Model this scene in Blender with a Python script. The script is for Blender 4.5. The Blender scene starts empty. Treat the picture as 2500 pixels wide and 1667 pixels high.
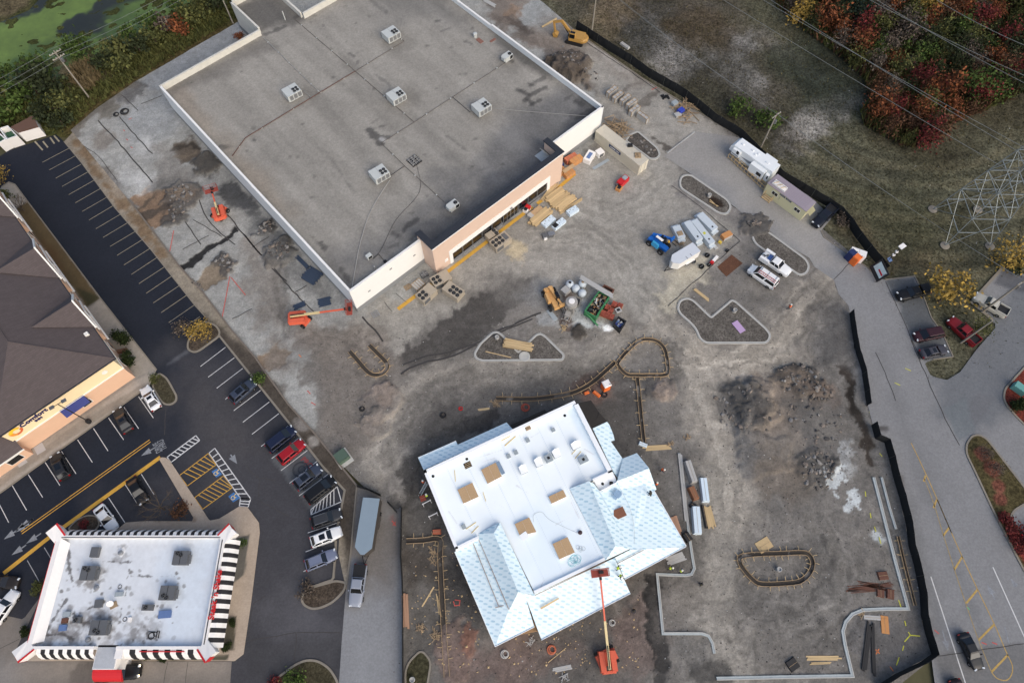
import bpy,bmesh,math,random
import numpy as np
from mathutils import Vector,Matrix
random.seed(7)
SC=bpy.context.scene
COL=SC.collection
# ------------------------------------------------------------------ camera, sky, sun, exposure
F,HC=1650.0,105.0                       # focal length in photo pixels, drone height in metres
TILT=math.atan(772/F)
cam_d=bpy.data.cameras.new('camera');cam=bpy.data.objects.new('camera',cam_d);COL.objects.link(cam)
cam.location=(0,0,HC);cam.rotation_euler=(TILT,0,0)
cam_d.sensor_width=36;cam_d.lens=36*F/2500;cam_d.clip_start=.5;cam_d.clip_end=5000
SC.camera=cam
SUN_EL,SUN_AZ=math.radians(40),math.atan2(-.80,.60)      # low veiled sun behind the lower right of the picture
w=bpy.data.worlds.new('World');SC.world=w;w.use_nodes=True
nt=w.node_tree;nt.nodes.clear()
sky=nt.nodes.new('ShaderNodeTexSky');sky.sky_type='NISHITA';sky.sun_disc=False
sky.sun_elevation=SUN_EL;sky.sun_rotation=math.pi/2-SUN_AZ;sky.air_density=1.0;sky.dust_density=4.0;sky.ozone_density=.6
bg=nt.nodes.new('ShaderNodeBackground');bg.inputs[1].default_value=.152
wo=nt.nodes.new('ShaderNodeOutputWorld');nt.links.new(sky.outputs[0],bg.inputs[0]);nt.links.new(bg.outputs[0],wo.inputs[0])
sd=bpy.data.lights.new('sun','SUN');sd.energy=.85;sd.angle=math.radians(70);sd.color=(1,.975,.87)
sun=bpy.data.objects.new('sun',sd);COL.objects.link(sun);sun.location=(60,-80,90)
sun.rotation_euler=Vector((math.cos(SUN_AZ)*math.cos(SUN_EL),math.sin(SUN_AZ)*math.cos(SUN_EL),math.sin(SUN_EL))).to_track_quat('Z','Y').to_euler()
SC.view_settings.view_transform='Standard';SC.view_settings.look='None';SC.view_settings.gamma=1
SC.view_settings.use_curve_mapping=False;SC.view_settings.exposure=0.27
SC.cycles.max_bounces=6;SC.cycles.diffuse_bounces=3;SC.cycles.use_denoising=True

# ------------------------------------------------------------------ survey: where a photo point stands on the ground or at height z
TL={'e':(1260,640,7.84),'t':(1540,490,7.84),'w':(1240,350,6.273),'o':(1760,320,6.533),'r':(1000,960,3.136)}
for a_ in range(4):
    for b_ in range(4):TL['%d%d' % (a_,b_)]=(600*a_,(0,400,800,1167)[b_],3.136)
CT,ST=math.cos(TILT),math.sin(TILT)
def P(px,py,z=0.):
    x=(px-1250)/F;y=-(py-833.5)/F
    s=(HC-z)/-(y*ST-CT)
    return Vector((x*s,(y*CT+ST)*s,z))
def T(t,x,y,z=0.):
    ox,oy,k=TL[t];return P(ox+x/k,oy+y/k,z)
def TS(t,pts,z=0.):return [T(t,p[0],p[1],z) for p in pts]
def PS(pts,z=0.):return [P(p[0],p[1],z) for p in pts]
def ang(a,b):return math.atan2(b[1]-a[1],b[0]-a[0])

# ------------------------------------------------------------------ materials
def lin(c):
    return tuple((((v/255)+.055)/1.055) ** 2.4 if v > 10 else v/255/12.92 for v in c)
MATS={}
def mat(name,c,rough=.75,metal=0.,var=.12,scale=3.,bump=0.,coat=0.,spec=.4,attr=None,island=0.,alpha=1.,c2=None,bscale=None,speck=0.,sscale=4.):
    """procedural material: sRGB colour c with soft noise in it; attr = colour attribute to use instead of c; island = per-piece variation"""
    if name in MATS:return MATS[name]
    m=bpy.data.materials.new(name);MATS[name]=m;m.use_nodes=True
    N=m.node_tree.nodes;L=m.node_tree.links;b=N['Principled BSDF']
    b.inputs['Roughness'].default_value=rough;b.inputs['Metallic'].default_value=metal
    b.inputs['Specular IOR Level'].default_value=spec
    if coat:b.inputs['Coat Weight'].default_value=coat;b.inputs['Coat Roughness'].default_value=.08
    tc=N.new('ShaderNodeTexCoord')
    def noise(s,d=5.,r=.65):
        n=N.new('ShaderNodeTexNoise');n.inputs['Scale'].default_value=s;n.inputs['Detail'].default_value=d;n.inputs['Roughness'].default_value=r
        L.new(tc.outputs['Object'],n.inputs['Vector']);return n
    def math_(op,a,bb):
        q=N.new('ShaderNodeMath');q.operation=op
        for i,v in enumerate((a,bb)):
            if isinstance(v,(int,float)):q.inputs[i].default_value=v
            else:L.new(v,q.inputs[i])
        return q.outputs[0]
    if attr:
        a=N.new('ShaderNodeVertexColor');a.layer_name=attr;src=a.outputs[0]
    else:
        r=N.new('ShaderNodeRGB');r.outputs[0].default_value=(*lin(c),1);src=r.outputs[0]
        if c2:
            r2=N.new('ShaderNodeMixRGB');L.new(src,r2.inputs[1]);r2.inputs[2].default_value=(*lin(c2),1)
            g2=N.new('ShaderNodeNewGeometry');L.new(g2.outputs['Random Per Island'],r2.inputs[0]);src=r2.outputs[0]
    fac=None
    if var:
        n1=noise(scale);n2=noise(scale*7.3,3)
        s_=math_('ADD',n1.outputs[0],math_('MULTIPLY',n2.outputs[0],.6))
        fac=math_('ADD',math_('MULTIPLY',math_('SUBTRACT',s_,.8),var*3.2),1.)
    if speck:        # gravel flecks, pale and dark
        n4=noise(sscale,2,.8);p_=N.new('ShaderNodeMapRange');L.new(n4.outputs[0],p_.inputs[0]);p_.inputs[1].default_value=.36;p_.inputs[2].default_value=.66;p_.inputs[3].default_value=1-speck;p_.inputs[4].default_value=1+speck
        fac=math_('MULTIPLY',fac,p_.outputs[0]) if fac is not None else p_.outputs[0]
    if island:
        g=N.new('ShaderNodeNewGeometry');oi=N.new('ShaderNodeObjectInfo');i_=math_('ADD',math_('MULTIPLY',math_('SUBTRACT',math_('FRACT',math_('ADD',g.outputs['Random Per Island'],oi.outputs['Random']),0.),.5),island*2),1.)
        fac=math_('MULTIPLY',fac,i_) if fac is not None else i_
    if fac is not None:
        fac=math_('MAXIMUM',fac,.05)
        v=N.new('ShaderNodeVectorMath');v.operation='SCALE';L.new(src,v.inputs[0]);L.new(fac,v.inputs['Scale']);src=v.outputs[0]
    L.new(src,b.inputs['Base Color'])
    if bump:
        n3=noise(bscale or scale*5,4,.7);bp=N.new('ShaderNodeBump');bp.inputs['Strength'].default_value=bump;bp.inputs['Distance'].default_value=.06
        L.new(n3.outputs[0],bp.inputs['Height']);L.new(bp.outputs[0],b.inputs['Normal'])
    return m

# ------------------------------------------------------------------ objects
def link(o,parent=None):
    COL.objects.link(o)
    if parent is not None:o.parent=parent
    return o
def tag(o,label=None,cat=None,group=None,kind=None):
    for k,v in (('label',label),('category',cat),('group',group),('kind',kind)):
        if v:o[k]=v
    return o
def thing(name,label,cat,loc=(0,0,0),rz=0.,group=None):
    o=bpy.data.objects.new(name,None);o.empty_display_size=.3;link(o);o.location=loc;o.rotation_euler=(0,0,rz)
    return tag(o,label,cat,group)
def inst(name,mesh,parent=None,loc=(0,0,0),rz=0.,m=None,scale=None):
    o=bpy.data.objects.new(name,mesh);link(o,parent);o.location=loc
    o.rotation_euler=(0,0,rz) if isinstance(rz,(int,float)) else rz
    if scale is not None:o.scale=(scale,)*3 if isinstance(scale,(int,float)) else scale
    if m is not None:
        if not mesh.materials:mesh.materials.append(None)
        o.material_slots[0].link='OBJECT';o.material_slots[0].material=m
    return o
def copy_tree(o,parent=None,mats=None):
    c=o.copy();COL.objects.link(c);c.parent=parent
    for ch in list(o.children):copy_tree(ch,c)
    return c
class MB:
    """collects faces, build() links them as one mesh object"""
    def __init__(s):s.v=[];s.f=[];s.m=[]
    def add(s,vs,fs,mi=0):
        n=len(s.v);s.v += [tuple(v) for v in vs];s.f += [tuple(i+n for i in f) for f in fs];s.m += [mi]*len(fs);return s
    def box(s,x0,x1,y0,y1,z0,z1,mi=0,taper=0.):
        t=taper
        return s.add([(x0,y0,z0),(x1,y0,z0),(x1,y1,z0),(x0,y1,z0),(x0+t,y0+t,z1),(x1-t,y0+t,z1),(x1-t,y1-t,z1),(x0+t,y1-t,z1)],
                     [(3,2,1,0),(4,5,6,7),(0,1,5,4),(1,2,6,5),(2,3,7,6),(3,0,4,7)],mi)
    def obox(s,c,ax,L,W,H,mi=0):
        """box centred c along direction ax"""
        d=Vector(ax).normalized();r=d.cross(Vector((0,0,1)))
        r=Vector((1,0,0)) if r.length < 1e-4 else r.normalized()
        u=r.cross(d);c=Vector(c);vs=[]
        for k in (-1,1):
            for i,j in ((-1,-1),(1,-1),(1,1),(-1,1)):vs.append(c+d*(L/2*k)+r*(W/2*i)+u*(H/2*j))
        return s.add(vs,[(3,2,1,0),(4,5,6,7),(0,1,5,4),(1,2,6,5),(2,3,7,6),(3,0,4,7)],mi)
    def bar(s,a,b,W=.1,H=None,mi=0):
        a,b=Vector(a),Vector(b);return s.obox((a+b)/2,b-a,(b-a).length,W,H or W,mi)
    def tube(s,a,b,r0,r1=None,n=8,mi=0,cap=True):
        a,b=Vector(a),Vector(b);r1=r0 if r1 is None else r1;d=(b-a).normalized()
        p=d.orthogonal().normalized();q=d.cross(p);vs=[]
        for c,r in ((a,r0),(b,r1)):
            for i in range(n):
                t=2*math.pi*i/n;vs.append(c+p*(r*math.cos(t))+q*(r*math.sin(t)))
        fs=[(i,(i+1) % n,n+(i+1) % n,n+i) for i in range(n)]
        if cap:fs += [tuple(range(n-1,-1,-1)),tuple(range(n,2*n))]
        return s.add(vs,fs,mi)
    def lathe(s,prof,n=12,c=(0,0,0),mi=0):
        vs=[];k=len(prof)
        for r,z in prof:
            for i in range(n):
                t=2*math.pi*i/n;vs.append((c[0]+r*math.cos(t),c[1]+r*math.sin(t),c[2]+z))
        fs=[(j*n+i,j*n+(i+1) % n,(j+1)*n+(i+1) % n,(j+1)*n+i) for j in range(k-1) for i in range(n)]
        fs += [tuple(range(n-1,-1,-1)),tuple(range((k-1)*n,k*n))]
        return s.add(vs,fs,mi)
    def torus(s,c,R,r,n=14,k=6,mi=0,axis='z'):
        vs=[]
        for i in range(n):
            t=2*math.pi*i/n
            for j in range(k):
                u=2*math.pi*j/k;a=(R+r*math.cos(u))*math.cos(t);b=(R+r*math.cos(u))*math.sin(t);h=r*math.sin(u)
                vs.append((c[0]+a,c[1]+b,c[2]+h) if axis == 'z' else (c[0]+a,c[1]+h,c[2]+b))
        return s.add(vs,[(i*k+j,((i+1) % n)*k+j,((i+1) % n)*k+(j+1) % k,i*k+(j+1) % k) for i in range(n) for j in range(k)],mi)
    def prism(s,poly,z0,z1,mi=0):
        """polygon (x,y[,z]) extruded; z1 may be None to use each point's own z as the top and z0 as thickness below it"""
        n=len(poly);P3=[Vector((p[0],p[1],p[2] if len(p) > 2 else 0)) for p in poly]
        ar=sum(P3[i].x*P3[(i+1) % n].y-P3[(i+1) % n].x*P3[i].y for i in range(n))
        if ar < 0:P3.reverse()
        lo=[(p.x,p.y,p.z-z0 if z1 is None else z0) for p in P3];hi=[(p.x,p.y,p.z if z1 is None else z1) for p in P3]
        return s.add(lo+hi,[tuple(range(n-1,-1,-1)),tuple(range(n,2*n))]+[(i,(i+1) % n,n+(i+1) % n,n+i) for i in range(n)],mi)
    def strip(s,pts,w,z0=0.,h=None,mi=0,closed=False,off=0.):
        """ribbon (or a kerb of height h) of width w along pts"""
        L_,R_=offset_line(pts,w/2+off,closed),offset_line(pts,-w/2+off,closed);n=len(pts);vs=[]
        for a,b in zip(L_,R_):
            if h is None:vs += [(a.x,a.y,a.z+z0),(b.x,b.y,b.z+z0)]
            else:vs += [(a.x,a.y,a.z+z0),(a.x,a.y,a.z+z0+h),(b.x,b.y,b.z+z0+h),(b.x,b.y,b.z+z0)]
        k=2 if h is None else 4;fs=[]
        for i in range(n if closed else n-1):
            o,q=i*k,((i+1) % n)*k
            if h is None:fs.append((o,o+1,q+1,q))
            else:fs += [(o+j,o+j+1,q+j+1,q+j) for j in range(3)]
        if h is not None and not closed:fs += [(0,3,2,1),tuple((n-1)*4+j for j in range(4))]
        return s.add(vs,fs,mi)
    def mesh(s,name,smooth=False):
        me=bpy.data.meshes.new(name);me.from_pydata(s.v,[],s.f)
        if max(s.m,default=0):me.polygons.foreach_set('material_index',s.m)
        if smooth:me.polygons.foreach_set('use_smooth',[True]*len(s.f))
        me.update();return me
    def build(s,name,m,parent=None,loc=(0,0,0),rz=0.,smooth=False):
        me=s.mesh(name,smooth)
        for x in (m if isinstance(m,(list,tuple)) else [m]):me.materials.append(x)
        return inst(name,me,parent,loc,rz)
def offset_line(pts,d,closed=False):
    n=len(pts);out=[]
    pts=[Vector((p[0],p[1],p[2] if len(p) > 2 else 0)) for p in pts]
    for i in range(n):
        a=pts[i-1] if (i or closed) else None;b=pts[(i+1) % n] if (i < n-1 or closed) else None
        ns=[]
        for p,q in ((a,pts[i]),(pts[i],b)):
            if p is not None and q is not None:
                t=(q-p);t.z=0
                if t.length > 1e-6:t.normalize();ns.append(Vector((-t.y,t.x,0)))
        m=sum(ns,Vector()) ;m.normalize();k=max(.35,m.dot(ns[0]));out.append(pts[i]+m*(d/k))
    return out
def smooth_line(pts,n=6,closed=False):
    """Catmull-Rom through pts"""
    out=[];N=len(pts);pts=[Vector(p) for p in pts]
    for i in range(N if closed else N-1):
        g=(lambda k:pts[k % N]) if closed else (lambda k:pts[max(0,min(N-1,k))])
        p0,p1,p2,p3=g(i-1),g(i),g(i+1),g(i+2)
        for j in range(n):
            t=j/n;out.append(.5*((2*p1)+(p2-p0)*t+(2*p0-5*p1+4*p2-p3)*t*t+(3*p1-p0-3*p2+p3)*t ** 3))
    if not closed:out.append(pts[-1])
    return out
def round_poly(pts,rad,n=5):
    """corners of a closed polygon rounded; rad number or list"""
    out=[];N=len(pts);pts=[Vector(p) for p in pts]
    for i in range(N):
        r=rad[i] if isinstance(rad,(list,tuple)) else rad
        a,p,b=pts[i-1],pts[i],pts[(i+1) % N]
        if r <= 0:out.append(p);continue
        u,v=(a-p),(b-p);k=min(r,u.length*.48,v.length*.48);u,v=p+u.normalized()*k,p+v.normalized()*k
        for j in range(n+1):
            t=j/n;out.append(u*(1-t) ** 2+p*(2*t*(1-t))+v*t*t)
    return out
def text(name,s,size,m,parent=None,loc=(0,0,0),rot=(0,0,0),ext=.01,bold=0.):
    c=bpy.data.curves.new(name,'FONT');c.body=s;c.size=size;c.extrude=ext;c.align_x='CENTER';c.align_y='CENTER';c.offset=bold
    tmp=bpy.data.objects.new(name,c);COL.objects.link(tmp);me=bpy.data.meshes.new_from_object(tmp.evaluated_get(bpy.context.evaluated_depsgraph_get()))
    bpy.data.objects.remove(tmp);me.materials.clear();me.materials.append(m);o=inst(name,me,parent,loc);o.rotation_euler=rot;return o

# ------------------------------------------------------------------ painted ground sheets
def _h(ix,iy,s):
    n=(ix*374761393+iy*668265263+s*362437) & 0xffffffff
    n=((n ^ (n >> 13))*1274126177) & 0xffffffff
    return ((n ^ (n >> 16)) & 0xffff)/65535.
def vnoise(x,y,s=0):
    xi,yi=np.floor(x).astype(np.int64),np.floor(y).astype(np.int64);fx,fy=x-xi,y-yi
    fx,fy=fx*fx*(3-2*fx),fy*fy*(3-2*fy)
    return (_h(xi,yi,s)*(1-fx)+_h(xi+1,yi,s)*fx)*(1-fy)+(_h(xi,yi+1,s)*(1-fx)+_h(xi+1,yi+1,s)*fx)*fy
def fbm(x,y,size,octs=4,s=0,gain=.55):
    t=np.zeros_like(x);a=1.;tot=0.;f=1./size
    for o in range(octs):t += a*(vnoise(x*f+31.7*o,y*f-17.3*o,s+o)*2-1);tot += a;a *= gain;f *= 2.03
    return t/tot*1.6
def edges(pts,closed):
    n=len(pts);return [(pts[i],pts[(i+1) % n]) for i in range(n if closed else n-1)]
def dist(pts,x,y,closed=False):
    d=np.full(x.shape,1e9)
    for a,b in edges(pts,closed):
        ex,ey=b[0]-a[0],b[1]-a[1];l2=ex*ex+ey*ey+1e-12
        t=np.clip(((x-a[0])*ex+(y-a[1])*ey)/l2,0,1)
        d=np.minimum(d,(x-a[0]-t*ex) ** 2+(y-a[1]-t*ey) ** 2)
    return np.sqrt(d)
def inside(pts,x,y):
    r=np.zeros(x.shape,bool)
    for a,b in edges(pts,True):
        if a[1] == b[1]:continue
        c=((a[1] > y) != (b[1] > y)) & (x < (b[0]-a[0])*(y-a[1])/(b[1]-a[1])+a[0]);r ^= c
    return r
def nearest(pts,x,y):
    bd=np.full(x.shape,1e18);bx,by=x.copy(),y.copy()
    for a,b in edges(pts,True):
        ex,ey=b[0]-a[0],b[1]-a[1];l2=ex*ex+ey*ey+1e-12
        t=np.clip(((x-a[0])*ex+(y-a[1])*ey)/l2,0,1);qx,qy=a[0]+t*ex,a[1]+t*ey
        d=(x-qx) ** 2+(y-qy) ** 2;k=d < bd;bd[k]=d[k];bx[k]=qx[k];by[k]=qy[k]
    return bx,by
def Lp(pts,c,a=1.,f=.5,n=1.,s=3.,h=0.):return ('p',pts,c,a,f,n,s,h)      # patch: alpha, feather, edge noise, noise size, height
def Ll(pts,c,w,a=1.,f=.3,n=.3,s=2.,h=0.):return ('l',pts,c,a,f,n,s,h,w)  # line of width w
def Lb(c0,r,c,a=1.,f=None,n=None,s=None,h=0.,sq=1.,rot=0.):return ('b',c0,c,a,f if f is not None else r*.35,n if n is not None else r*.4,s or max(.8,r*.6),h,r,sq,rot)
GZ={}
def ground_z(x,y,name='construction_ground'):
    """height of a sheet at x, y"""
    x0,y0,res,nx,rm,zz=GZ[name];k=int((y-y0)/res+.5)*nx+int((x-x0)/res+.5)
    return zz[rm[k]] if 0 <= k < len(rm) and rm[k] >= 0 else 0.
def sheet(name,poly,res,z,base,layers,m,var=((1.2,.10),(7,.10)),rough=0.,clip=True,parent=None,kind='structure',zf=None,streak=None,neutral=0.,warp=0.,gain=1.):
    px_=[p[0] for p in poly];py_=[p[1] for p in poly]
    nx,ny=int((max(px_)-min(px_))/res)+2,int((max(py_)-min(py_))/res)+2
    gx,gy=np.meshgrid(min(px_)+np.arange(nx)*res,min(py_)+np.arange(ny)*res);gx,gy=gx.ravel(),gy.ravel()
    ins=inside(poly,gx,gy);I=ins.reshape(ny,nx)
    cell=I[:-1,:-1] | I[1:,:-1] | I[:-1,1:] | I[1:,1:]
    cj,ci=np.nonzero(cell);i0=cj*nx+ci
    quad=np.stack([i0,i0+1,i0+nx+1,i0+nx],1)
    used=np.unique(quad);rm=np.full(nx*ny,-1);rm[used]=np.arange(len(used));quad=rm[quad]
    x,y,ok=gx[used],gy[used],ins[used]
    if clip and (~ok).any():
        x[~ok],y[~ok]=nearest(poly,x[~ok],y[~ok])
    col=np.tile(np.array(lin(base)),(len(x),1));hz=np.zeros(len(x))
    if rough:hz += fbm(x,y,2.2,4,3)*rough
    X,Y=x,y
    if warp:x,y=x+warp*fbm(x,y,3.2,4,201)+warp*.5*fbm(x,y,.9,3,211),y+warp*fbm(x,y,3.2,4,221)+warp*.5*fbm(x,y,.9,3,231)
    for k,L in enumerate(layers):
        kind_=L[0]
        if kind_ == 'b':
            _,c0,c,a,f,n,s,h,r,sq,rot=L;dx,dy=x-c0[0],y-c0[1];ca,sa=math.cos(rot),math.sin(rot)
            d=np.hypot(dx*ca+dy*sa,(-dx*sa+dy*ca)/sq)-r
            near=d < f+n*2+.5
        else:
            pts,c,a,f,n,s,h=L[1:8];mg=f+n*2+.5+(L[8]/2 if kind_ == 'l' else 0)
            xs=[p[0] for p in pts];ys=[p[1] for p in pts]
            near=(x > min(xs)-mg) & (x < max(xs)+mg) & (y > min(ys)-mg) & (y < max(ys)+mg)
        if not near.any():continue
        xx,yy=x[near],y[near]
        if kind_ == 'p':d=dist(pts,xx,yy,True);d=np.where(inside(pts,xx,yy),-d,d)
        elif kind_ == 'l':d=dist(pts,xx,yy)-L[8]/2
        else:d=d[near]
        if n:d=d+fbm(xx,yy,s,4,11+k)*n
        t=np.clip(.5-d/(2*f+1e-6),0,1);t=t*t*(3-2*t)
        if c is not None:
            if isinstance(c,(int,float)):col[near] *= (1+(c-1)*t*a)[:,None]
            else:col[near] += (np.array(lin(c))-col[near])*(t*a)[:,None]
        if h:
            hh=np.clip(-d/max(abs(h)*1.6,f),0,1);hz[near] += h*hh*(2-hh)*(1+.25*fbm(xx,yy,1.3,3,77))
    x,y=X,Y;hz=np.maximum(hz,-.09)
    for k,(s,a) in enumerate(var):col *= (1+a*fbm(x,y,s,4,50+7*k))[:,None]
    if streak:
        an_,sz,am=streak;ca,sa=math.cos(an_),math.sin(an_)
        col *= (1+am*fbm((x*ca+y*sa)/9,-x*sa+y*ca,sz,4,91))[:,None]
    if neutral:col += ((col @ np.array([.3,.55,.15]))[:,None]*np.array([1.01,1.0,.93])-col)*neutral
    col=np.clip(col*gain,.002,.95)
    zz=z+hz if zf is None else zf(x,y)+hz
    GZ[name]=(min(px_),min(py_),res,nx,rm,zz)
    me=bpy.data.meshes.new(name)
    me.vertices.add(len(x));me.vertices.foreach_set('co',np.stack([x,y,zz],1).astype(np.float32).ravel())
    me.loops.add(quad.size);me.loops.foreach_set('vertex_index',quad.astype(np.int32).ravel())
    me.polygons.add(len(quad));me.polygons.foreach_set('loop_start',(np.arange(len(quad))*4).astype(np.int32))
    me.polygons.foreach_set('use_smooth',np.ones(len(quad),bool))
    me.update(calc_edges=True);me.validate()
    at=me.color_attributes.new('Col','FLOAT_COLOR','POINT')
    if len(me.vertices) == len(x):at.data.foreach_set('color',np.concatenate([col,np.ones((len(x),1))],1).astype(np.float32).ravel())
    me.materials.append(m);o=inst(name,me,parent)
    if parent is None:tag(o,kind=kind)
    return o
# ================================================================== GROUND
M_dirt=mat('dirt',(100,95,90),.95,attr='Col',var=.2,scale=.9,bump=1.,bscale=4,spec=.2,speck=.15,sscale=3.)
M_asph=mat('asphalt',(60,60,64),.95,attr='Col',var=.08,scale=1.3,bump=.3,bscale=14,spec=.12,speck=.09,sscale=3.)
M_conc=mat('concrete',(160,155,150),.85,attr='Col',var=.06,scale=1.1,bump=.2,bscale=12,spec=.3,speck=.08,sscale=4.)
M_grass=mat('grass',(60,60,45),.95,attr='Col',var=.3,scale=1.6,bump=1.,bscale=6,spec=.1,speck=.45,sscale=2.2)
M_kerb=mat('kerb_concrete',(176,176,172),.85,var=.12,scale=.8,bump=.2)
M_kerb2=mat('old_kerb_concrete',(128,122,112),.9,var=.15,scale=.8,bump=.2)
M_white=mat('line_paint',(196,197,198),.8,var=.22,scale=2.2)
M_fade=mat('faded_line_paint',(150,152,155),.85,var=.3,scale=2.)
M_tanl=mat('tan_line_paint',(142,135,118),.85,var=.22,scale=2.)
M_yel=mat('yellow_paint',(196,152,62),.8,var=.2,scale=1.5)
M_crack=mat('crack_fill',(62,60,60),.9,var=.2)
# --- far land
gp=[(-1500,-1500),(1500,-1500),(1500,1500),(-1500,1500)]
o=MB().add([(x,y,-.35) for x,y in gp],[(0,1,2,3)]).build('terrain',mat('far_land',(84,82,62),.95,var=.3,scale=.05,spec=.1));tag(o,kind='structure')
# --- field with dry pale patches and mown arcs
FI=PS([(1180,-90),(1320,26),(1410,88),(1560,192),(1800,338),(1990,500),(2020,600),(2150,690),(2240,930),(2420,930),(2720,800),(2760,-90)])
pale=(132,129,125);brn=(72,65,54);drk=(46,46,38);gre=(58,64,42);strw=(96,90,66)
fl=[Lp(PS([(1300,-60),(1700,-60),(1900,90),(2050,230),(1900,360),(1650,240),(1420,90)]),(76,70,60),.8,6,6,12),
      Lp(PS([(1480,20),(1640,70),(1700,100),(1690,190),(1640,205),(1600,160),(1540,110),(1490,60)]),pale,.85,3,4,5),
      Lp(PS([(1690,95),(1790,80),(1850,90),(1870,120),(1830,130),(1850,170),(1900,240),(1870,260),(1800,190),(1720,150)]),pale,.75,3,4,5),
      Lp(PS([(1560,10),(1740,30),(1760,60),(1650,60),(1570,40)]),(96,90,86),.6,3,3,4),
      Ll(PS([(1925,345),(1960,320),(2000,290),(2050,262),(2095,245)]),(144,140,134),6,.85,1.8,2,2.5),
      Lp(PS([(1900,310),(1950,320),(1975,345),(1940,365),(1905,340)]),(118,112,104),.7,2,2,3),
      Ll(PS([(1870,80),(1960,160),(2010,190)]),(112,108,102),3,.5,2,3,3),
      Lb(P(1600,45),8,drk,.5),Lb(P(1710,75),7,(70,58,40),.7),Lb(P(1560,90),5,drk,.5),Lb(P(1760,190),9,drk,.5),Lb(P(1650,330),9,brn,.5),
      Lb(P(1850,340),8,(52,50,38),.7),Lb(P(2010,150),12,(50,56,44),.7),Lb(P(2080,200),12,(44,52,44),.6),Lb(P(1470,60),5,(100,88,66),.6),Lb(P(1500,25),5,(108,92,70),.5),
      Ll(PS([(1480,130),(1600,200),(1760,300),(1830,350)]),strw,4,.35,3,2,5),
      Ll(PS([(1430,110),(1560,200),(1640,250)]),(52,60,34),3,.6,1,1,3)]
for k in range(16):       # arcs the mower left
    c=P(2230,300);r=12+k*2.5
    fl.append(Ll([Vector((c.x+r*math.cos(t)*1.35,c.y+r*math.sin(t)*.8,0)) for t in [math.radians(a) for a in range(200,352,8)]],(100,93,70) if k % 2 else (50,50,40),1.3,.5,.7,.7,5))
fl += [Lp(PS([(2050,470),(2250,420),(2350,560),(2200,660),(2080,560)]),(70,70,46),.5,5,4,8),
       Ll(PS([(2100,560),(2160,640),(2240,640),(2330,700)]),(88,78,56),5,.6,2,2,4),Lp(PS([(2270,690),(2380,720),(2330,830),(2300,800)]),(66,66,42),.5,2,2,3),
       Lp(PS([(2120,-60),(2700,-60),(2700,280),(2400,330),(2300,380),(2150,340),(2100,200),(1960,60)]),(56,50,36),.7,5,5,8)]
field=sheet('field',FI,.4,-.12,(88,87,68),fl,M_grass,var=((1.1,.24),(6,.2),(25,.12)),rough=.1,neutral=.2)
# --- marsh bank and pond
MA=PS([(-140,-90),(640,-90),(595,45),(330,205),(225,270),(190,305),(165,335),(60,322),(-140,420)])
ml=[Ll(PS([(640,20),(450,130),(330,200),(230,260),(180,300)]),(88,72,50),4,.6,2,2,3),Lp(PS([(-140,-90),(120,-90),(70,15),(0,50),(-140,110)]),(92,82,66),.8,2,2,4),
      Lb(P(430,160),6,(70,62,40),.6),Lb(P(200,170),6,(104,96,78),.7)]
sheet('marsh_bank',MA,.5,-.16,(62,66,36),ml,M_grass,var=((1.,.3),(5,.25)),rough=.14)
M_pond=mat('pond_surface',(30,34,26),.35,attr='Col',var=.12,scale=1.2,spec=.4)
PO=PS([(-140,150),(-20,62),(70,25),(150,-60),(520,-90),(490,10),(430,55),(330,95),(270,130),(225,165),(160,190),(80,250),(-140,330)])
dw=(94,114,50);dw2=(74,94,42);
pl=[Lp(PS([(-120,140),(0,55),(70,35),(160,-10),(250,-10),(228,28),(165,46),(125,85),(60,115),(-20,150),(-60,180)]),dw,1,.8,2.,4),
      Lp(PS([(290,20),(420,-20),(480,0),(440,50),(340,90),(285,90)]),dw,.95,.8,1.8,4),Lb(P(120,110),4,dw,.9,.6),Lb(P(100,150),6,dw2,.95,.6),Lb(P(40,170),7,dw2,.95,.6),Lb(P(0,200),7,dw,.95,.6),
      Lb(P(200,130),5,dw2,.95,.6),Lb(P(-20,130),8,dw,.95,.6),Lb(P(60,210),8,dw2,.9,.6),Lb(P(330,40),5,dw2,.7),Lb(P(0,260),9,dw2,.9),Lb(P(235,128),3.5,dw,.9,.5),Lb(P(300,75),5,dw2,.9),Lb(P(232,104),.8,dw,.8),Lb(P(265,52),.7,dw,.8)]
sheet('pond',PO,.4,-.1,(40,42,34),pl,M_pond,var=((1.5,.14),(5,.12)))
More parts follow.
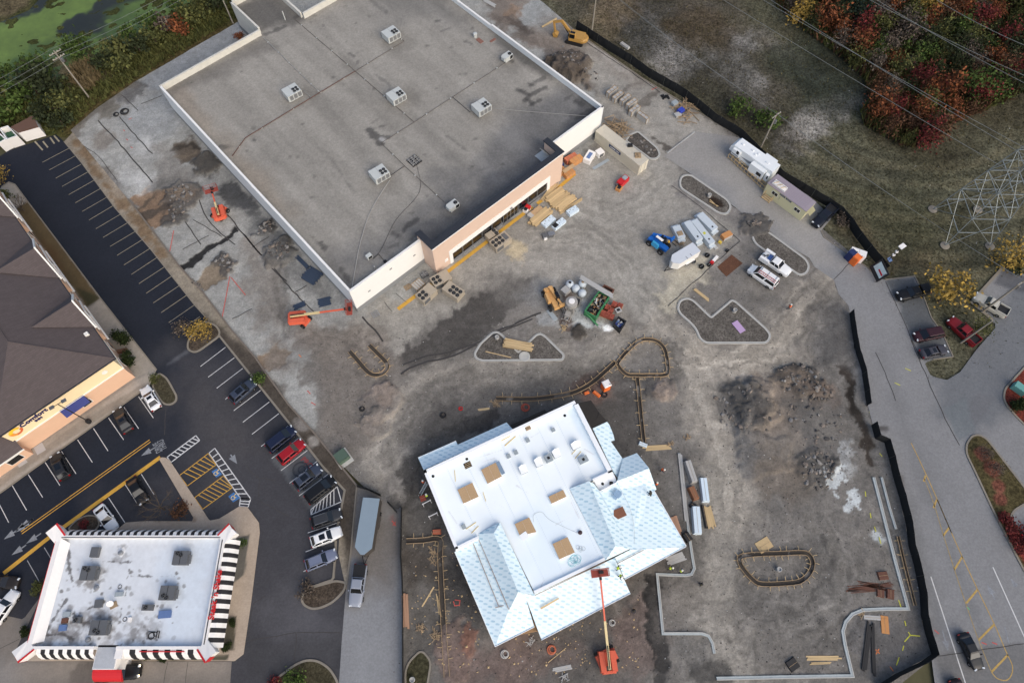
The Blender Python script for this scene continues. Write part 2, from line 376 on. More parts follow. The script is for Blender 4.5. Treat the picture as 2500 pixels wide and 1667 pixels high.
# --- the building site: old pavement, bare earth, trenches and heaps in one sheet of ground
SI=PS([(1240,-60),(1330,10),(1415,84),(1567,190),(1806,334),(2010,560),(2160,690),(2080,760),(2085,850),(2120,960),(2180,1120),(2235,1330),(2265,1500),(2285,1600),(2160,1700),(950,1720),(960,1240),
         (900,1200),(800,1100),(690,975),(600,850),(480,700),(300,480),(172,318),(240,262),(330,200),(594,46),(640,-60)])
conc=(136,137,135);dust=(135,131,124);dk=(74,71,69);tanc=(148,140,128);wet=(62,60,59)
SL=[
 Lp(PS([(172,312),(240,262),(330,196),(600,40),(640,-60),(1100,-60),(1480,260),(1440,400),(1060,668),(900,790),(845,800),(770,800),(735,835),(760,900),(775,985),(792,1050),(760,1050),(600,860),(470,690),(300,480)]),conc,1,.8,2,4),
 Lp(PS([(310,210),(600,40),(640,80),(390,225)]),(124,129,134),.9,.6,1,3),
 Lp(PS([(1240,-60),(1330,10),(1415,84),(1460,120),(1500,200),(1440,210),(1330,120),(1180,10)]),(112,101,93),1,2,3,4),
 Lp(PS([(885,778),(1065,668),(1425,400),(1478,300),(1440,200),(1400,95),(1567,190),(1806,334),(1760,400),(1640,395),(1800,510),(1815,590),(1735,650),(1612,775),(1560,800),(1420,800),(1350,735),(1240,665),(1130,735),(1060,770),(980,850),(900,830)]),dust,1,1.2,2,4),
 Lp(PS([(1330,140),(1400,150),(1440,190),(1430,215),(1370,190),(1330,160)]),(84,74,66),.9,.8,1.5,2,1.1),
 Lb(P(1390,165),4.5,(82,72,64),.9,.8,1.2,2,1.4),
 Lp(PS([(1650,470),(1672,416),(1800,505),(1860,560),(1780,620),(1735,655),(1800,560)]),(112,108,106),.8,.8,.6,2),
 # dark millings in front of the store
 Lp(TS('11',[(1165,1568),(1170,1480),(1230,1400),(1330,1340),(1440,1270),(1490,1190),(1560,1150),(1620,1110),(1760,1030),(1900,960),(2010,900),(2195,860),(2195,960),(2000,1150),(1800,1340),(1500,1480),(1300,1568),(1190,1640)]),(72,69,67),.95,.3,.8,2),
 Lp(TS('21',[(0,830),(100,850),(330,830),(400,930),(300,1030),(120,1060),(0,1000)]),(98,95,92),.7,1.5,1.5,3),
 Lp(PS([(1290,780),(1400,780),(1500,790),(1560,800),(1600,830),(1640,900),(1500,870),(1340,850),(1280,830)]),(112,106,99),.7,2,2,3),
 # left yard: stains, dug patches, trench
 Lp(TS('01',[(990,270),(1160,170),(1230,200),(1300,260),(1380,400),(1160,495)]),(128,100,74),1,.25,.35,1.5,-.2),
 Lb(T('01',1390,240),3.6,(80,74,70),.9,.4,.8,1.5,.4),Lb(T('01',1350,410),2.,(76,72,69),.9,.4,.6,1.2,.3),Lb(T('01',1390,215),2.2,(122,103,84),.85,.5,.8),
 Ll(TS('01',[(1080,330),(1130,300),(1180,230)]),(70,64,58),1.2,.7),Ll(TS('01',[(1100,400),(1200,380),(1300,330)]),(66,60,56),1.6,.8),
 Lp(TS('01',[(1180,100),(1420,90),(1500,180),(1300,200),(1150,200)]),(98,95,92),.8,1,1.5,2),
 Lp(TS('01',[(1365,780),(1400,812),(1560,720),(1845,522),(1822,488),(1600,620)]),(40,40,42),1,.15,.12,1.,-.15),
 Lp(TS('01',[(1490,870),(1640,760),(1720,740),(1790,770),(1740,840),(1570,985)]),(120,104,84),1,.2,.4,1.5,-.2),
 Lp(TS('01',[(1620,760),(1720,690),(1800,760),(1770,830),(1690,830)]),(76,72,69),.95,.4,.7,1.2,.35),
 Lp(TS('12',[(100,220),(250,120),(370,200),(190,340)]),(126,104,80),1,.2,.4,1.5,-.15),
 Lp(TS('00',[(1270,1130),(1480,1030),(1580,1170),(1400,1260)]),(84,72,60),.95,.5,.8,2,-.25),Ll(TS('00',[(1290,1160),(1450,1090),(1530,1130)]),(56,50,44),1.2,.8),Ll(TS('00',[(1340,1220),(1500,1160)]),(104,90,74),.9,.8),
 Lp(TS('00',[(1150,1110),(1270,1120),(1390,1270),(1600,1320),(1500,1400),(1180,1400),(1220,1270)]),(112,108,104),.75,1.5,1.5,3),
 Lb(T('00',1600,1260),2.8,(70,66,62),.95,.5,.8,1.2,.5),Lp(TS('00',[(1660,1480),(1760,1380),(1950,1520),(1990,1600),(1800,1600)]),(60,62,66),.9,.6,.6,2),
 Lp(TS('01',[(1800,160),(1990,340),(2195,600),(2195,760),(1900,380),(1720,170)]),(70,72,76),.8,1,1,2),
 Lp(TS('11',[(60,550),(180,420),(250,480),(150,545)]),(52,50,50),.95,.4,.8,1.2,.4),Lb(T('11',260,670),3.,(74,71,68),.95,.4,.8,1.2,.6),
 Lp(TS('11',[(0,450),(250,560),(560,900),(700,1010),(540,1060),(360,930),(150,640),(0,560)]),(96,97,98),.7,1.2,1,3),
 Lb(T('00',970,700),3.0,(88,87,88),.9,.6,1.4,2),Lb(T('00',1180,900),6,(128,134,140),.6,3,2,3),Lb(T('00',840,840),2.4,(92,84,70),.7,.8,1),Lb(T('00',780,1090),2.2,(112,102,92),.7,1,1),
 Ll(TS('00',[(590,960),(700,870),(860,740),(1000,660)]),(98,92,84),2.4,.8,.8,1.2,1.5),
 Lb(T('00',1120,1060),1.5,(178,180,182),.5,1),Lb(T('00',1120,1395),2,(182,184,186),.6,1.2),Lb(T('01',980,110),3,(182,184,186),.35,1.5),Lb(T('00',1090,1150),2,(176,178,180),.4,1.2),
 # churned ground between the yard and the dirt
 Lp(TS('11',[(0,560),(130,700),(260,900),(300,1100),(300,1300),(420,1568),(60,1568),(140,1350),(90,1100),(0,900)]),(112,104,97),.75,2,2.5,3),
 Ll(TS('11',[(250,780),(230,900),(240,1100),(330,1300)]),(80,76,73),1.4,.6,.6,.6),Ll(TS('11',[(310,800),(290,950),(300,1120),(420,1320)]),(82,78,75),1.2,.5,.6,.6),
 Lp(TS('11',[(450,1300),(900,1180),(1030,1270),(1100,1360),(1080,1568),(600,1568),(480,1420)]),(112,104,96),.95,2,1.5,3),
 Lp(TS('12',[(480,120),(800,0),(1000,20),(1160,180),(1160,300),(1200,560),(1100,830),(900,1000),(700,1010),(600,800),(560,500)]),(108,100,93),.8,2.5,2.5,4),
 Lb(T('12',1050,580),3.3,(128,112,101),.8,.4,.5,2,.32),Lb(T('12',1000,720),3.,(118,107,98),.8,.4,.5,2,.28),Lb(T('12',930,590),1.8,(92,88,84),.7,.5,.5,2),
 # wheel tracks, pale
 Ll(TS('12',[(1010,1010),(1120,900),(1190,720),(1320,520),(1500,420),(1800,300),(2195,250)]),tanc,6.5,.62,2.5,1.5,3),Ll(TS('12',[(1080,860),(1200,700),(1340,500),(1560,380)]),(138,132,124),1.4,.6,.7,.5),Ll(TS('12',[(1240,680),(1370,560),(1480,480)]),(136,130,122),1.2,.5,.6,.5),Ll(TS('12',[(1160,740),(1280,560),(1450,420),(1700,310)]),(88,83,78),.8,.5,.5,.4),
 Ll(TS('22',[(0,310),(300,330),(560,280),(760,280),(900,200),(1060,60)]),tanc,5,.5,2.5,1.5,3),Ll(TS('12',[(1050,850),(1100,1000),(1180,1180),(1260,1330)]),(128,122,114),3,.55,1.5,1),
 Ll(TS('22',[(1340,0),(1450,180),(1560,420),(1640,600),(1760,860),(1800,1100),(1850,1400)]),tanc,6.5,.65,2.5,1.5,3),Ll(TS('22',[(1500,160),(1700,220),(1900,250),(2195,180)]),(150,141,128),6,.75,2.5,1.5,3),
 Ll(TS('31',[(0,1530),(250,1400),(450,1180),(600,980),(720,880)]),(148,139,126),6,.8,2.5,1.5,3),Ll(TS('31',[(560,1568),(520,1300),(560,1100),(700,930)]),(134,126,116),2.4,.6,1,1),Ll(TS('31',[(480,1400),(540,1200),(620,1050)]),(88,84,80),.8,.5,.5,.5),
 Ll(TS('31',[(150,1320),(330,1180),(480,1000),(640,880)]),(90,86,82),.8,.45,.5,.5),
 Ll(TS('23',[(1700,0),(1780,300),(1760,600),(1700,900),(1720,1200),(1900,1450)]),(136,130,120),7,.6,3,2,4),Ll(TS('33',[(650,550),(760,700),(740,900),(560,1000),(300,1000),(100,900)]),(92,89,86),5,.6,2,1.5,3),
 Ll(TS('33',[(720,500),(820,700),(800,880),(640,1050),(350,1080)]),(112,108,103),1.2,.6,.7,.6),Ll(TS('33',[(560,320),(700,480),(790,680)]),(112,107,101),1.4,.5,.7,.6),Ll(TS('33',[(640,480),(720,640),(700,800),(560,930)]),(64,62,61),.9,.6,.5,.5),
 # dark ground round the new building
 Lp(PS([(985,1010),(1060,960),(1230,985),(1330,905),(1420,890),(1500,915),(1560,930),(1585,1080),(1660,1100),(1700,1300),(1690,1430),(1560,1450),(1540,1700),(950,1720),(960,1250),(985,1180)]),(80,76,73),.6,2.2,2,3),
 Lp(TS('22',[(640,590),(760,560),(930,540),(930,380),(960,350),(1090,380),(1130,870),(1150,960),(1250,1000),(1000,1000)]),(76,73,71),.8,.8,1,2),
 Lp(TS('12',[(1400,860),(1570,760),(1890,640),(1940,700),(1500,880),(1420,930)]),(60,58,57),.85,.4,.5,1.5,-.2),Lp(TS('12',[(1590,770),(1900,665),(1930,720),(1620,850)]),(66,62,60),.9,.3,.3,2),
 Ll(TS('12',[(1380,560),(1500,640),(1560,760),(1420,900),(1400,800)]),(76,73,70),5,.5,2,2,3),Lp(TS('12',[(1600,360),(2195,280),(2195,500),(1700,540),(1550,600),(1500,460)]),(86,82,79),.75,2.5,2,3),
 Lb(T('12',1300,1090),2.6,(66,64,62),.8,.5,.8),Lb(T('12',1310,1230),2.2,(60,58,57),.8,.5,.8),Lb(T('12',1320,1480),4.5,(70,66,62),.8,1.5,1.5),Lb(T('13',1300,320),2.6,(98,94,90),.6,1.2,1),
 Lp(TS('13',[(1215,560),(1480,560),(1490,820),(1230,860)]),(66,59,53),.8,1,1,2),Lp(TS('13',[(1230,860),(1490,820),(1510,1300),(1240,1300)]),(82,78,73),.8,1,1.5,2),
 Lb(T('13',1650,800),3.,(52,51,51),.8,1,1),Ll(TS('13',[(1560,640),(1640,900),(1720,1150)]),(70,69,69),2.5,.6,1,1),
 Lb(T('13',1600,1340),2.4,(122,96,86),.6,.5,.5,sq=1.7,h=.25),Lb(T('13',1680,1420),2.6,(108,84,76),.5,1.2,1.2),Lb(T('13',1710,1260),1.1,(122,78,60),.8,.2,.3,sq=1.8,h=.15),Lb(T('23',170,1430),4,(100,78,71),.45,2,2,sq=.7),Lb(T('23',540,1340),3.2,(98,77,71),.45,1.5,1.5),Lb(T('23',1130,1200),3.2,(108,80,72),.45,1.2,1.5,sq=1.5),Lb(T('13',1980,1420),4,(104,84,78),.6,2,2),
 Lb(T('22',790,480),2.2,(108,76,66),.5,1,1),Lb(T('22',720,420),2.6,(78,56,50),.6,1,1.2,sq=.6,rot=.5),
 Lp(TS('23',[(1155,720),(1255,735),(1275,860),(1300,1100),(1340,1250),(1345,1480),(1210,1480),(1190,1100),(1165,860)]),(50,49,49),.95,.25,.3,1.5,-.25),Lp(TS('23',[(1215,1480),(1355,1480),(1370,1540),(1330,1600),(1230,1600)]),(62,61,61),.95,.3,.3,1.5,-.1),
 Ll(TS('23',[(1160,730),(1172,900),(1190,1100),(1205,1480)]),(40,39,39),.5,.9,.15,.25),Lp(TS('23',[(1360,1215),(1640,1225),(1690,1350),(1500,1430),(1370,1400)]),(96,94,92),.7,1,1,2),Lp(TS('23',[(1500,1410),(1800,1370),(1850,1500),(1600,1568),(1480,1500)]),(58,57,56),.8,1,1,2),
 Lp(TS('23',[(1290,770),(1520,740),(1640,900),(1600,1160),(1320,1160)]),(104,98,92),.55,2,2,3),Lb(T('22',1400,1250),3.2,(104,102,100),.8,1,1.5,sq=1.6),
 Lb(T('22',1235,470),1.7,(78,75,74),.85,.4,.3,h=.25,sq=1.3),Lb(T('22',1310,475),1.7,(124,108,97),.8,.5,.3,h=.3,sq=1.3),Ll(TS('22',[(1380,120),(1410,280),(1380,400)]),(84,81,79),2.4,.6,1,1),
 # heaps on the right and white lime dust
 Lp(TS('32',[(290,300),(400,280),(560,290),(640,360),(740,500),(700,570),(560,540),(350,480),(290,420)]),(76,71,67),.95,.6,.8,1.5,.75),Lb(T('32',410,430),2.8,(104,90,78),.7,1,1),Lb(T('32',650,520),2.6,(104,86,74),.7,1,1),
 Lp(TS('22',[(1780,430),(1980,390),(2195,420),(2195,800),(1900,800),(1790,620)]),(86,83,80),.85,1.5,1.5,3,.55),Lp(TS('32',[(0,420),(170,440),(300,560),(320,700),(250,790),(60,780),(0,700)]),(104,98,92),.85,1,1.2,2,.5),Lb(T('32',250,630),4,(124,110,97),.8,1.2,1.2,sq=1.6),Lb(T('22',1900,600),4.5,(70,69,69),.8,1.2,1.2),
 Lp(TS('32',[(0,800),(120,780),(360,830),(470,920),(480,1050),(330,1150),(120,1180),(0,1100)]),(90,89,89),.85,1.2,1.2,3,.3),Lb(T('32',390,930),4.5,(116,106,96),.7,1.5,1.5),Lp(TS('32',[(460,980),(700,940),(760,1060),(680,1220),(500,1200)]),(78,76,74),.85,.8,1,1.5,.3),Lb(T('32',340,1150),4,(100,88,76),.6,1.5,1.2),
 Lp(TS('32',[(370,520),(700,560),(860,760),(760,940),(560,900),(400,760)]),(82,80,79),.7,1.5,1.5,2),Lb(T('32',700,760),3,(116,110,103),.5,1.5,1.5),
 Lb(T('32',810,975),1.2,(150,155,158),.6,.3,1.,.8,sq=1.5),Lb(T('32',735,1140),1.3,(178,188,194),.8,.2,1.1,.8,sq=1.5,rot=-.4),Lb(T('32',905,1320),1.3,(178,188,194),.8,.2,.9,.8,sq=1.3),Lb(T('32',860,1100),1.2,(150,154,156),.5,.8,.8),Lb(T('33',1060,440),.9,(170,180,186),.7,.5,.5),
 Lp(TS('32',[(800,290),(870,270),(920,480),(990,700),(1060,900),(1090,1030),(1000,1020),(930,860),(880,640),(830,430)]),(58,50,44),.95,.3,.5,1.5,-.35),Lb(T('32',900,520),1.6,(36,32,29),.9,.5,.5,sq=2.4),Ll(TS('32',[(890,300),(960,560),(1050,900),(1130,1100)]),(112,110,108),1.2,.7,.4,.5),
 Lp(TS('31',[(560,1120),(830,1090),(860,1300),(870,1500),(640,1500),(600,1300)]),(82,81,82),.75,2,2,3),Lp(TS('31',[(500,880),(740,890),(800,1060),(640,1140),(540,1040)]),(88,84,80),.5,2,1.5,2),
 Lp(TS('33',[(830,1160),(1000,1050),(1350,1030),(1380,1180),(1440,1320),(1100,1500),(900,1500),(860,1300)]),(94,92,92),.85,.8,1,2),Lp(TS('33',[(1060,60),(1180,60),(1260,400),(1330,900),(1260,700),(1130,380)]),(92,92,92),.8,.8,1,1.5),
 # the mortar slab, cement dust, spilled sand, rust mat
 Lp(TS('e',[(730,1050),(1020,900),(1300,700),(1500,900),(1750,1150),(1680,1250),(1000,1240),(800,1200)]),(150,158,162),.7,.6,.8,2),Lb(T('e',930,1150),1.5,(92,76,68),.95,.2,.3,sq=.8),Lb(T('e',960,680),1.1,(98,80,70),.85,.4,.4),Lp(TS('e',[(400,1000),(620,900),(760,1150),(640,1240),(420,1180)]),(130,136,140),.7,.7,.9,2),Lb(T('e',470,600),3,(112,116,120),.6,1.5,1),Lb(T('e',1200,1150),1.4,(190,198,200),.6,.7,.8,sq=.5),Lb(T('e',1130,1330),1.2,(62,56,50),.9,.5,.7,h=.3),Lb(T('e',1740,1230),.7,(205,212,214),.9,.3,.4),
 Lb(T('11',2100,670),1.7,(178,160,122),.85,.6,.7,sq=1.3,rot=.5),Lb(T('11',2030,680),.7,(176,158,120),.7,.3,.4),
 Ll(TS('21',[(1330,1040),(1420,940),(1500,860),(1580,810)]),(168,160,138),4,.75,1.4,1.8,1.6),Lp(TS('20',[(1205,1000),(1235,1000),(1320,1090),(1390,1140),(1350,1170),(1290,1090)]),(84,78,72),.95,.15,.4,1.2),
 Ll(TS('20',[(1010,700),(1060,670),(1150,620)]),(98,92,86),1.,.8,.3,.2),Ll(TS('20',[(1130,800),(1190,765),(1275,712)]),(96,90,84),1.1,.8,.3,.2),Lb(T('20',380,100),5,(140,146,148),.8,1,1.5),Lb(T('20',170,90),2.2,(128,102,80),.8,.8,.8),Lp(TS('20',[(0,100),(150,150),(250,250),(330,320),(250,330),(0,180)]),(104,92,84),.8,1,1.5,2),Lp(TS('20',[(120,130),(300,200),(330,260),(200,230)]),(78,68,62),.8,.8,1.2,2),
 Ll(TS('20',[(480,200),(700,300),(900,420),(1100,560)]),(126,118,110),6,.7,2,1.5,3),Lp(TS('20',[(690,300),(820,330),(1120,560),(1080,590),(820,420)]),(144,139,133),.8,.8,.6,2),
 Lp(TS('20',[(860,880),(960,850),(1090,960),(1040,1010),(900,960)]),(104,100,97),.7,.8,1,2),Lb(T('21',2010,460),2.6,(78,75,73),.9,.6,1,1.5,.4),Lp(TS('21',[(1370,170),(1490,50),(1870,330),(1850,420),(1760,400)]),(112,108,106),.8,.5,.4,2),
]
# pale and dark scuffs all over, where wheels and buckets have dragged the soil
rs=random.Random(4)
for k in range(420):
    px,py=rs.uniform(900,2200),rs.uniform(760,1660)
    a_,l_=rs.uniform(0,3.14),rs.uniform(3,14);c_=P(px,py);cv=rs.uniform(-.5,.5)
    pts=[Vector((c_.x+l_*t*math.cos(a_+cv*t),c_.y+l_*t*math.sin(a_+cv*t),0)) for t in (-.5,-.25,0,.25,.5)]
    SL.append(Ll(pts,rs.choice([1.2,1.3,.76,.68,1.14,1.24]),rs.uniform(.2,.6),rs.uniform(.35,.85),.18,.14,1.2))
# bundles of wheel ruts along the routes the machines take
for rt,pts in [('12',[(1010,1010),(1120,900),(1190,720),(1320,520),(1500,420),(1800,300),(2195,250)]),('22',[(0,310),(300,330),(560,280),(760,260),(900,180),(1060,60)]),('22',[(1340,0),(1450,180),(1560,420),(1640,600),(1760,860),(1800,1100),(1850,1400)]),('22',[(1420,60),(1560,190),(1800,240),(2195,180)]),('31',[(0,1530),(250,1400),(450,1180),(600,980),(720,880)]),('31',[(560,1600),(520,1300),(560,1100),(700,930)]),('23',[(1700,0),(1790,300),(1770,600),(1700,900),(1720,1200),(1900,1450)]),('33',[(560,300),(720,500),(800,700),(760,900),(560,1040),(300,1060),(60,980)]),('33',[(300,1300),(560,1240),(720,1080),(800,980)]),('12',[(1080,860),(1060,1000),(1160,1200),(1260,1330)]),('21',[(300,560),(700,560),(1000,760),(1120,1000),(1300,1200)]),('21',[(600,330),(900,420),(1150,330),(1350,120)]),('11',[(1000,1500),(800,1400),(500,1330),(350,1200),(260,900)]),('23',[(1500,1300),(1700,1450),(1900,1480),(2050,1400)])]:
    base=smooth_line(TS(rt,pts),5)
    for d_ in (-3.1,-2.2,-1.5,-.8,0,.9,1.7,2.4,3.3):SL.append(Ll(offset_line(base,d_+rs.uniform(-.3,.3)),rs.choice([1.3,1.2,.74,.82,1.25]),rs.uniform(.25,.55),rs.uniform(.4,.85),.16,.13,1.6))
site=sheet('construction_ground',SI,.25,0.,(105,101,97),SL,M_dirt,var=((.7,.12),(2.5,.14),(9,.1)),rough=.06,neutral=.35,warp=.8,gain=1.2)
# --- parking lots, lane, road
LOT=PS([(-140,470),(-30,402),(20,369),(137,329),(157,347),(201,400),(281,508),(370,611),(478,748),(539,819),(700,1025),(788,1138),(842,1195),(834,1237),(826,1349),(846,1441),(838,1518),(829,1720),(-140,1720)])
lg=(76,76,80)
ll_=[Lp(PS([(420,870),(600,900),(900,1200),(900,1720),(-140,1720),(-140,1480),(40,1430),(330,1230),(480,1090)]),(68,68,72),.9,6,5,8),
       Lp(TS('12',[(190,1000),(400,845),(700,1210),(500,1390)]),(96,100,104),.75,.3,.3,2),Ll(TS('02',[(1200,560),(1450,480),(1620,640),(1850,900)]),(78,76,77),5,.5,3,2,3),
       Ll(TS('13',[(150,1000),(300,900),(420,780)]),lg,5,.5,2,2,3),Lb(T('13',380,1050),4,(88,88,92),.4,2.5,2),Lb(T('13',520,1310),5,(92,92,96),.5,3,2),Lp(TS('13',[(0,1240),(380,1190),(720,1200),(720,1568),(0,1568)]),(62,62,64),.6,1.5,1,3),
       Ll(TS('01',[(1350,1490),(1430,1440)]),(92,94,100),.5,.6),Lb(T('01',1330,1050),2,(36,38,46),.6,1),Lb(T('00',180,1260),7,(38,41,50),.6,4,2),Ll(TS('02',[(1290,280),(1440,180)]),(92,94,100),.5,.5),
       Lp(TS('13',[(200,330),(330,270),(380,340),(240,400)]),(62,62,66),.7,.2,.2),Lb(T('12',420,1080),2.0,(70,72,76),.5,.8,.8)]
lot=sheet('parking_lot',LOT,.4,.03,(39,43,52),ll_,M_asph,var=((.9,.05),(5,.07),(18,.06)))
LANE=TS('13',[(852,48),(1042,138),(1150,250),(1196,215),(1192,600),(1205,890),(1200,1720),(705,1720),(735,1250),(768,850),(806,560),(838,200)])
lane=sheet('access_lane',LANE,.4,.05,(132,134,137),[Lp(TS('13',[(840,40),(1200,40),(1210,800),(1180,950),(800,850),(800,500)]),(112,108,104),.9,3,3,4),Ll(TS('13',[(1120,300),(1140,350)]),(150,80,76),.5,.5),Lb(T('13',1100,500),5,(104,100,96),.6,3,3)],M_asph,var=((.9,.04),(5,.05)))
ROAD=(PS([(1697,322),(1652,360),(1621,382),(1672,416),(1796,508)])+TS('31',[(100,430),(240,510),(380,620),(550,720),(590,790),(740,890),(775,1000),(850,1085)])+TS('32',[(885,0),(900,180),(975,430),(1000,600),(1035,740),(1140,870),(1190,1100),(1260,1300),(1320,1568)])
        +TS('33',[(1325,480),(1405,870),(1425,1100),(1500,1330),(1485,1380),(1530,1720)])+PS([(2680,1720),(2680,560)])
        +TS('31',[(2195,850),(2040,790),(1785,1060),(1988,1242)])+PS([(2384,853),(2344,908),(2311,928),(2272,918),(2257,886),(2277,879),(2326,871)])+TS('31',[(1565,1290),(1485,1180),(1390,930),(1355,862),(1130,888),(1085,880),(990,792),(660,562),(640,515),(720,420),(640,330)])+PS([(1930,440),(1806,336)]))
rl=[Lp(TS('31',[(1130,890),(1355,860),(1650,1480),(1440,1510)]),(84,88,92),.85,.4,.4,2),Lp(PS([(2280,880),(2620,560),(2700,1000),(2480,1000),(2380,1060),(2300,1010)]),(98,102,107),.75,2,2,4),Lp(TS('32',[(1750,620),(1850,490),(1970,540),(1810,780)]),(104,106,110),.9,.15,.1),Lb(T('32',1120,770),.9,(76,74,74),.8,.3,.3,sq=.6),
      Ll(TS('33',[(1330,200),(1420,700),(1560,1200),(1700,1600)]),(106,108,110),1.6,.5,1,.6),Ll(TS('33',[(1500,100),(1640,560),(1820,1040),(1960,1400)]),(104,106,108),1.4,.45,1,.6),Ll(TS('32',[(1100,200),(1300,800),(1480,1300)]),(116,117,119),2,.6,1.2,.8),
      Lp(TS('32',[(1580,620),(1740,540),(1820,780),(1700,860)]),(106,112,116),.8,.3,.3),Lp(TS('32',[(1200,1120),(1270,1130),(1280,1300),(1240,1300)]),(92,88,86),.7,.5,.5),Lp(PS([(1590,380),(1700,310),(1830,330),(2010,550),(2060,640),(1990,650),(1880,560),(1780,480),(1650,420)]),(147,145,142),.9,3,2,4),Lp(TS('33',[(1500,1340),(2195,1240),(2300,1720),(1600,1720)]),(106,106,106),.8,.3,.3),Lp(TS('31',[(2040,790),(2195,860),(2300,900),(2250,1000),(1960,920)]),(82,84,90),.8,.3,.3)]
road=sheet('road',ROAD,.4,.06,(128,129,131),rl,M_asph,var=((.9,.035),(6,.05)))
# --- verge with gravel and weeds, planting bed, hotel apron
VER=PS([(157,347),(201,400),(281,508),(370,611),(478,748),(539,819),(700,1025),(788,1138),(842,1195),(834,1237),(826,1349),(846,1441),(870,1186),(820,1122),(705,988),(648,908),(625,875),(564,805),(497,716),(437,649),(370,559),(314,488),(178,324)])
vl=[Ll(PS([(190,350),(260,440),(330,530),(400,620)]),(112,90,66),1.6,.75,.6,1.2,1.5),Ll(PS([(240,400),(300,480)]),(150,142,130),2,.6,.6,.8),Lp(PS([(500,770),(640,880),(880,1170),(870,1460),(800,1200),(600,950)]),(72,66,60),.95,.8,.6,2),Lb(T('12',430,740),1.4,(130,126,122),.7,.5,.5),Lb(T('12',520,870),1,(150,146,140),.8,.3,.3)]
verge=sheet('verge',VER,.3,.09,(136,128,115),vl,M_dirt,var=((.5,.15),(2,.16)),rough=.02)
APR=PS([(-140,610),(-20,500),(5,455),(22,444),(38,450),(70,495),(247,730),(383,903),(366,941),(0,1206),(-140,1306)])
al=[Lp(TS('01',[(120,350),(225,292),(770,1030),(662,1098)]),(92,78,54),1,.15,.15,1.5),Lp(TS('01',[(600,960),(770,1020),(670,1100)]),(52,54,34),.8,.5,.4),Lp(TS('01',[(320,600),(430,680),(480,860),(400,720)]),(90,66,40),.6,.8,.6),Lp(TS('02',[(900,470),(1160,330),(1205,340),(1140,440),(0,1265),(0,1140),(450,830),(700,700)]),(156,150,142),.9,.3,.2),Ll(TS('02',[(1090,470),(800,640),(420,890),(0,1190)]),(132,124,114),1.4,.7,.2,.2),
      Lp(TS('02',[(0,1000),(60,960),(1030,390),(1160,330),(1000,430),(400,830),(0,1080)]),(124,120,116),.85,.3,.2)]
apron=sheet('hotel_apron',APR,.3,.1,(150,143,133),al,M_conc,var=((.4,.1),(2.5,.1)))
# --- pavement round the diner
SWK=TS('02',[(1222,1008),(1240,992),(1270,995),(1300,1012),(1608,1476),(1680,1462),(1830,1370),(1895,1370),(1985,1492)])+TS('03',[(1992,420),(1925,960),(1868,1345),(1800,1398),(1700,1398),(200,1400),(470,420),(905,392),(965,340),(1110,328),(1500,330)])
swl=[Lp(TS('02',[(1130,1475),(1300,1250),(1380,1280),(1490,1478)]),(98,74,50),.95,.3,.4,1.5),Lp(TS('03',[(1790,470),(1915,430),(1870,740),(1780,810)]),(84,84,80),.9,.1,.1),Lp(TS('03',[(1740,1060),(1812,1060),(1795,1310),(1700,1330)]),(64,62,50),.9,.1,.1),Lp(TS('03',[(1050,1350),(1760,1350),(1740,1395),(1050,1395)]),(58,60,48),.9,.1,.1)]
walk=sheet('diner_sidewalk',SWK,.25,.16,(166,152,137),swl,M_conc,var=((.8,.05),(4,.06)))
DTL=TS('03',[(330,880),(120,1320),(130,1402),(1775,1402),(1752,1720),(-200,1720),(-200,1040),(0,1040),(180,1080)])
dtl=sheet('drive_through_lane',DTL,.3,.055,(118,112,106),[Ll(TS('03',[(100,1480),(900,1440),(1700,1450)]),(140,132,124),2.2,.6,1,.6),Lb(T('03',640,1500),1.6,(90,84,80),.7,.8,.8),Lp(TS('03',[(-100,1400),(120,1410),(160,1720),(-200,1720)]),(132,130,128),.5,1.5,1)],M_conc,var=((.8,.05),(4,.07)))
# --- painted markings: every line is a piece of its lot
def line(par,t,a,b,m,w=.11,z=.008,name='stall_line',base=.03):
    p,q=T(t,*a),T(t,*b);p.z=q.z=base+z
    return MB().strip([p,q],w).build(name,m,par)
for a,b in [((325,1245),(530,1137)),((378,1303),(575,1197))]:line(lot,'00',a,b,M_tanl)
for a,b in [((427,112),(622,5)),((476,175),(672,65)),((527,238),(720,128)),((578,300),(775,188)),((630,366),(828,252)),((682,432),(878,315)),((735,498),(932,382)),((790,565),(985,448)),((843,634),(1040,517)),((897,702),(1093,580)),((950,775),(1150,648)),((1006,848),(1206,716)),((1064,918),(1260,790)),((1120,992),(1315,860)),((1175,1065),(1375,932)),((1234,1140),(1430,1006)),((1293,1216),(1490,1080)),((1360,1290),(1530,1170))]:line(lot,'01',a,b,M_tanl)
for a,b in [((1535,297),(1727,150)),((1595,378),(1795,230)),((1660,463),(1858,312)),((1725,548),(1925,395)),((1790,635),(1995,480)),((1860,723),(2062,568)),((1930,815),(2135,657)),((1062,528),(1175,690)),((950,608),(1062,772)),((832,690),(947,857)),((717,770),(828,943)),((595,857),(708,1030)),((472,945),(583,1117)),((347,1030),(460,1207)),((217,1122),(328,1298)),((95,1207),(205,1396)),((-30,1300),(68,1490)),((960,1200),(1050,1340)),((1083,1120),(1180,1275)),((832,1300),(957,1490))]:line(lot,'02',a,b,M_white)
for a,b in [((118,908),(325,752)),((200,1000),(405,845)),((270,1093),(472,938)),((335,1190),(560,1010)),((410,1285),(630,1120))]:line(lot,'12',a,b,M_white)
for a,b in [((475,418),(720,335)),((458,563),(700,470)),((442,713),(690,610))]:line(lot,'13',a,b,M_white)
for a,b in [((340,530),(400,628)),((210,628),(307,800))]:line(lot,'03',a,b,M_fade)
for d in (-8,8):line(lot,'02',(1150+d*.5,865+d),(165+d*.5,1568+d),M_yel,.13,name='centre_line')
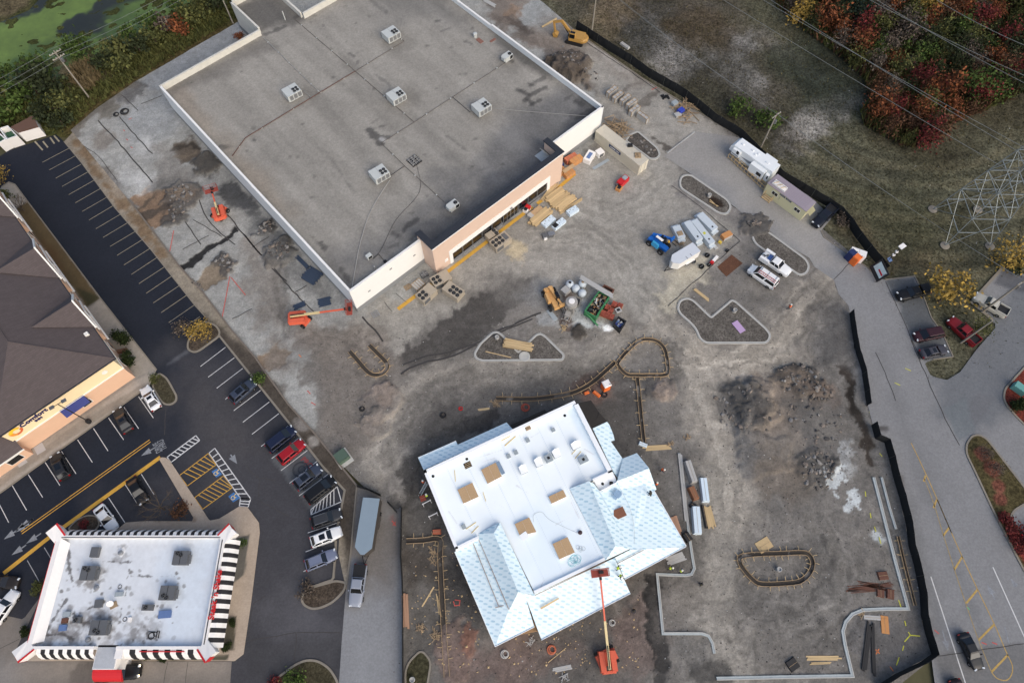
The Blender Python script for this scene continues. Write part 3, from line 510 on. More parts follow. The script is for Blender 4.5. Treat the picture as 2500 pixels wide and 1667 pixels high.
line(lot,'02',(1228,990),(480,1530),M_yel,.62,name='kerb_paint');line(lot,'03',(480,372),(28,728),M_yel,.62,name='kerb_paint')
def hatch(par,t,quad,n,m,w=.12,slant=0.,base=.03):
    """outline and bars of a hatched zone; quad = a,b along one side, d,c along the other"""
    a,b,c,d=quad
    for p,q in ((a,b),(b,c),(c,d),(d,a)):line(par,t,p,q,m,w,name='hatch_outline',base=base)
    L=lambda p,q,k:(p[0]+(q[0]-p[0])*k,p[1]+(q[1]-p[1])*k)
    for k in range(1,n):
        f=k/n;g_=min(1,max(0,f+slant));line(par,t,L(a,b,f),L(d,c,g_),m,w,.012,'hatch_bar',base)
hatch(lot,'02',((1280,990),(1500,825),(1530,862),(1310,1030)),8,M_white,.16,.1)
hatch(lot,'02',((1600,960),(1842,1305),(1920,1308),(1645,922)),10,M_white,.16)
hatch(lot,'02',((1842,1305),(1833,1365),(1900,1372),(1920,1308)),3,M_white,.16)
hatch(lot,'02',((1375,1130),(1595,962),(1655,1048),(1435,1210)),7,M_yel,.12,.2)
hatch(lot,'02',((1490,1300),(1712,1133),(1780,1222),(1552,1388)),8,M_yel,.12,.2)
hatch(lot,'12',((500,1390),(700,1215),(733,1330),(500,1430)),8,M_white,.14,-.12)
# accessible symbols
M_blue=mat('blue_paint',(62,112,168),.8,var=.15)
for q in [((1620,1100),(1660,1075),(1700,1120),(1655,1145)),((1748,1290),(1790,1258),(1840,1300),(1785,1335))]:
    v=TS('02',q,.045);MB().add(v,[(0,1,2,3)]).build('accessible_bay_square',M_blue,lot)
    c=sum(v,Vector())/4
    b=MB();b.torus((c.x-.12,c.y-.1,.055),.3,.05,12,4);b.bar((c.x-.1,c.y+.1,.055),(c.x+.15,c.y+.45,.055),.1,.02);b.tube((c.x+.2,c.y+.5,.05),(c.x+.2,c.y+.5,.07),.1)
    b.bar((c.x-.05,c.y-.02,.055),(c.x+.38,c.y-.02,.055),.09,.02);b.build('wheelchair_symbol',mat('symbol_paint',(214,188,130),.8),lot)
def arrow(par,t,tail,tip,m,w=.16,head=.55,z=.045,name='lane_arrow'):
    a,b=T(t,*tail,z),T(t,*tip,z);d=(b-a).normalized();n=Vector((-d.y,d.x,0));k=b-d*head*1.7
    MB().strip([a,k],w).add([k+n*head*.6,k-n*head*.6,b],[(0,1,2)]).build(name,m,par)
M_ghost=mat('worn_line_paint',(128,132,138),.9,var=.45,scale=3.)
for a,b in [((1180,920),(1080,980)),((255,1460),(110,1568)),((1765,970),(1815,1040))]:arrow(lot,'02',a,b,M_ghost,.2,.9)
for a,b in [((255,310),(140,385)),((140,390),(28,468)),((315,420),(200,500)),((200,510),(88,588))]:arrow(lot,'03',a,b,M_ghost,.2,.9)
text('pavement_lettering','DRIVE',1.15,M_ghost,lot,T('02',1205,915,.045),(0,0,ang(T('02',1222,955),T('02',1190,880))),.002,.02).scale=(.62,1.1,1)
text('pavement_lettering','THRU',1.15,M_ghost,lot,T('02',1245,895,.045),(0,0,ang(T('02',1258,930),T('02',1226,855))),.002,.02).scale=(.62,1.1,1)
text('pavement_lettering','PRO',1.2,mat('red_letter_paint',(132,62,64),.85,var=.3),lot,T('12',468,1035,.045),(0,0,ang(T('12',500,1060),T('12',450,1010))+math.pi),.002,.03)
b=MB();b.torus((0,0,0),1.15,.16,20,4);b.torus((.2,0,0),.55,.1,16,4);o=b.build('painted_ring',mat('ring_paint',(58,62,68),.85,var=.2),lot,T('12',420,1085,.0));o.scale=(1,1,.3);o.location.z=.03
# road markings on the right
zr=.07
yl=[((1325,870),(1450,1140)),((1450,1140),(1610,1568))]
def rline(pts,m,w,name='lane_line'):MB().strip(smooth_line(pts,5),w).build(name,m,road)
M_yel2=mat('faded_yellow_paint',(172,144,84),.85,var=.3)
rline(TS('32',[(1330,880),(1370,960),(1440,1110),(1530,1310),(1640,1568)],zr),M_yel2,.13,'centre_line');rline(TS('33',[(1530,160),(1620,370),(1720,595),(1840,850),(1970,1120),(2060,1330),(2105,1430),(2100,1500),(2060,1545),(1990,1530),(1945,1480)],zr),M_yel2,.13,'centre_line')
rline(TS('33',[(1430,0),(1500,180),(1580,440),(1660,690),(1750,960),(1845,1230),(1945,1480)],zr),mat('worn_yellow_paint',(150,132,92),.85,var=.35),.12,'centre_line')
for a,b in [((1525,165),(1500,228)),((1622,375),(1575,440)),((1722,598),(1660,700)),((1838,850),(1752,955)),((1965,1118),(1848,1235)),((2070,1350),(1945,1480)),((1440,1130-1150),(1425,25))]:line(road,'33',a,b,M_yel2,.26,.01,'chevron_bar',.06)
line(road,'33',(1480,752),(1745,1568),M_white,.16,.01,'lane_line',.06);line(road,'33',(1955,680),(2230,1290),M_white,.16,.01,'lane_line',.06)
arrow(road,'33',(1570,1160),(1615,1325),M_ghost,.2,.8,zr);arrow(road,'33',(1975,930),(1915,810),M_ghost,.2,.8,zr);arrow(road,'33',(2140,830),(2090,765),M_ghost,.2,.7,zr);line(road,'33',(2045,1135),(2080,1265),M_ghost,.2,.01,'lane_line',.06)
# utility locate marks sprayed on the ground
M_spray={k:mat('spray_'+k,c,.9,var=.25,scale=4.) for k,c in dict(yellow=(190,190,70),red=(186,84,78),orange=(206,122,74),green=(90,170,120)).items()}
for t,c,pts in [('33','yellow',[(1310,1175),(1325,1200),(1400,1207)]),('33','yellow',[(1325,1200),(1280,1250)]),('33','yellow',[(1275,1280),(1265,1318)]),('33','yellow',[(1240,1370),(1218,1430)]),('33','yellow',[(1235,930),(1262,1010)]),('33','yellow',[(1282,1090),(1292,1130)]),('33','yellow',[(1050,370),(1062,410)]),('33','yellow',[(1085,450),(1100,500)]),('33','yellow',[(1018,265),(1024,305)]),('33','yellow',[(980,100),(984,140)]),
                  ('32','yellow',[(1010,645),(1062,668)]),('32','yellow',[(1045,618),(1020,668)]),('32','yellow',[(1285,310),(1330,330)]),('32','yellow',[(1205,420),(1248,440)]),('32','yellow',[(1090,960),(1110,985)]),('33','orange',[(1060,1310),(1090,1340)]),('33','orange',[(1085,1305),(1062,1345)]),('33','orange',[(1170,1440),(1195,1475)]),('33','red',[(1870,1255),(1910,1270)]),('33','red',[(1950,1255),(1990,1270)]),('33','red',[(1510,1160),(1545,1190)]),('33','green',[(1760,985),(1780,1005)]),
                  ('12','red',[(470,480),(495,505)]),('12','red',[(500,570),(535,590)]),('12','orange',[(405,205),(425,225)]),('13','red',[(1120,325),(1150,365)]),('13','red',[(1148,335),(1125,360)]),('13','red',[(1590,940),(1600,975),(1635,970),(1640,935),(1600,930)]),('01','red',[(1330,510),(1300,670)]),('01','red',[(1760,860),(1700,1180)]),('01','red',[(1770,870),(1880,1005)]),('20','red',[(1225,690),(1265,670)]),('20','red',[(1180,615),(1200,628)]),('00','red',[(985,915),(1010,905)]),('00','red',[(945,995),(955,1005)]),('00','red',[(965,1065),(980,1075)]),('00','red',[(1000,1125),(1015,1135)])]:
    par=road if (t in ('32','33') and pts[0][0] > (1150 if t == '32' else 1500)) else lane if (t == '13' and pts[0][0] < 1200) else site
    MB().strip(TS(t,pts,.075 if par is road else .06 if par is lane else .05),.14).build('spray_mark',M_spray[c],par)
# pavement joints and cracks
for t,w,pts in [('00',.22,[(750,925),(880,1060),(1000,1200),(1170,1400)]),('00',.18,[(915,895),(1010,1010),(1110,1120),(1170,1180)]),('00',.15,[(1080,800),(1170,765),(1240,735)]),('00',.15,[(930,730),(1060,850)]),('00',.1,[(640,1120),(760,1200),(900,1390)]),
                  ('01',.18,[(1410,430),(1540,620)]),('01',.15,[(1480,430),(1700,560)]),('01',.18,[(1500,200),(1560,380),(1620,460),(1700,540),(1800,620)]),('01',.2,[(1740,390),(1990,690),(2195,900)]),('01',.12,[(1400,660),(1600,550)]),('01',.12,[(1930,640),(2060,560)]),('01',.12,[(1780,1190),(1930,1110)]),('01',.14,[(1850,520),(1940,630)]),
                  ('11',.2,[(0,560),(240,840),(420,1040)]),('11',.14,[(380,985),(470,930)]),('11',.16,[(420,1040),(540,1150)]),('11',.3,[(890,1175),(990,1270),(1050,1360)]),('11',.22,[(1200,1540),(1400,1470),(1560,1440),(1750,1380),(1950,1290),(2195,1190)]),('21',.3,[(0,1290),(150,1240),(250,1190),(380,1140)]),('12',.3,[(1190,355),(1250,310),(1400,260),(1600,215),(1770,130)]),
                  ('11',.08,[(1060,1060),(1120,1130)]),('11',.08,[(1150,990),(1230,1060)]),('21',.12,[(1480,50),(1870,340)]),('21',.12,[(1380,170),(1560,300),(1900,590)]),('21',.12,[(1900,590),(1680,790),(1350,1090)]),('20',.15,[(730,330),(860,420),(1000,510),(1150,610),(1290,710)]),('31',.12,[(740,890),(860,760)]),('32',.14,[(1330,100),(1500,500),(1620,760),(1700,900)]),('32',.12,[(1060,190),(1170,440),(1210,560)]),('31',.12,[(1130,900),(1250,1150),(1400,1500)]),('33',.1,[(1495,1360),(1900,1310),(2195,1265)]),
                  ('02',.1,[(1270,600),(1260,820)]),('12',.1,[(0,1060),(110,1160),(100,1290)]),('12',.09,[(230,1170),(120,1150)]),('13',.1,[(110,180),(330,290)]),('13',.1,[(0,1245),(390,1180),(360,1568)]),('13',.09,[(150,900),(60,960),(20,1200)]),('13',.1,[(390,1180),(720,1180)]),('03',.06,[(1285,1400),(1255,1568)]),('03',.06,[(1440,1400),(1420,1568)]),('03',.06,[(0,1300),(150,1230)])]:
    q=TS(t,pts);n_=[]
    for i in range(len(q)-1):
        k_=max(2,int((q[i+1]-q[i]).length/1.2))
        for j in range(k_):v=q[i].lerp(q[i+1],j/k_);n_.append(Vector((v.x+rs.uniform(-.09,.09),v.y+rs.uniform(-.09,.09),0)))
    n_.append(q[-1])
    par,zz=(road,.072) if t in ('31','32','33') and pts[0][0] > 700 else (lot,.042) if t in ('02','13') or (t == '12' and pts[0][0] < 300) else (dtl,.066) if t == '03' else (site,.07)
    for v in n_:v.z=zz
    MB().strip(n_,w).build('crack',M_crack,par)
# --- kerbs
def kerb(par,pts,w=.2,h=.15,z=.02,m=None,closed=False,name='kerb'):return MB().strip(pts,w,z,h,closed=closed).build(name,m or M_kerb2,par)
kerb(verge,PS([(157,347),(201,400),(281,508),(370,611),(478,748),(500,772)]),.16)
kerb(verge,round_poly(TS('02',[(1680,62),(2195,705)]) ,0)+PS([(788,1138),(842,1197),(834,1240)])+TS('13',[(690,430),(690,560),(672,760),(660,780),(470,845)]),.32,.16)
kerb(verge,TS('13',[(852,50),(838,200),(806,560),(775,800),(740,880)]),.2,.2)
kerb(apron,PS([(5,457),(22,446),(38,452),(70,495),(247,730),(383,903)]),.2,.12,.05);kerb(apron,TS('02',[(1150,440),(0,1268)]),.2,.1,.05)
kerb(verge,TS('01',[(985,275),(1160,500),(1370,780),(1560,992),(1770,1270),(1960,1488)])+TS('12',[(150,340),(330,590),(520,800),(690,1010),(850,1208)]),.28,.28,.02,mat('retaining_wall',(112,104,96),.9,var=.25),name='retaining_wall')
kerb(road,TS('31',[(1130,888),(1355,862),(1390,930),(1485,1180),(1565,1290),(1650,1478),(1495,1500)]),.18,.13,.03);kerb(road,TS('31',[(640,515),(660,562),(990,792),(1085,880)]),.18,.13,.03);kerb(road,PS([(1806,336),(1567,191),(1417,86)]),.2,.13,0.)
kerb(road,TS('31',[(2030,795),(1790,1062),(1950,1195)]),.45,.13,.03)
# ================================================================== BUILDINGS
def adopt(o,par):
    """make a world-built mesh a part of par without moving it"""
    o.parent=par;o.matrix_parent_inverse=(Matrix.Translation(par.location) @ Matrix.Rotation(par.rotation_euler.z,4,'Z')).inverted();return o
M_wall=mat('white_wall_paint',(226,226,224),.7,var=.04,scale=.4,bump=.05)
M_wallb=mat('grey_wall_base',(128,130,132),.8,var=.08,scale=.6)
M_pink=mat('salmon_stucco',(204,180,164),.85,var=.05,scale=.8,bump=.1)
M_glass=mat('dark_glass',(22,25,30),.12,var=0,spec=.6)
M_alu=mat('aluminium_frame',(150,152,155),.4,.6,var=.05)
M_black=mat('black_cap',(44,47,54),.6,var=.1)
M_rtu=mat('unit_casing',(190,194,192),.5,.1,var=.06,scale=1.5)
M_rtud=mat('unit_casing_tan',(168,158,142),.55,.1,var=.08,scale=1.5)
M_rtug=mat('unit_casing_grey',(98,100,103),.55,.2,var=.1,scale=1.5)
M_fan=mat('fan_black',(20,20,22),.6,var=.1)
M_fanm=mat('fan_blade',(92,94,96),.5,.5)
M_pipe=mat('gas_pipe',(92,66,58),.7,var=.25,scale=1.2)
M_pipeg=mat('grey_conduit',(150,150,148),.6,var=.15)
# --- the vacant store
SO=Vector((-26.9,54.8,0));SA=math.radians(42.35)
store=thing('vacant_store','huge vacant store with grey flat roof, white walls and salmon entrance front','store',SO,SA)
SR=Matrix.Translation(SO) @ Matrix.Rotation(SA,4,'Z')
def SW(u,v,z=0.):return SR @ Vector((u,v,z))
FOOT=[(0,0),(60.1,0),(58.4,60),(32.3,60),(32.3,73),(23,73),(23,62),(0,62)]
ZR=5.8
roofpoly=[SW(*p) for p in [(.2,.2),(15.3,.2),(15.3,-3),(45.9,-3),(45.9,.2),(59.9,.2),(58.2,60),(32.1,60),(32.1,72.8),(23.2,72.8),(23.2,61.8),(.2,61.8)]]
RT=lambda t,pts:TS(t,pts,ZR)
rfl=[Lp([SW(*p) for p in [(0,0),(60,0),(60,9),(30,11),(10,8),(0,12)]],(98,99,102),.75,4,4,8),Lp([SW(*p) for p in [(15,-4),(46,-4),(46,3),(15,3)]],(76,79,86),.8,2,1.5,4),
       Lp([SW(*p) for p in [(0,20),(3,20),(4,62),(0,62)]],(142,130,116),.7,2,1.5,4),Lp([SW(*p) for p in [(0,59),(23,57),(23,62),(0,62)]],(104,101,97),.7,2,1.5,4),Lp([SW(*p) for p in [(23,62),(32,60),(32,73),(23,73)]],(84,82,80),.8,2,1.5,3),
       Lp([SW(*p) for p in [(50,40),(60,30),(60,60),(40,60)]],(104,103,101),.6,4,3,6),Lp([SW(*p) for p in [(58,12),(60,12),(60,32),(57,28)]],(88,88,88),.7,1,1,3),Lp([SW(*p) for p in [(50,1),(60,1),(60,7),(54,4)]],(82,83,86),.8,1,1.5,3)]
for t,pts,w,a in [('10',[(950,1000),(1010,1060),(1040,1095)],1.6,.95),('10',[(1050,1040),(1090,1055)],.9,.9),('10',[(975,990),(1060,965)],.35,.7),('10',[(930,960),(1020,910)],.3,.5),('10',[(1040,1060),(1060,1080)],.5,-1),('11',[(1210,500),(1310,425)],1.1,.9),('11',[(1115,530),(1160,550)],.9,.8),('11',[(1260,575),(1330,530)],.8,.7),('11',[(1100,640),(1160,620)],.7,.6),('11',[(575,615),(610,640)],1.1,.85),('11',[(590,650),(605,660)],.5,.8),('11',[(730,810),(790,900)],.9,.8),
                     ('20',[(290,660),(350,620),(400,600)],.9,.75),('20',[(250,770),(310,720),(420,670)],.9,.85),('20',[(300,810),(370,770)],.8,.85),('20',[(200,690),(260,720)],.6,.6),('20',[(560,770),(620,730)],.6,.6),('20',[(640,780),(700,800)],.9,.85),('20',[(650,910),(750,850),(820,830)],1.0,.9),('20',[(700,760),(800,840)],.7,.7),('20',[(80,440),(160,470)],.6,.8),
                     ('10',[(2080,690),(2160,720)],.8,.8),('10',[(2140,760),(2195,790)],.9,.85),('10',[(2165,640),(2195,650)],.7,.7),('10',[(800,410),(820,430)],.7,.8),('10',[(830,420),(900,385)],.3,.6),('10',[(850,490),(860,470)],.5,.6),('10',[(990,570),(1110,660)],.6,.45),('10',[(960,10),(1070,95)],.8,.5),('10',[(1465,160),(1485,158)],.5,.8),('10',[(1385,350),(1405,345)],.6,.7),('10',[(1460,680),(1475,678)],.5,.8),('10',[(1540,1040),(1700,1160)],.35,.5),('10',[(1680,320),(1720,335)],.5,.6),('10',[(1640,570),(1690,570)],.4,.5),('10',[(1490,245),(1560,220)],.4,.5),('10',[(1780,1310),(1860,1280)],.6,.3),('10',[(1730,1080),(1765,1060)],.25,.7),('10',[(60,1073),(66,1076)],.4,.9),('10',[(620,1165),(830,1480)],.25,.4),('10',[(140,265),(250,230),(300,205)],.9,.75),('10',[(370,140),(440,115)],.7,.7),('10',[(480,1520),(510,1510)],.6,.5),('00',[(1690,1120),(1750,1130)],.9,.7)]:
    rfl.append(Ll(RT(t,pts),(168,168,168) if a < 0 else (60,60,62),w,abs(a)*.75,.25,.35,.9))
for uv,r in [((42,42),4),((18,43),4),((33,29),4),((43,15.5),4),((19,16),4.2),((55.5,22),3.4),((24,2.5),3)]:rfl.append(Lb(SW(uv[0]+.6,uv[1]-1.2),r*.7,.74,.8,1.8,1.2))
sr_=random.Random(3)
for k in range(46):      # long ponding streaks along the slope of the roof
    u,v,l_=sr_.uniform(1,58),sr_.uniform(2,58),sr_.uniform(6,22)
    rfl.append(Ll([SW(u,v),SW(u+sr_.uniform(-1,1),max(1,v-l_))],sr_.choice([.84,.88,1.1,1.07,.9]),sr_.uniform(.8,2.8),.8,1.,.8,3))
for k in range(36):
    p=SW(sr_.uniform(1,58),sr_.uniform(1,60));rfl.append(Lb(p,sr_.uniform(.12,.4),.6,.8,.15,.2,.4))
M_roofg=mat('roof_membrane_grey',(120,117,112),.9,attr='Col',var=.09,scale=2.2,bump=.3,bscale=9,spec=.2,speck=.12,sscale=3.)
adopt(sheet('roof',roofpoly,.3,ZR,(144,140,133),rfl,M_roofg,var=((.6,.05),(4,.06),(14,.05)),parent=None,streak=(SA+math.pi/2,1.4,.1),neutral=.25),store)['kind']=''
del bpy.data.objects['roof']['kind']
def wall(par,a,b,z0,z1,th,m,name='wall'):
    """wall with its outer face on the line a-b (building to the left of the direction)"""
    a,b=Vector((*a,0)),Vector((*b,0));d=(b-a).normalized();n=Vector((-d.y,d.x,0))*th
    return MB().prism([a,b,b+n,a+n],z0,z1).build(name,m,par)
M_wallshade=mat('white_wall_shaded_side',(214,219,222),.7,var=.05,scale=.35)  # same white paint with cool shade mixed into its colour, for the side walls
M_weath=mat('weathered_white_wall',(198,196,188),.8,var=.13,scale=.7)
for (a,b,m,zt) in [((0,0),(15.1,0),M_wall,7),((46.1,0),(60.1,0),M_wall,7),((60.1,0),(59.2,31),M_wallshade,7),((59.2,31),(58.4,60),M_wallshade,6.7),((58.4,60),(32.3,60),M_weath,7),((32.3,60.35),(32.3,73),M_weath,7),((32.3,73),(23,73),M_weath,7),((23,73),(23,62.35),M_weath,7),((23.0,62),(0,62),M_weath,7),((0,61.65),(0,.35),M_wallshade,7)]:
    wall(store,a,b,1.3,zt,.35,m);wall(store,a,b,0,1.3,.33,M_wallb,'wall_base')
    wall(store,a,b,zt+.003,zt+.1,.4,M_wall if m is not M_weath else M_weath,'parapet_cap')
# entrance front
MB().box(15.1,46.1,-3.3,-2.5,4.0,8).build('entrance_fascia',M_pink,store)
MB().box(15.1,18.3,-3.3,-2.5,0,4.0).build('entrance_pier',M_pink,store);MB().box(43.0,46.1,-3.3,-2.5,0,4.0).build('entrance_pier',M_pink,store)
MB().box(15.1,15.9,-2.5,.9,0,8).build('side_wall',M_pink,store);MB().box(45.3,46.1,-2.5,.9,0,8).build('side_wall',M_pink,store)
for x0,x1,y0,y1 in [(14.95,46.25,-3.45,-2.3),(14.95,16.1,-2.3,1.1),(45.1,46.25,-2.3,1.1)]:MB().box(x0,x1,y0,y1,8.003,8.22).build('parapet_cap',M_black,store)
MB().box(14.9,46.3,-3.5,-3.453,8.0,8.2).build('cap_trim',M_wall,store)
MB().box(18.3,43.0,-3.42,-3.3,2.75,4.0).build('window_header',M_wall,store);MB().box(18.3,19.0,-3.42,-3.3,0,2.75).build('window_surround',M_wall,store);MB().box(42.3,43.,-3.42,-3.3,0,2.75).build('window_surround',M_wall,store)
MB().box(19,31,-3.36,-3.2,0,.6).build('sill_panel',M_alu,store);MB().box(35,42.3,-3.36,-3.2,0,.6).build('sill_panel',M_alu,store)
def window(par,x0,x1,y,z0,z1,fr=.07,nm='window'):
    f=MB().box(x0,x1,y,y+.1,z0,z1).build(nm,M_alu,par);MB().box(x0+fr,x1-fr,y-.012,y,z0+fr,z1-fr).build('pane',M_glass,f)
for k in range(5):window(store,19.05+k*2.35,19.05+k*2.35+2.2,-3.33,.6,2.7)
for k in range(3):window(store,35.1+k*2.4,35.1+k*2.4+2.25,-3.33,.6,2.7)
d=MB().box(31.2,34.9,-3.33,-3.2,0,2.75).build('door',M_alu,store)
for k in range(4):
    for zz in (.15,1.35):MB().box(31.3+k*.9,31.3+k*.9+.78,-3.345,-3.33,zz,zz+1.1).build('pane',M_glass,d)
for u,v in ((3,3.5),(8,5.2),(13,4.2)):MB().box(u,u+.5,-.06,0,v,v+.25).build('wall_light',M_alu,store)
MB().lathe([(.3,0),(.3,.06),(.05,.1)],12).build('wall_lamp',M_alu,store,(33,-3.5,3.4));MB().box(17.2,17.9,-3.4,-3.3,1.7,2.4).build('wall_sign',M_wall,store)
b=MB()
for k in range(6):b.bar((45.0,-1.9+k*.45,6.0),(43.6,-1.9+k*.45,7.9),.06)
b.box(42.9,45.05,-2.2,.9,5.85,5.95);b.build('parapet_bracing',mat('galvanised',(164,172,176),.45,.5,var=.1),store)
# pipes, conduits and vents that are fixed to the roof
def pipe(par,pts,r,m,z,name='gas_pipe',blocks=None):
    b=MB()
    for p,q in zip(pts,pts[1:]):b.tube((*p[:2],z+r),(*q[:2],z+r),r,n=6)
    o=b.build(name,m,par)
    if blocks:
        for p,q in zip(pts,pts[1:]):
            n=max(1,int((Vector(q[:2])-Vector(p[:2])).length/blocks))
            for k in range(n):c=Vector(p[:2]).lerp(Vector(q[:2]),(k+.5)/n);MB().box(c.x-.12,c.x+.12,c.y-.1,c.y+.1,z,z+.09).build('pipe_block',M_rtu,o)
    return o
pipe(store,[(1.4,38.7),(5.6,40.7),(20,40.6),(31.1,40.5)],.075,M_pipe,ZR+.1,blocks=5);M_dcon=mat('dark_conduit',(94,88,84),.8,var=.15)
pipe(store,[(31.1,40.5),(43.5,40.5),(43.4,42)],.05,M_dcon,ZR+.1,blocks=6);pipe(store,[(30.6,61),(31.1,40.5),(31.5,22.3)],.05,M_dcon,ZR+.1,blocks=5);pipe(store,[(55.5,22.1),(31.5,22.3),(23.7,22.5),(23.6,15.3),(23.8,3.3)],.045,M_dcon,ZR+.1,blocks=5)
pipe(store,[(22.8,60.9),(22.6,41.7),(22.6,40.6)],.06,M_pipeg,ZR+.1,'conduit',blocks=3.4);pipe(store,[(41,22.2),(41,17)],.05,M_crack,ZR+.1);pipe(store,[(20.5,43),(20.6,40.6)],.05,M_pipeg,ZR+.1,'conduit');pipe(store,[(20.4,15.3),(23.6,15.3)],.05,M_crack,ZR+.1)
cb=[SW(0,0).xy,] and [tuple(p) for p in smooth_line([Vector((19.5,14.6,0)),Vector((13,11.6,0)),Vector((7.6,7.5,0)),Vector((3.5,3.6,0)),Vector((.7,.8,0))],6)]
pipe(store,cb,.07,M_pipeg,ZR+.02,'cable');pipe(store,[(44.6,15.2),(50,9),(57,1.2)],.04,M_pipeg,ZR+.02,'cable')
pipe(store,[tuple(p) for p in smooth_line([Vector((25.4,14,0)),Vector((22,9,0)),Vector((15,7,0)),Vector((9.5,4,0)),Vector((7,3.2,0))],6)],.03,M_crack,ZR+.02,'cable');pipe(store,[(7.2,3.4),(8.4,3.4),(8.3,2.),(8.1,1.5)],.05,M_crack,ZR+.05,'conduit')
MB().tube((29.1,62.1,ZR),(29.1,62.1,ZR+2.1),.1).build('vent_pipe',M_rtu,store);MB().tube((6.2,1.6,ZR),(6.2,1.6,ZR+.7),.16).build('vent_pipe',M_pipeg,store);MB().lathe([(.35,0),(.35,.5),(.42,.55),(.42,.9),(.1,1.)],10).build('roof_vent',M_rtu,store,(55.1,31.7,ZR));MB().lathe([(.3,0),(.3,.3),(.2,.35)],10).build('roof_drain',M_fan,store,(8.3,1.4,ZR))
b=MB()
for k in range(9):b.bar((24.3+k*.34,13.7,ZR+.2),(24.3+k*.34+(.4 if k % 3 == 0 else -.2),16.5,ZR+.25),.1,.06)
for k in range(4):b.bar((24.2,14+k*.7,ZR+.28),(27.1,14.2+k*.66,ZR+.3),.08,.06)
b.bar((24.4,14,ZR+.35),(26.9,16.4,ZR+.35),.1);sc_=.7;hat=MB().box(24.2,27.2,13.6,16.6,ZR+.01,ZR+.16).build('roof_hatch_frame',M_fan,store);hs=b.build('hatch_slats',M_pipeg,hat);hat.scale=(sc_,sc_,1);hat.location=(25.7*(1-sc_),15.1*(1-sc_),0)
for a,q in (((54.6,29.5),(.9,1.5)),((56.4,28.3),(1.4,.5))):MB().box(a[0],a[0]+q[0],a[1],a[1]+q[1],ZR+.02,ZR+.1).build('roof_board',mat('old_board',(128,92,82),.9,var=.2),store)
# --- rooftop units: one of each kind, then copies
def fan_parts(par,pts,r,z):
    for x,y in pts:
        f=MB().lathe([(r,0),(r,.08),(r*.86,.08),(r*.86,.03)],14).build('fan',M_fan,par,(x,y,z));b=MB()
        for k in range(3):t=k*2.1;b.obox((r*.42*math.cos(t),r*.42*math.sin(t),.075),(math.cos(t),math.sin(t),0),r*.7,r*.26,.012)
        b.torus((0,0,.085),r*.92,.02,14,4);b.tube((0,0,.05),(0,0,.1),r*.16,n=6);b.build('fan_blade',M_fanm,f)
def rtu_big(name,label,loc,rz,group):
    t=thing(name,label,'rooftop unit',loc,rz,group)
    MB().box(-1.25,1.25,-1.1,1.1,0,.28).build('curb',M_alu,t)
    b=MB().box(-1.5,1.5,-1.25,1.25,.28,1.65);b.box(-1.35,-.9,1.25,1.5,.5,1.45);b.build('casing',M_rtu,t)
    MB().box(-.02,.02,-1.26,1.26,1.6,1.66).build('seam',M_alu,t);MB().box(1.5,1.512,-1.1,1.1,.45,1.45).build('coil',M_fan,t)
    for k in range(3):MB().box(-1.2+k*.9,-.45+k*.9,-1.262,-1.25,.45,1.5).build('access_panel',M_alu,t)
    fan_parts(t,[(.35,-.7),(.35,-.05),(1.0,-.7),(1.0,-.05)],.3,1.65);return t
def rtu_small(name,label,loc,rz,group):
    t=thing(name,label,'rooftop unit',loc,rz,group);MB().box(-.9,.9,-.6,.6,0,.2).build('curb',M_alu,t);MB().box(-1.0,1.0,-.65,.65,.2,1.2).box(-1.2,-1.0,-.5,.5,.4,1.15).build('casing',M_rtu,t);fan_parts(t,[(.55,-.1)],.38,1.2);MB().box(.2,.9,-.662,-.65,.35,1.1).build('coil',M_fan,t);return t
gN='air units on the grey store roof'
for (u,v),lab in [((42.2,42.9),'white four-fan rooftop unit farthest back on the grey store roof'),((18.3,43.4),'white four-fan rooftop unit nearest the left wall of the grey store roof'),((32.6,29),'white four-fan rooftop unit in the middle of the grey store roof'),((42.9,15.8),'white four-fan rooftop unit right of the roof hatch toward the container'),((18.7,16.3),'white four-fan rooftop unit with a pale cable curving away from it')]:
    rtu_big('rooftop_unit',lab,SW(u,v,ZR),SA-.02*u % .1,gN)
for (u,v),lab in [((55.7,22.6),'small single-fan white unit by the right parapet of the grey roof'),((24.2,2.2),'small single-fan white unit close behind the black entrance cap')]:rtu_small('rooftop_unit',lab,SW(u,v,ZR),SA,gN)
t=thing('roof_condenser','tiny white condenser box near the front left corner of the grey roof','condenser',SW(6.8,3.9,ZR),SA);MB().box(-.5,.5,-.35,.35,.1,.9).build('casing',M_rtu,t);MB().box(-.3,.4,-.36,-.35,.2,.8).build('coil',M_fan,t);MB().box(-.5,.5,-.3,.3,0,.1).build('curb',M_alu,t)

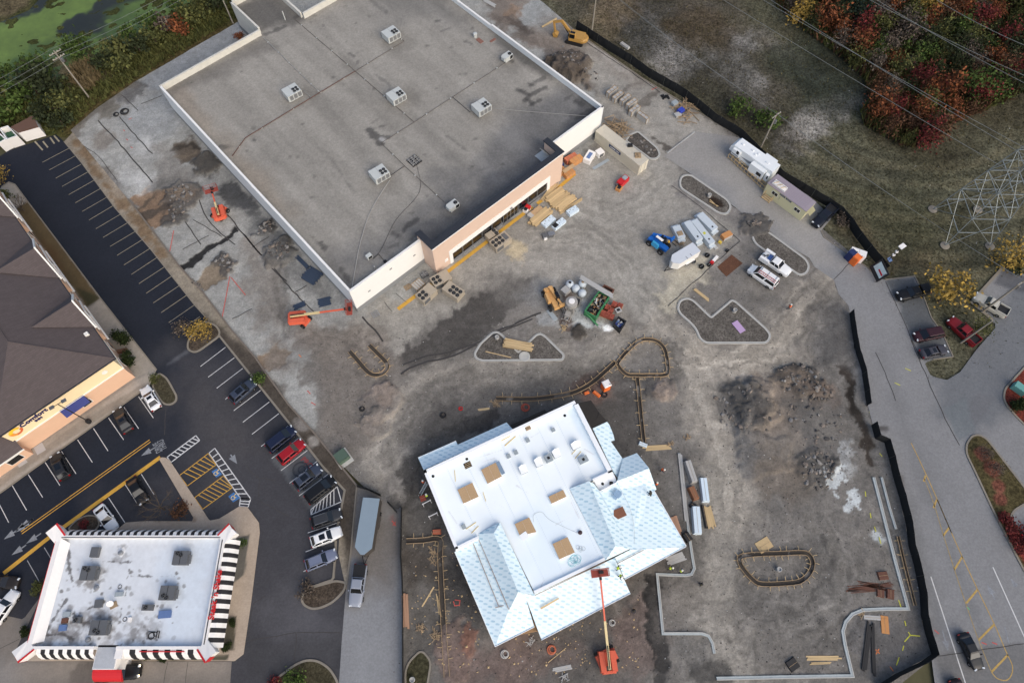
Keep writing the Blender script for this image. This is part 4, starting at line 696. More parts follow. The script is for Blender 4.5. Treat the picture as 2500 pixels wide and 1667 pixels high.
# --- the new restaurant under construction (white membrane, blue printed underlayment)
RO=T('r',105,590,0);RA=math.radians(25.4)
RO=P(1000+700/3.136,960+800/3.136,0)
rest=thing('unfinished_restaurant','unfinished restaurant with white membrane roof and blue printed underlayment slopes','restaurant',RO)
def underlay(name,c1,c2,ang_):
    m=bpy.data.materials.new(name);m.use_nodes=True;N=m.node_tree.nodes;L=m.node_tree.links;b=N['Principled BSDF'];b.inputs['Roughness'].default_value=.6
    tc=N.new('ShaderNodeTexCoord');mp=N.new('ShaderNodeMapping');mp.inputs['Rotation'].default_value=(0,0,-ang_);L.new(tc.outputs['Object'],mp.inputs[0]);sp=N.new('ShaderNodeSeparateXYZ');L.new(mp.outputs[0],sp.inputs[0])
    def mm(op,a,bb=0.):
        q=N.new('ShaderNodeMath');q.operation=op
        for i,v in enumerate((a,bb)):
            if isinstance(v,(int,float)):q.inputs[i].default_value=v
            else:L.new(v,q.inputs[i])
        return q.outputs[0]
    v=mm('MULTIPLY',sp.outputs[1],1/.62);row=mm('FLOOR',v);u=mm('ADD',mm('MULTIPLY',sp.outputs[0],1/.86),mm('MULTIPLY',mm('MODULO',mm('ABSOLUTE',row),2.),.5))
    fu,fv=mm('SUBTRACT',mm('FRACT',u),.5),mm('SUBTRACT',mm('FRACT',v),.5)
    d1=mm('ADD',mm('POWER',mm('MULTIPLY',mm('ADD',fu,mm('MULTIPLY',fv,.5)),3.4),2.),mm('POWER',mm('MULTIPLY',mm('SUBTRACT',fv,.05),2.7),2.))
    fu2=mm('SUBTRACT',fu,.18);d2=mm('ADD',mm('POWER',mm('MULTIPLY',fu2,5.),2.),mm('POWER',mm('MULTIPLY',mm('ADD',fv,.16),4.2),2.))
    nz=N.new('ShaderNodeTexNoise');nz.inputs['Scale'].default_value=5.;L.new(tc.outputs['Object'],nz.inputs[0])
    r=N.new('ShaderNodeMapRange');L.new(mm('ADD',mm('MINIMUM',d1,d2),mm('MULTIPLY',nz.outputs[0],.5)),r.inputs[0]);r.inputs[1].default_value=.4;r.inputs[2].default_value=1.25;r.inputs[3].default_value=.8;r.inputs[4].default_value=0
    wn=N.new('ShaderNodeTexWhiteNoise');cv=N.new('ShaderNodeCombineXYZ');L.new(mm('FLOOR',u),cv.inputs[0]);L.new(row,cv.inputs[1]);L.new(cv.outputs[0],wn.inputs[0]);rr=mm('MULTIPLY',r.outputs[0],mm('ADD',mm('MULTIPLY',wn.outputs[0],.8),.35))
    nb=N.new('ShaderNodeTexNoise');nb.inputs['Scale'].default_value=.35;L.new(tc.outputs['Object'],nb.inputs[0]);mr=N.new('ShaderNodeMapRange');L.new(nb.outputs[0],mr.inputs[0]);mr.inputs[3].default_value=.9;mr.inputs[4].default_value=1.06
    mx=N.new('ShaderNodeMixRGB');L.new(rr,mx.inputs[0]);mx.inputs[1].default_value=(*lin(c1),1);mx.inputs[2].default_value=(*lin(c2),1)
    sc=N.new('ShaderNodeVectorMath');sc.operation='SCALE';L.new(mx.outputs[0],sc.inputs[0]);L.new(mr.outputs[0],sc.inputs['Scale']);L.new(sc.outputs[0],b.inputs['Base Color']);return m
M_ul=underlay('printed_underlayment',(222,240,248),(158,198,218),RA)
M_tpo=mat('white_membrane',(236,240,243),.55,var=.025,scale=.3,spec=.4)
M_felt=mat('black_felt',(44,41,39),.9,var=.25,scale=2.)
M_osb=mat('osb_board',(178,150,116),.85,var=.16,scale=6.,bump=.2)
M_wood=mat('new_lumber',(190,166,126),.8,var=.14,scale=3.,island=.14)
M_woodd=mat('grey_lumber',(150,130,104),.85,var=.18,scale=3.,island=.2)
M_shea=mat('wall_sheathing',(150,120,88),.85,var=.2)
def RP(x,y,z):return T('r',x,y,z)
def slab(pts,m,name,th=.14,par=rest):
    """pts (x, y, z) in photo tile r with heights"""
    return adopt(MB().prism([RP(*p) for p in pts],th,None).build(name,m),par)
ZF=5.6
# flat roof with parapets
fr=[RP(105,592,6.2),RP(1262,55,6.2),RP(1556,598,6.2),RP(1405,665,ZF),RP(1222,730,ZF),RP(1500,1275,ZF),RP(960,1530,ZF),RP(690,990,ZF),RP(525,1075,ZF),RP(530,1105,6),RP(350,1195,6.2)]
ff=[Lp([RP(x,y,6) for x,y in [(690,990),(960,1530),(1500,1270),(1300,900),(1000,800)]],(222,236,246),.8,3,2),Lp([RP(x,y,6) for x,y in [(1190,120),(1260,60),(1550,590),(1460,570)]],(214,232,244),.7,.5,.3)]+[Ll([RP(105+1157*f+30,592-537*f+20,6),RP(105+1157*f+640,592-537*f+1300,6)],(206,220,230),.07,.8,.04,.02) for f in (.12,.24,.36,.48,.6,.72,.84)]+[Ll([RP(x,y,6),RP(x+dx,y+dy,6)],(196,200,204),.1,.6,.05,.1) for x,y,dx,dy in [(540,480,160,-50),(300,900,60,90),(930,330,70,-40),(650,830,70,40),(1240,830,60,120),(1000,1500,30,-90),(1340,420,70,40),(560,520,90,-30),(820,700,90,60),(400,1000,80,60),(1120,1000,120,-60)]]
adopt(sheet('flat_roof',[Vector((p.x,p.y,0)) for p in fr],.14,ZF,(238,246,250),ff,mat('white_membrane_roof',(236,244,248),.5,attr='Col',var=.02,scale=.5),var=((3,.012),)),rest);del bpy.data.objects['flat_roof']['kind']
def rpar(a,b,z0,z1,th,m=M_tpo,name='parapet'):
    A,B_=RP(*a,z1),RP(*b,z1);d=(B_-A);d.z=0;d.normalize();n=Vector((-d.y,d.x,0))*-th
    return adopt(MB().prism([A,B_,B_+n,A+n],z0,z1).build(name,m),rest)
rpar((105,592),(1262,55),3.9,6.2,.45);rpar((1290,78),(1556,598),3.9,6.2,.7);rpar((350,1195),(105,592),.4,6.2,.45);rpar((1556,598),(1405,668),4.7,6.2,.3);rpar((530,1108),(352,1196),4.2,6.2,.35);rpar((1500,1275),(958,1532),5.2,6.0,.4)
# walls under everything
wp=[RP(*p) for p in [(120,600,4),(1255,75,4),(1380,290,4),(1590,640,4),(1800,700,4),(2080,1150,4),(1650,1390,4),(1660,1500,4),(1000,1810,4),(690,1870,4),(380,1225,4)]]
adopt(MB().prism(wp,0,3.3).build('wall',M_shea),rest)
# low roofs: back strip, felt strip, right strip
slab([(65,493,3.6),(355,365,3.6),(368,392,3.6),(742,222,3.6),(790,275,4.6),(107,585,4.6)],M_ul,'low_roof')
slab([(757,250,3.6),(1035,124,3.6),(1060,155,4.4),(795,272,4.5)],M_felt,'felt_roof');slab([(1285,78,4.6),(1388,52,3.6),(1425,110,3.6),(1452,148,3.7),(1402,265,4.6)],M_felt,'felt_roof');slab([(1452,148,3.8),(1512,215,3.5),(1402,265,4.5)],M_felt,'felt_roof')
slab([(1402,268,4.7),(1512,217,3.6),(1530,240,3.6),(1562,320,3.6),(1570,358,3.6),(1540,366,3.6),(1632,500,3.6),(1600,660,4.3),(1560,600,4.7)],M_ul,'low_roof')
slab([(1632,498,3.7),(1740,456,3.7),(1832,570,5.2),(1590,668,5.2)],M_ul,'porch_roof');slab([(1590,670,5.2),(1832,572,5.2),(1890,735,3.8),(1470,905,3.9),(1460,760,5.0)],M_ul,'porch_roof')
MB_=[RP(1405,667,4.8),RP(1556,600,4.8),RP(1592,682,4.8),RP(1460,752,4.8)]
adopt(MB().prism(MB_,4.6,4.8).build('roof_well',M_tpo),rest);rpar((1592,682),(1460,752),4.7,5.3,.15)
# right mansard with hip, and the wide slope below it
slab([(1224,728,5.7),(1372,672,7.4),(1577,1165,7.4),(1502,1276,5.7)],M_ul,'mansard_roof');slab([(1372,672,7.4),(1412,690,6.9),(1462,755,5.2),(1685,1190,5.2),(1577,1165,7.4)],M_ul,'mansard_roof');slab([(1577,1165,7.4),(1685,1190,5.2),(1502,1276,5.4)],M_ul,'mansard_roof')
slab([(1462,757,5.05),(1800,620,4.5),(1888,736,4.0),(1872,745,4.0),(2117,1168,3.6),(1690,1200,4.9)],M_ul,'front_slope');slab([(1690,1195,4.95),(2117,1172,3.6),(1648,1422,3.6),(1572,1255,4.95)],M_ul,'front_slope')
# porch in the middle of the front and the left wing
slab([(1570,1258,5.2),(1690,1530,3.7),(1010,1885,3.7),(890,1565,5.2)],M_ul,'porch_roof',.2)
slab([(530,1118,5.1),(380,1195,4.2),(345,1210,4.0),(655,1935,3.7),(760,1655,5.1)],M_ul,'front_slope');slab([(760,1655,5.1),(655,1935,3.7),(955,1785,3.7),(890,1570,5.1)],M_ul,'front_slope')
slab([(526,1072,5.6),(690,985,6.3),(645,1070,7.3),(832,1520,7.3),(762,1652,5.4),(532,1120,5.4)],M_ul,'mansard_roof');slab([(645,1070,7.3),(692,988,6.4),(958,1545,5.6),(832,1520,7.3)],M_ul,'mansard_roof');slab([(832,1520,7.3),(962,1550,5.5),(762,1655,5.4)],M_ul,'mansard_roof')
M_strip=mat('drip_strip',(150,136,128),.7,var=.15)
for a,b in [((487,1148,4.85),(685,1635,4.85)),((655,1640,4.7),(890,1520+60,4.9)),((1575,1310,4.7),(1790,1200,4.7)),((532,1122,5.2),(760,1652,5.25)),((960,1545,5.3),(1498,1290,5.3)),((1660,870,4.7),(1700,1160,4.7))][:5]:
    adopt(MB().bar(RP(*a)+Vector((0,0,.16)),RP(*b)+Vector((0,0,.16)),.1,.1).build('trim_strip',M_strip),rest)
slab([(1000,1640,5.05),(1140,1562,5.05),(1145,1572,5.0),(1008,1652,5.0)],M_wood,'walk_board',.05)
for a,b in [((345,1212,4.05),(655,1937,3.75)),((655,1937,3.75),(955,1787,3.75)),((1010,1887,3.75),(1690,1532,3.75)),((1648,1424,3.65),(2117,1172,3.65)),((2117,1168,3.65),(1872,745,4.05)),((65,493,3.65),(355,365,3.65))]:adopt(MB().bar(RP(*a),RP(*b),.08,.2).build('fascia_board',M_tpo),rest)
# things standing on the white roof
def rbox(name,label,cat,quad,h,m,group=None,parts=()):
    v=[RP(x,y,ZF+h) for x,y in quad];c=sum(v,Vector())/4;c.z=ZF
    t=thing(name,label,cat,c,0,group);MB().prism([(p.x-c.x,p.y-c.y) for p in v],.01,h).build('curb',M_tpo,t)
    q=[(p-c)*1.02 for p in v];q=[Vector((a.x,a.y,0)) for a in q];l4=lambda a,b,k:a.lerp(b,k)
    for i in range(2):
        MB().prism([l4(q[0],q[1],i/2+.004),l4(q[0],q[1],(i+1)/2-.004),l4(q[3],q[2],(i+1)/2-.004),l4(q[3],q[2],i/2+.004)],h+.004,h+.03+.006*i).build('board',m,t)
    return t
gS='boarded openings in the white roof'
rbox('boarded_skylight','square particle-board cover nearest the left edge of the white roof','skylight cover',[(368,738),(480,684),(528,790),(412,842)],.45,M_osb,gS)
t=rbox('boarded_skylight','particle-board cover with a grey metal flap on its right side','skylight cover',[(548,585),(660,530),(705,635),(598,690)],.45,M_osb,gS)
c=t.location;v=[RP(x,y,ZF+.5) for x,y in [(660,530),(685,516),(731,608),(706,622)]];MB().prism([(p.x-c.x,p.y-c.y) for p in v],.3,.5).build('metal_flap',mat('blue_grey_metal',(136,156,176),.5,.3),t)
rbox('boarded_skylight','narrow particle-board cover beside the right blue slope','skylight cover',[(1063,790),(1175,738),(1200,790),(1088,843)],.4,M_osb,gS)
t=rbox('boarded_skylight','particle-board cover with one corner hidden by a white sheet','skylight cover',[(805,1000),(915,950),(970,1060),(845,1088)],.45,M_osb,gS)
c=t.location;v=[RP(x,y,ZF+.55) for x,y in [(835,1090),(888,1052),(918,1098),(870,1130)]];MB().prism([(p.x-c.x,p.y-c.y) for p in v],.5,.56).build('white_sheet',M_tpo,t)
rbox('boarded_skylight','particle-board cover near the front edge beside coiled hoses','skylight cover',[(1095,1152),(1208,1100),(1264,1215),(1147,1268)],.45,M_osb,gS)
t=thing('roof_access_opening','small open hatch with ladder rungs in the white roof','roof hatch',RP(445,548,ZF));MB().box(-.55,.55,-.45,.45,.005,.02).build('opening',M_fan,t,rz=RA)
for k in range(3):MB().box(-.5,.5,-.02,.04,.02,.06).build('rung',M_wood,t,(.0,-.3+k*.28,0),RA)
gC='grey curbs on the white roof'
M_curbg=mat('curb_grey',(150,160,166),.6,var=.1)
def curbbox(x,y,L_,W_,H_,lab,wrap=False,hole=False):
    t=thing('vent_curb',lab,'vent curb',RP(x,y,ZF),RA,gC);MB().box(-L_/2,L_/2,-W_/2,W_/2,.01,H_).build('curb',M_curbg,t)
    MB().box(-L_/2-.04,L_/2+.04,-W_/2-.04,W_/2+.04,H_+.002,H_+.04).build('flange',M_curbg if not wrap else M_tpo,t)
    if wrap:MB().add([(-L_/2,-W_/2-.05,H_+.05),(L_/2,-W_/2-.05,H_+.05),(L_/2+.15,W_/2,H_+.3),(0,W_/2+.1,H_+.5),(-L_/2,W_/2,H_+.12)],[(0,1,2,3,4)]).build('loose_membrane',M_tpo,t)
    if hole:MB().box(-.2,.2,-.2,.2,H_+.042,H_+.06).build('opening',M_fan,t)
for a in [(868,590,1.,1.1,.6,'grey vent curb half wrapped in white nearest the flap cover',True),(985,535,1.,1.1,.6,'white topped vent curb at the left of three in a row',True),(1062,502,1.,1.1,.6,'grey vent curb with dark hole, middle of three in a row',False,True),(1122,468,1.,1.1,.6,'vent curb with peaked white membrane, right of three in a row',True),(1270,405,1.3,.9,.55,'white peaked vent curb closest to the right parapet',True),(1328,512,1.3,.9,.5,'grey vent curb with dark hole by the right parapet',False,True),
          (757,483,.5,.6,.3,'tiny grey curb, left of a pair on the white roof'),(813,455,.5,.6,.3,'tiny grey curb, right of a pair on the white roof'),(903,362,.5,.6,.3,'tiny grey curb above the row of three vent curbs'),(1098,283,.5,.5,.3,'tiny grey curb nearest the top corner of the white roof'),(415,1022,.5,.6,.3,'tiny grey curb near the left blue mansard')]:curbbox(*a)
for x,y in [(1188,170),(180,634),(438,502),(1478,692)]:
    o=MB().lathe([(.22,0),(.22,.03),(.14,.03),(.1,.12)],12).build('roof_drain',M_fan);o.location=RP(x,y,ZF+.01 if y != 692 else 4.81);adopt(o,rest)
o=MB().box(-.25,.25,-.2,.2,0,.35).build('roof_pump',M_fan);o.location=RP(1542,688,4.82);adopt(o,rest)
M_hose=mat('teal_hose',(110,190,200),.6);M_hosew=mat('pale_hose',(176,186,190),.6)
def coil(name,label,x,y,z,r,n,m,turns=3):
    b=MB();rc=random.Random(x)
    for k in range(turns):b.torus((rc.uniform(-.3,.3)*n,rc.uniform(-.2,.2)*n,.03+.03*k),r*rc.uniform(.7,1.1),.022,18,4)
    o=b.build(name,m);o.location=RP(x,y,z);return tag(o,label,'hose')
coil('hose_coil','teal hose coiled on the white roof near the front edge',1275,1285,ZF+.01,.55,2.2,M_hose,6);coil('hose_coil','pale grey hose loops beside the front particle-board cover',1310,1190,ZF+.01,.3,1.4,M_hosew,4)
o=MB().lathe([(.3,0),(.3,.3),(.12,.36)],12).build('roof_spool',mat('dark_spool',(62,44,50),.7));o.location=RP(1305,1066,ZF+.01);tag(o,'dark round spool on the white roof with a cord','spool')
def cord(name,label,pts,m,r=.025,cat='cord'):
    q=smooth_line([Vector(p) for p in pts],5);b=MB()
    for a,c in zip(q,q[1:]):b.tube(a,c,r,n=5,cap=False)
    return tag(b.build(name,m),label,cat)
cord('extension_cord','thin grey cord looping over the white roof to the dark spool',[RP(x,y,ZF+.04) for x,y in [(950,985),(950,930),(1010,908),(1070,965),(1180,1020),(1290,1070)]],M_hosew)
cord('extension_cord','grey cord running down the wide right blue slope',[RP(x,y,z) for x,y,z in [(1590,690,5.3),(1680,860,5.0),(1715,1000,4.9),(1725,1150,4.9)]],M_hosew)
for x,y,L_,W_,a,lab in [(770,365,2.2,.12,.75,'yellow board lying on the white roof near the back parapet'),(735,345,1.6,.08,.5,'thin yellow stick near the back parapet of the white roof'),(1290,470,1.4,.08,.85,'yellow stick between two curbs on the white roof'),(1255,450,.9,.07,.8,'short yellow stick beside the right vent curbs'),(470,1012,1.7,.08,.6,'thin yellow stick lying above the left mansard'),(500,1042,1.4,.08,.8,'shorter yellow stick lying above the left mansard'),(348,630,1.7,.06,1.68,'thin brown stick near the left square cover'),(573,790,1.4,.06,1.9,'thin brown stick right of the left square cover')]:
    o=MB().box(-L_/2,L_/2,-W_/2,W_/2,0,.06).build('stick',mat('yellow_wood',(206,178,84),.8,var=.1));o.location=RP(x,y,ZF+.012);o.rotation_euler.z=a;tag(o,lab,'stick')
o=MB().box(-.4,.4,-.35,.35,0,.2).box(-.4,.4,-.3,-.2,.2,.26).box(-.4,.4,0,.1,.2,.26).box(-.4,.4,.25,.33,.2,.26).build('roof_pallet',M_woodd);o.location=RP(905,265,ZF+.01);o.rotation_euler.z=RA;tag(o,'small wooden crate by the back parapet of the white roof','crate')
o=MB().prism([(-.9,-.7),(.5,-.7),(.9,0),(.5,.7),(-.9,.7)],0,.08).build('roof_board',mat('brown_panel',(128,84,64),.8,var=.1));o.location=RP(1604,918,4.98);o.rotation_euler=(0.05,0.12,RA+3.1);tag(o,'rounded brown panel lying on the wide right slope','panel')
o=MB().box(-.7,.7,-.35,.35,0,.25).box(-.3,.5,-.5,.5,.25,.45).build('wrapped_bundle',mat('blue_wrap',(140,168,196),.5,var=.2));o.location=RP(1588,778,5.1);o.rotation_euler.z=.8;tag(o,'blue-grey wrapped bundle high on the right slope','bundle')
# --- the diner with striped awnings
M_dw=mat('diner_white',(228,226,224),.6,var=.04);M_red=mat('diner_red',(190,34,40),.5,var=.06);M_db=mat('awning_black',(34,33,36),.7,var=.08)
din=thing('striped_diner','white-roofed diner with black and white striped awnings and red trim','diner',(-53.5,8.5,0))
DX0,DX1,DY0,DY1,DZ=-65.2,-41.55,1.35,15.7,4.2
def D(o):return adopt(o,din)
DP=lambda pts:TS('03',pts,DZ)
grime=(98,92,88);sl=[]
for t in [(780,1100,1.6,.7),(480,1180,1.4,.6),(360,1230,1.2,.7),(600,1230,1.6,.6),(930,570,.9,.55),(700,800,.8,.7),(740,700,1.1,.5),(1010,1200,1.,.7),(1150,1180,1.2,.45),(640,1090,1.,.5),(540,1000,.5,.6),(1330,880,1.2,.3),(1430,600,1.4,.25),(880,1230,.7,.5),(600,800,.4,.7),(500,500,.5,.6),(1040,1080,1.,.4),(820,1260,.8,.5)]:
    sl.append(Lb(DP([t[:2]])[0],t[2],grime,t[3],t[2]*.6,t[2]*.9,.7))
for pts,w in [([(265,1260),(350,1180),(420,1060),(510,930)],.35),([(340,1200),(470,1190),(560,1230)],.25),([(530,520),(520,640),(555,780)],.35),([(610,1030),(700,990),(800,950)],.12),([(920,1100),(930,1000)],.12),([(700,636),(1000,640)],.09),([(1000,750),(1340,752)],.08),([(990,700),(960,900)],.06),([(560,1040),(640,1120),(680,1090)],.4),([(1130,1160),(1130,1220),(1200,1230)],.3)]:sl.append(Ll(DP(pts),(70,66,64),w,.8,.1,.25,.6))
sl += [Lb(DP([(925,565)])[0],.55,(228,230,232),.9,.15,.3,.5),Lp(DP([(1300,450),(1700,455),(1560,1250),(1250,1250)]),(200,214,228),.5,2,1.5),Lb(DP([(660,1220)])[0],1.,(222,226,230),.7,.3,.5,.6)]
rd=random.Random(8)
for k in range(90):sl.append(Lb(Vector((rd.uniform(DX0,DX1-4),rd.uniform(DY0,DY1-4),0)),rd.uniform(.05,.28),(92,88,84),rd.uniform(.3,.8),.08,.12,.3))
D(sheet('diner_roof',[Vector((x,y,0)) for x,y in [(DX0,DY0),(DX1,DY0),(DX1,DY1),(DX0,DY1)]],.12,DZ,(206,211,217),sl,mat('diner_membrane',(205,210,216),.6,attr='Col',var=.05,scale=2.),var=((.5,.05),(3,.04))));del bpy.data.objects['diner_roof']['kind']
DL=lambda x,y:(x+53.5,y-8.5)
def dbox(x0,x1,y0,y1,z0,z1,m,name):return MB().box(x0+53.5,x1+53.5,y0-8.5,y1-8.5,z0,z1).build(name,m,din)
for a in [(DX0-.3,DX0+.35,DY0-.3,DY1+.3),(DX1-.35,DX1+.3,DY0-.3,DY1+.3)]:dbox(*a,.3,5.0,M_dw,'wall')
dbox(DX0+.35,DX1-.35,DY1-.1,DY1+.3,.3,5.,M_dw,'wall');dbox(DX0+.35,-56.4,DY0-.3,DY0+.1,.3,5.,M_dw,'wall');dbox(-53.4,DX1-.35,DY0-.3,DY0+.1,.3,5.,M_dw,'wall');dbox(DX0,DX1,DY0,DY1,0,.3,M_wallb,'plinth')
dbox(DX0-.34,DX0-.3,DY0,DY1,4.6,5.04,M_red,'red_trim');dbox(DX1-.1,DX1+.02,DY0+.3,DY1-.3,5.003,5.06,M_black,'parapet_cap');dbox(DX0+.4,DX1-.4,DY1-.06,DY1+.04,5.003,5.05,M_black,'parapet_cap')
# drive-through bay
dbox(-56.4,-53.4,-1.4,1.4,0,4.15,M_dw,'window_bay');dbox(-56.3,-53.5,-1.3,1.6,4.155,4.2,mat('bay_membrane',(170,174,180),.6,var=.12),'bay_roof')
# wind of sloping side: inner bevel of the left parapet
MB().add([(DX0+53.85,DY0-8.1,4.98),(DX0+53.85,DY1-8.6,4.98),(DX0+54.9,DY1-9.2,DZ+.02),(DX0+54.9,DY0-7.8,DZ+.02)],[(0,3,2,1)]).build('parapet_slope',M_dw,din)
def awning(a,b,out,n,z0,z1,nm='awning_stripe'):
    """n stripes from a to b; out = outward vector; each stripe its own curved piece"""
    a,b,out=Vector((*DL(*a),0)),Vector((*DL(*b),0)),Vector((*out,0));aw=bpy.data.objects.new('awning',None);link(aw,din)
    prof=[(0,z0),(.45,z0-.12),(.8,z0-(z0-z1)*.5),(1,z1)]
    for k in range(n):
        p,q=a.lerp(b,k/n),a.lerp(b,(k+1)/n);vs=[]
        for s,z in prof:vs += [p+out*s+Vector((0,0,z)),q+out*s+Vector((0,0,z))]
        MB().add(vs,[(2*i,2*i+1,2*i+3,2*i+2) for i in range(3)]).build(nm,M_db if k % 2 else M_dw,aw)
awning((DX1+.3,1.3),(DX1+.3,15.5),(1.55,0),23,4.75,3.1);awning((-64.6,DY1+.3),(-42.3,DY1+.3),(0,1.1),43,4.75,3.1);awning((-56.5,DY0-.3),(-64.2,DY0-.3),(0,-1.2),13,4.75,3.1);awning((-42.2,DY0-.3),(-52.4,DY0-.3),(0,-1.2),13,4.75,3.1)
dbox(-53.4,-52.4,-.1,1.05,3,4.9,M_dw,'wall')
for cx,cy,sx,sy in [(DX0,DY0,-1,-1),(DX1,DY0,1,-1),(DX1,DY1,1,1),(DX0,DY1,-1,1)]:
    x,y=DL(cx,cy);c=bpy.data.objects.new('flared_corner',None);link(c,din)
    def pt(a,b,z):return (x+sx*a,y+sy*b,z)
    MB().add([pt(-.9,.3,5.0),pt(.3,-.9,5.0),pt(1.9,.6,5.3),pt(1.2,1.2,5.4),pt(.6,1.9,5.3),pt(-.9,.3,3.2),pt(.3,-.9,3.2),pt(1.7,.6,3.6),pt(1.1,1.1,3.6),pt(.6,1.7,3.6)],[(0,1,2,3,4),(1,6,7,2),(2,7,8,3),(3,8,9,4),(4,9,5,0)]).build('corner_panel',M_dw,c)
    MB().add([pt(-.95,.35,5.03),pt(-.75,.2,5.05),pt(.72,1.75,5.36),pt(.6,2.0,5.34)],[(0,1,2,3)]).build('red_trim',M_red,c);MB().add([pt(1.2,1.22,5.43),pt(.6,1.95,5.34),pt(.6,1.75,3.6),pt(1.15,1.15,3.6)],[(0,1,2,3)]).build('red_trim',M_red,c)
b=MB()
for k in range(9):t=math.pi*k/8;b.add([(0,-1.05*math.sin(t)*.9,3.0+.55*math.sin(t)*1.2+.2-.5*(k/8)),(3.6,-1.05*math.sin(t)*.9,3.0+.55*math.sin(t)*1.2+.2-.5*(k/8))],[])
vs=[]
for k in range(7):t=math.pi/2*k/6;vs += [(0,-1.5*math.sin(t),2.4+1.2*math.cos(t)),(3.9,-1.5*math.sin(t),2.4+1.2*math.cos(t))]
aw=MB().add(vs,[(2*i,2*i+1,2*i+3,2*i+2) for i in range(6)]+[tuple(range(0,14,2))+(),tuple(range(13,0,-2))]).build('red_awning',M_red,din,(*DL(-56.6,-1.42),0));
text('sign_lettering',"Steak 'n Shake",1.35,M_red,din,(*DL(DX1+.36,8.0),5.15),(math.radians(60),0,math.radians(90)),.06,.02).scale=(.84,.95,1)
dbox(-50.2,-44.2,DY0-.62,DY0-.5,4.4,4.9,M_red,'red_sign_rail')
# plant on the diner roof
def dpt(x,y,z=DZ):return T('03',x,y,z)
def grey_unit(lab,x,y,fans,L_=2.1,W_=1.9,H_=1.05,rz=0.,box2=True):
    t=thing('rooftop_unit',lab,'rooftop unit',dpt(x,y),rz,'air units on the diner roof');MB().box(-L_/2+.1,L_/2-.1,-W_/2+.1,W_/2-.1,.0,.2).build('curb',M_alu,t);MB().box(-L_/2,L_/2,-W_/2,W_/2,.2,H_).build('casing',M_rtug,t)
    if box2:MB().box(L_/2,L_/2+.25,-W_/2+.2,W_/2-.5,.3,H_-.2).build('hood',M_rtug,t);MB().box(-.03,.03,-W_/2,W_/2,H_,H_+.02).build('seam',M_fan,t)
    fan_parts(t,fans,.3,H_);return t
grey_unit('dark grey two-fan unit at the right rear of the diner roof',1405,615,[(-.5,.62),(.0,.38)]);grey_unit('dark grey two-fan unit at the left of the diner roof by the cable',705,730,[(-.6,.62),(-.05,.38)]);grey_unit('dark grey two-fan unit toward the right front of the diner roof',1305,880,[(-.45,-.35),(.05,-.65)]);grey_unit('dark grey two-fan unit at the front of the diner roof by the soot',785,1145,[(-.4,-.35),(.1,-.6)],2.3)
grey_unit('small grey unit without a fan near the rear left of the diner roof',745,570,[],1.1,1.4,.8,0,False);grey_unit('low one-fan condenser in the middle of the diner roof',1145,990,[(-.2,0)],1.5,.8,.7,0,False);grey_unit('one-fan condenser beside the brown vent on the diner roof',605,1085,[(-.1,0)],1.1,.8,.6,0,False)
M_bluep=mat('blue_panel',(92,116,160),.5,var=.1);M_rust=mat('rusty_metal',(98,66,54),.85,var=.3)
for lab,x,y,L_,W_,m in [('flat blue panel lying near the right front of the diner roof',1270,1042,1.6,.9,M_bluep),('pale vent hood at the left front of the diner roof',520,1042,.9,.6,M_curbg),('rusty square vent at the left front of the diner roof',505,1090,.7,.6,M_rust),('blue grey vent hood at the far left front of the diner roof',490,1145,.9,.7,M_bluep),('pale box beside the satellite dish on the diner roof',920,888,1.,.5,M_curbg),('weathered frame left of the satellite dish',765,960,1.,1.,M_rtug)]:
    t=thing('roof_vent_box',lab,'vent',dpt(x,y),.08);MB().box(-L_/2,L_/2,-W_/2,W_/2,0,.35).build('casing',m,t);MB().box(-L_/2-.05,L_/2+.05,-W_/2-.05,W_/2+.05,.352,.4).build('cover',m,t)
t=thing('satellite_dish','white round satellite dish on a weathered frame on the diner roof','satellite dish',dpt(870,970),.5);MB().box(-.5,.5,-.4,.4,0,.12).build('frame',M_woodd,t);MB().tube((0,0,.1),(0,.1,.9),.05).build('mast',M_alu,t);MB().lathe([(.05,0),(.3,.05),(.45,.16),(.42,.18),(.28,.09),(.02,.04)],16).build('dish',M_dw,t,(0.05,.15,.95),(.7,.2,0))
for x,y,r in [(930,572,.3),(745,838,.3),(680,1235,.3)]:tag(MB().lathe([(r,0),(r,.3),(r*1.2,.32),(r*.9,.5),(.05,.55)],12).build('exhaust_cap',M_alu),{930:'metal exhaust cap in the clean white patch of the diner roof',745:'metal exhaust cap below the left grey unit',680:'metal exhaust cap near the soot at the diner front'}[x],'exhaust cap').location=dpt(x,y)
coil('hose_coil','',0,0,0,.3,0,M_fan,3);o=bpy.data.objects['hose_coil.002'];o.location=dpt(920,830,DZ+.02);o['label']='black hose coil in the middle of the diner roof'
b=MB();b.torus((0,0,.04),.4,.06,18,5);b.torus((.5,.2,.04),.25,.05,12,5);b.bar((-.5,.5,.04),(.4,.5,.04),.1);b.bar((.7,-.3,.04),(.7,.6,.04),.1);b.bar((1.,-.3,.04),(1.,.6,.04),.1);tag(b.build('scrap_hose',M_fan),'tangled black hoses and bars at the front of the diner roof','hose').location=dpt(1160,1205,DZ+.01)
tag(MB().torus((0,0,.04),.27,.04,16,5).build('roof_ring',M_fan),'black ring lying right of the front grey unit','ring').location=dpt(957,1078,DZ+.01);tag(MB().box(-.2,.2,-.3,.3,0,.3).build('roof_fixture',M_dw),'small white fixture beside the black ring on the diner roof','fixture').location=dpt(998,1082)

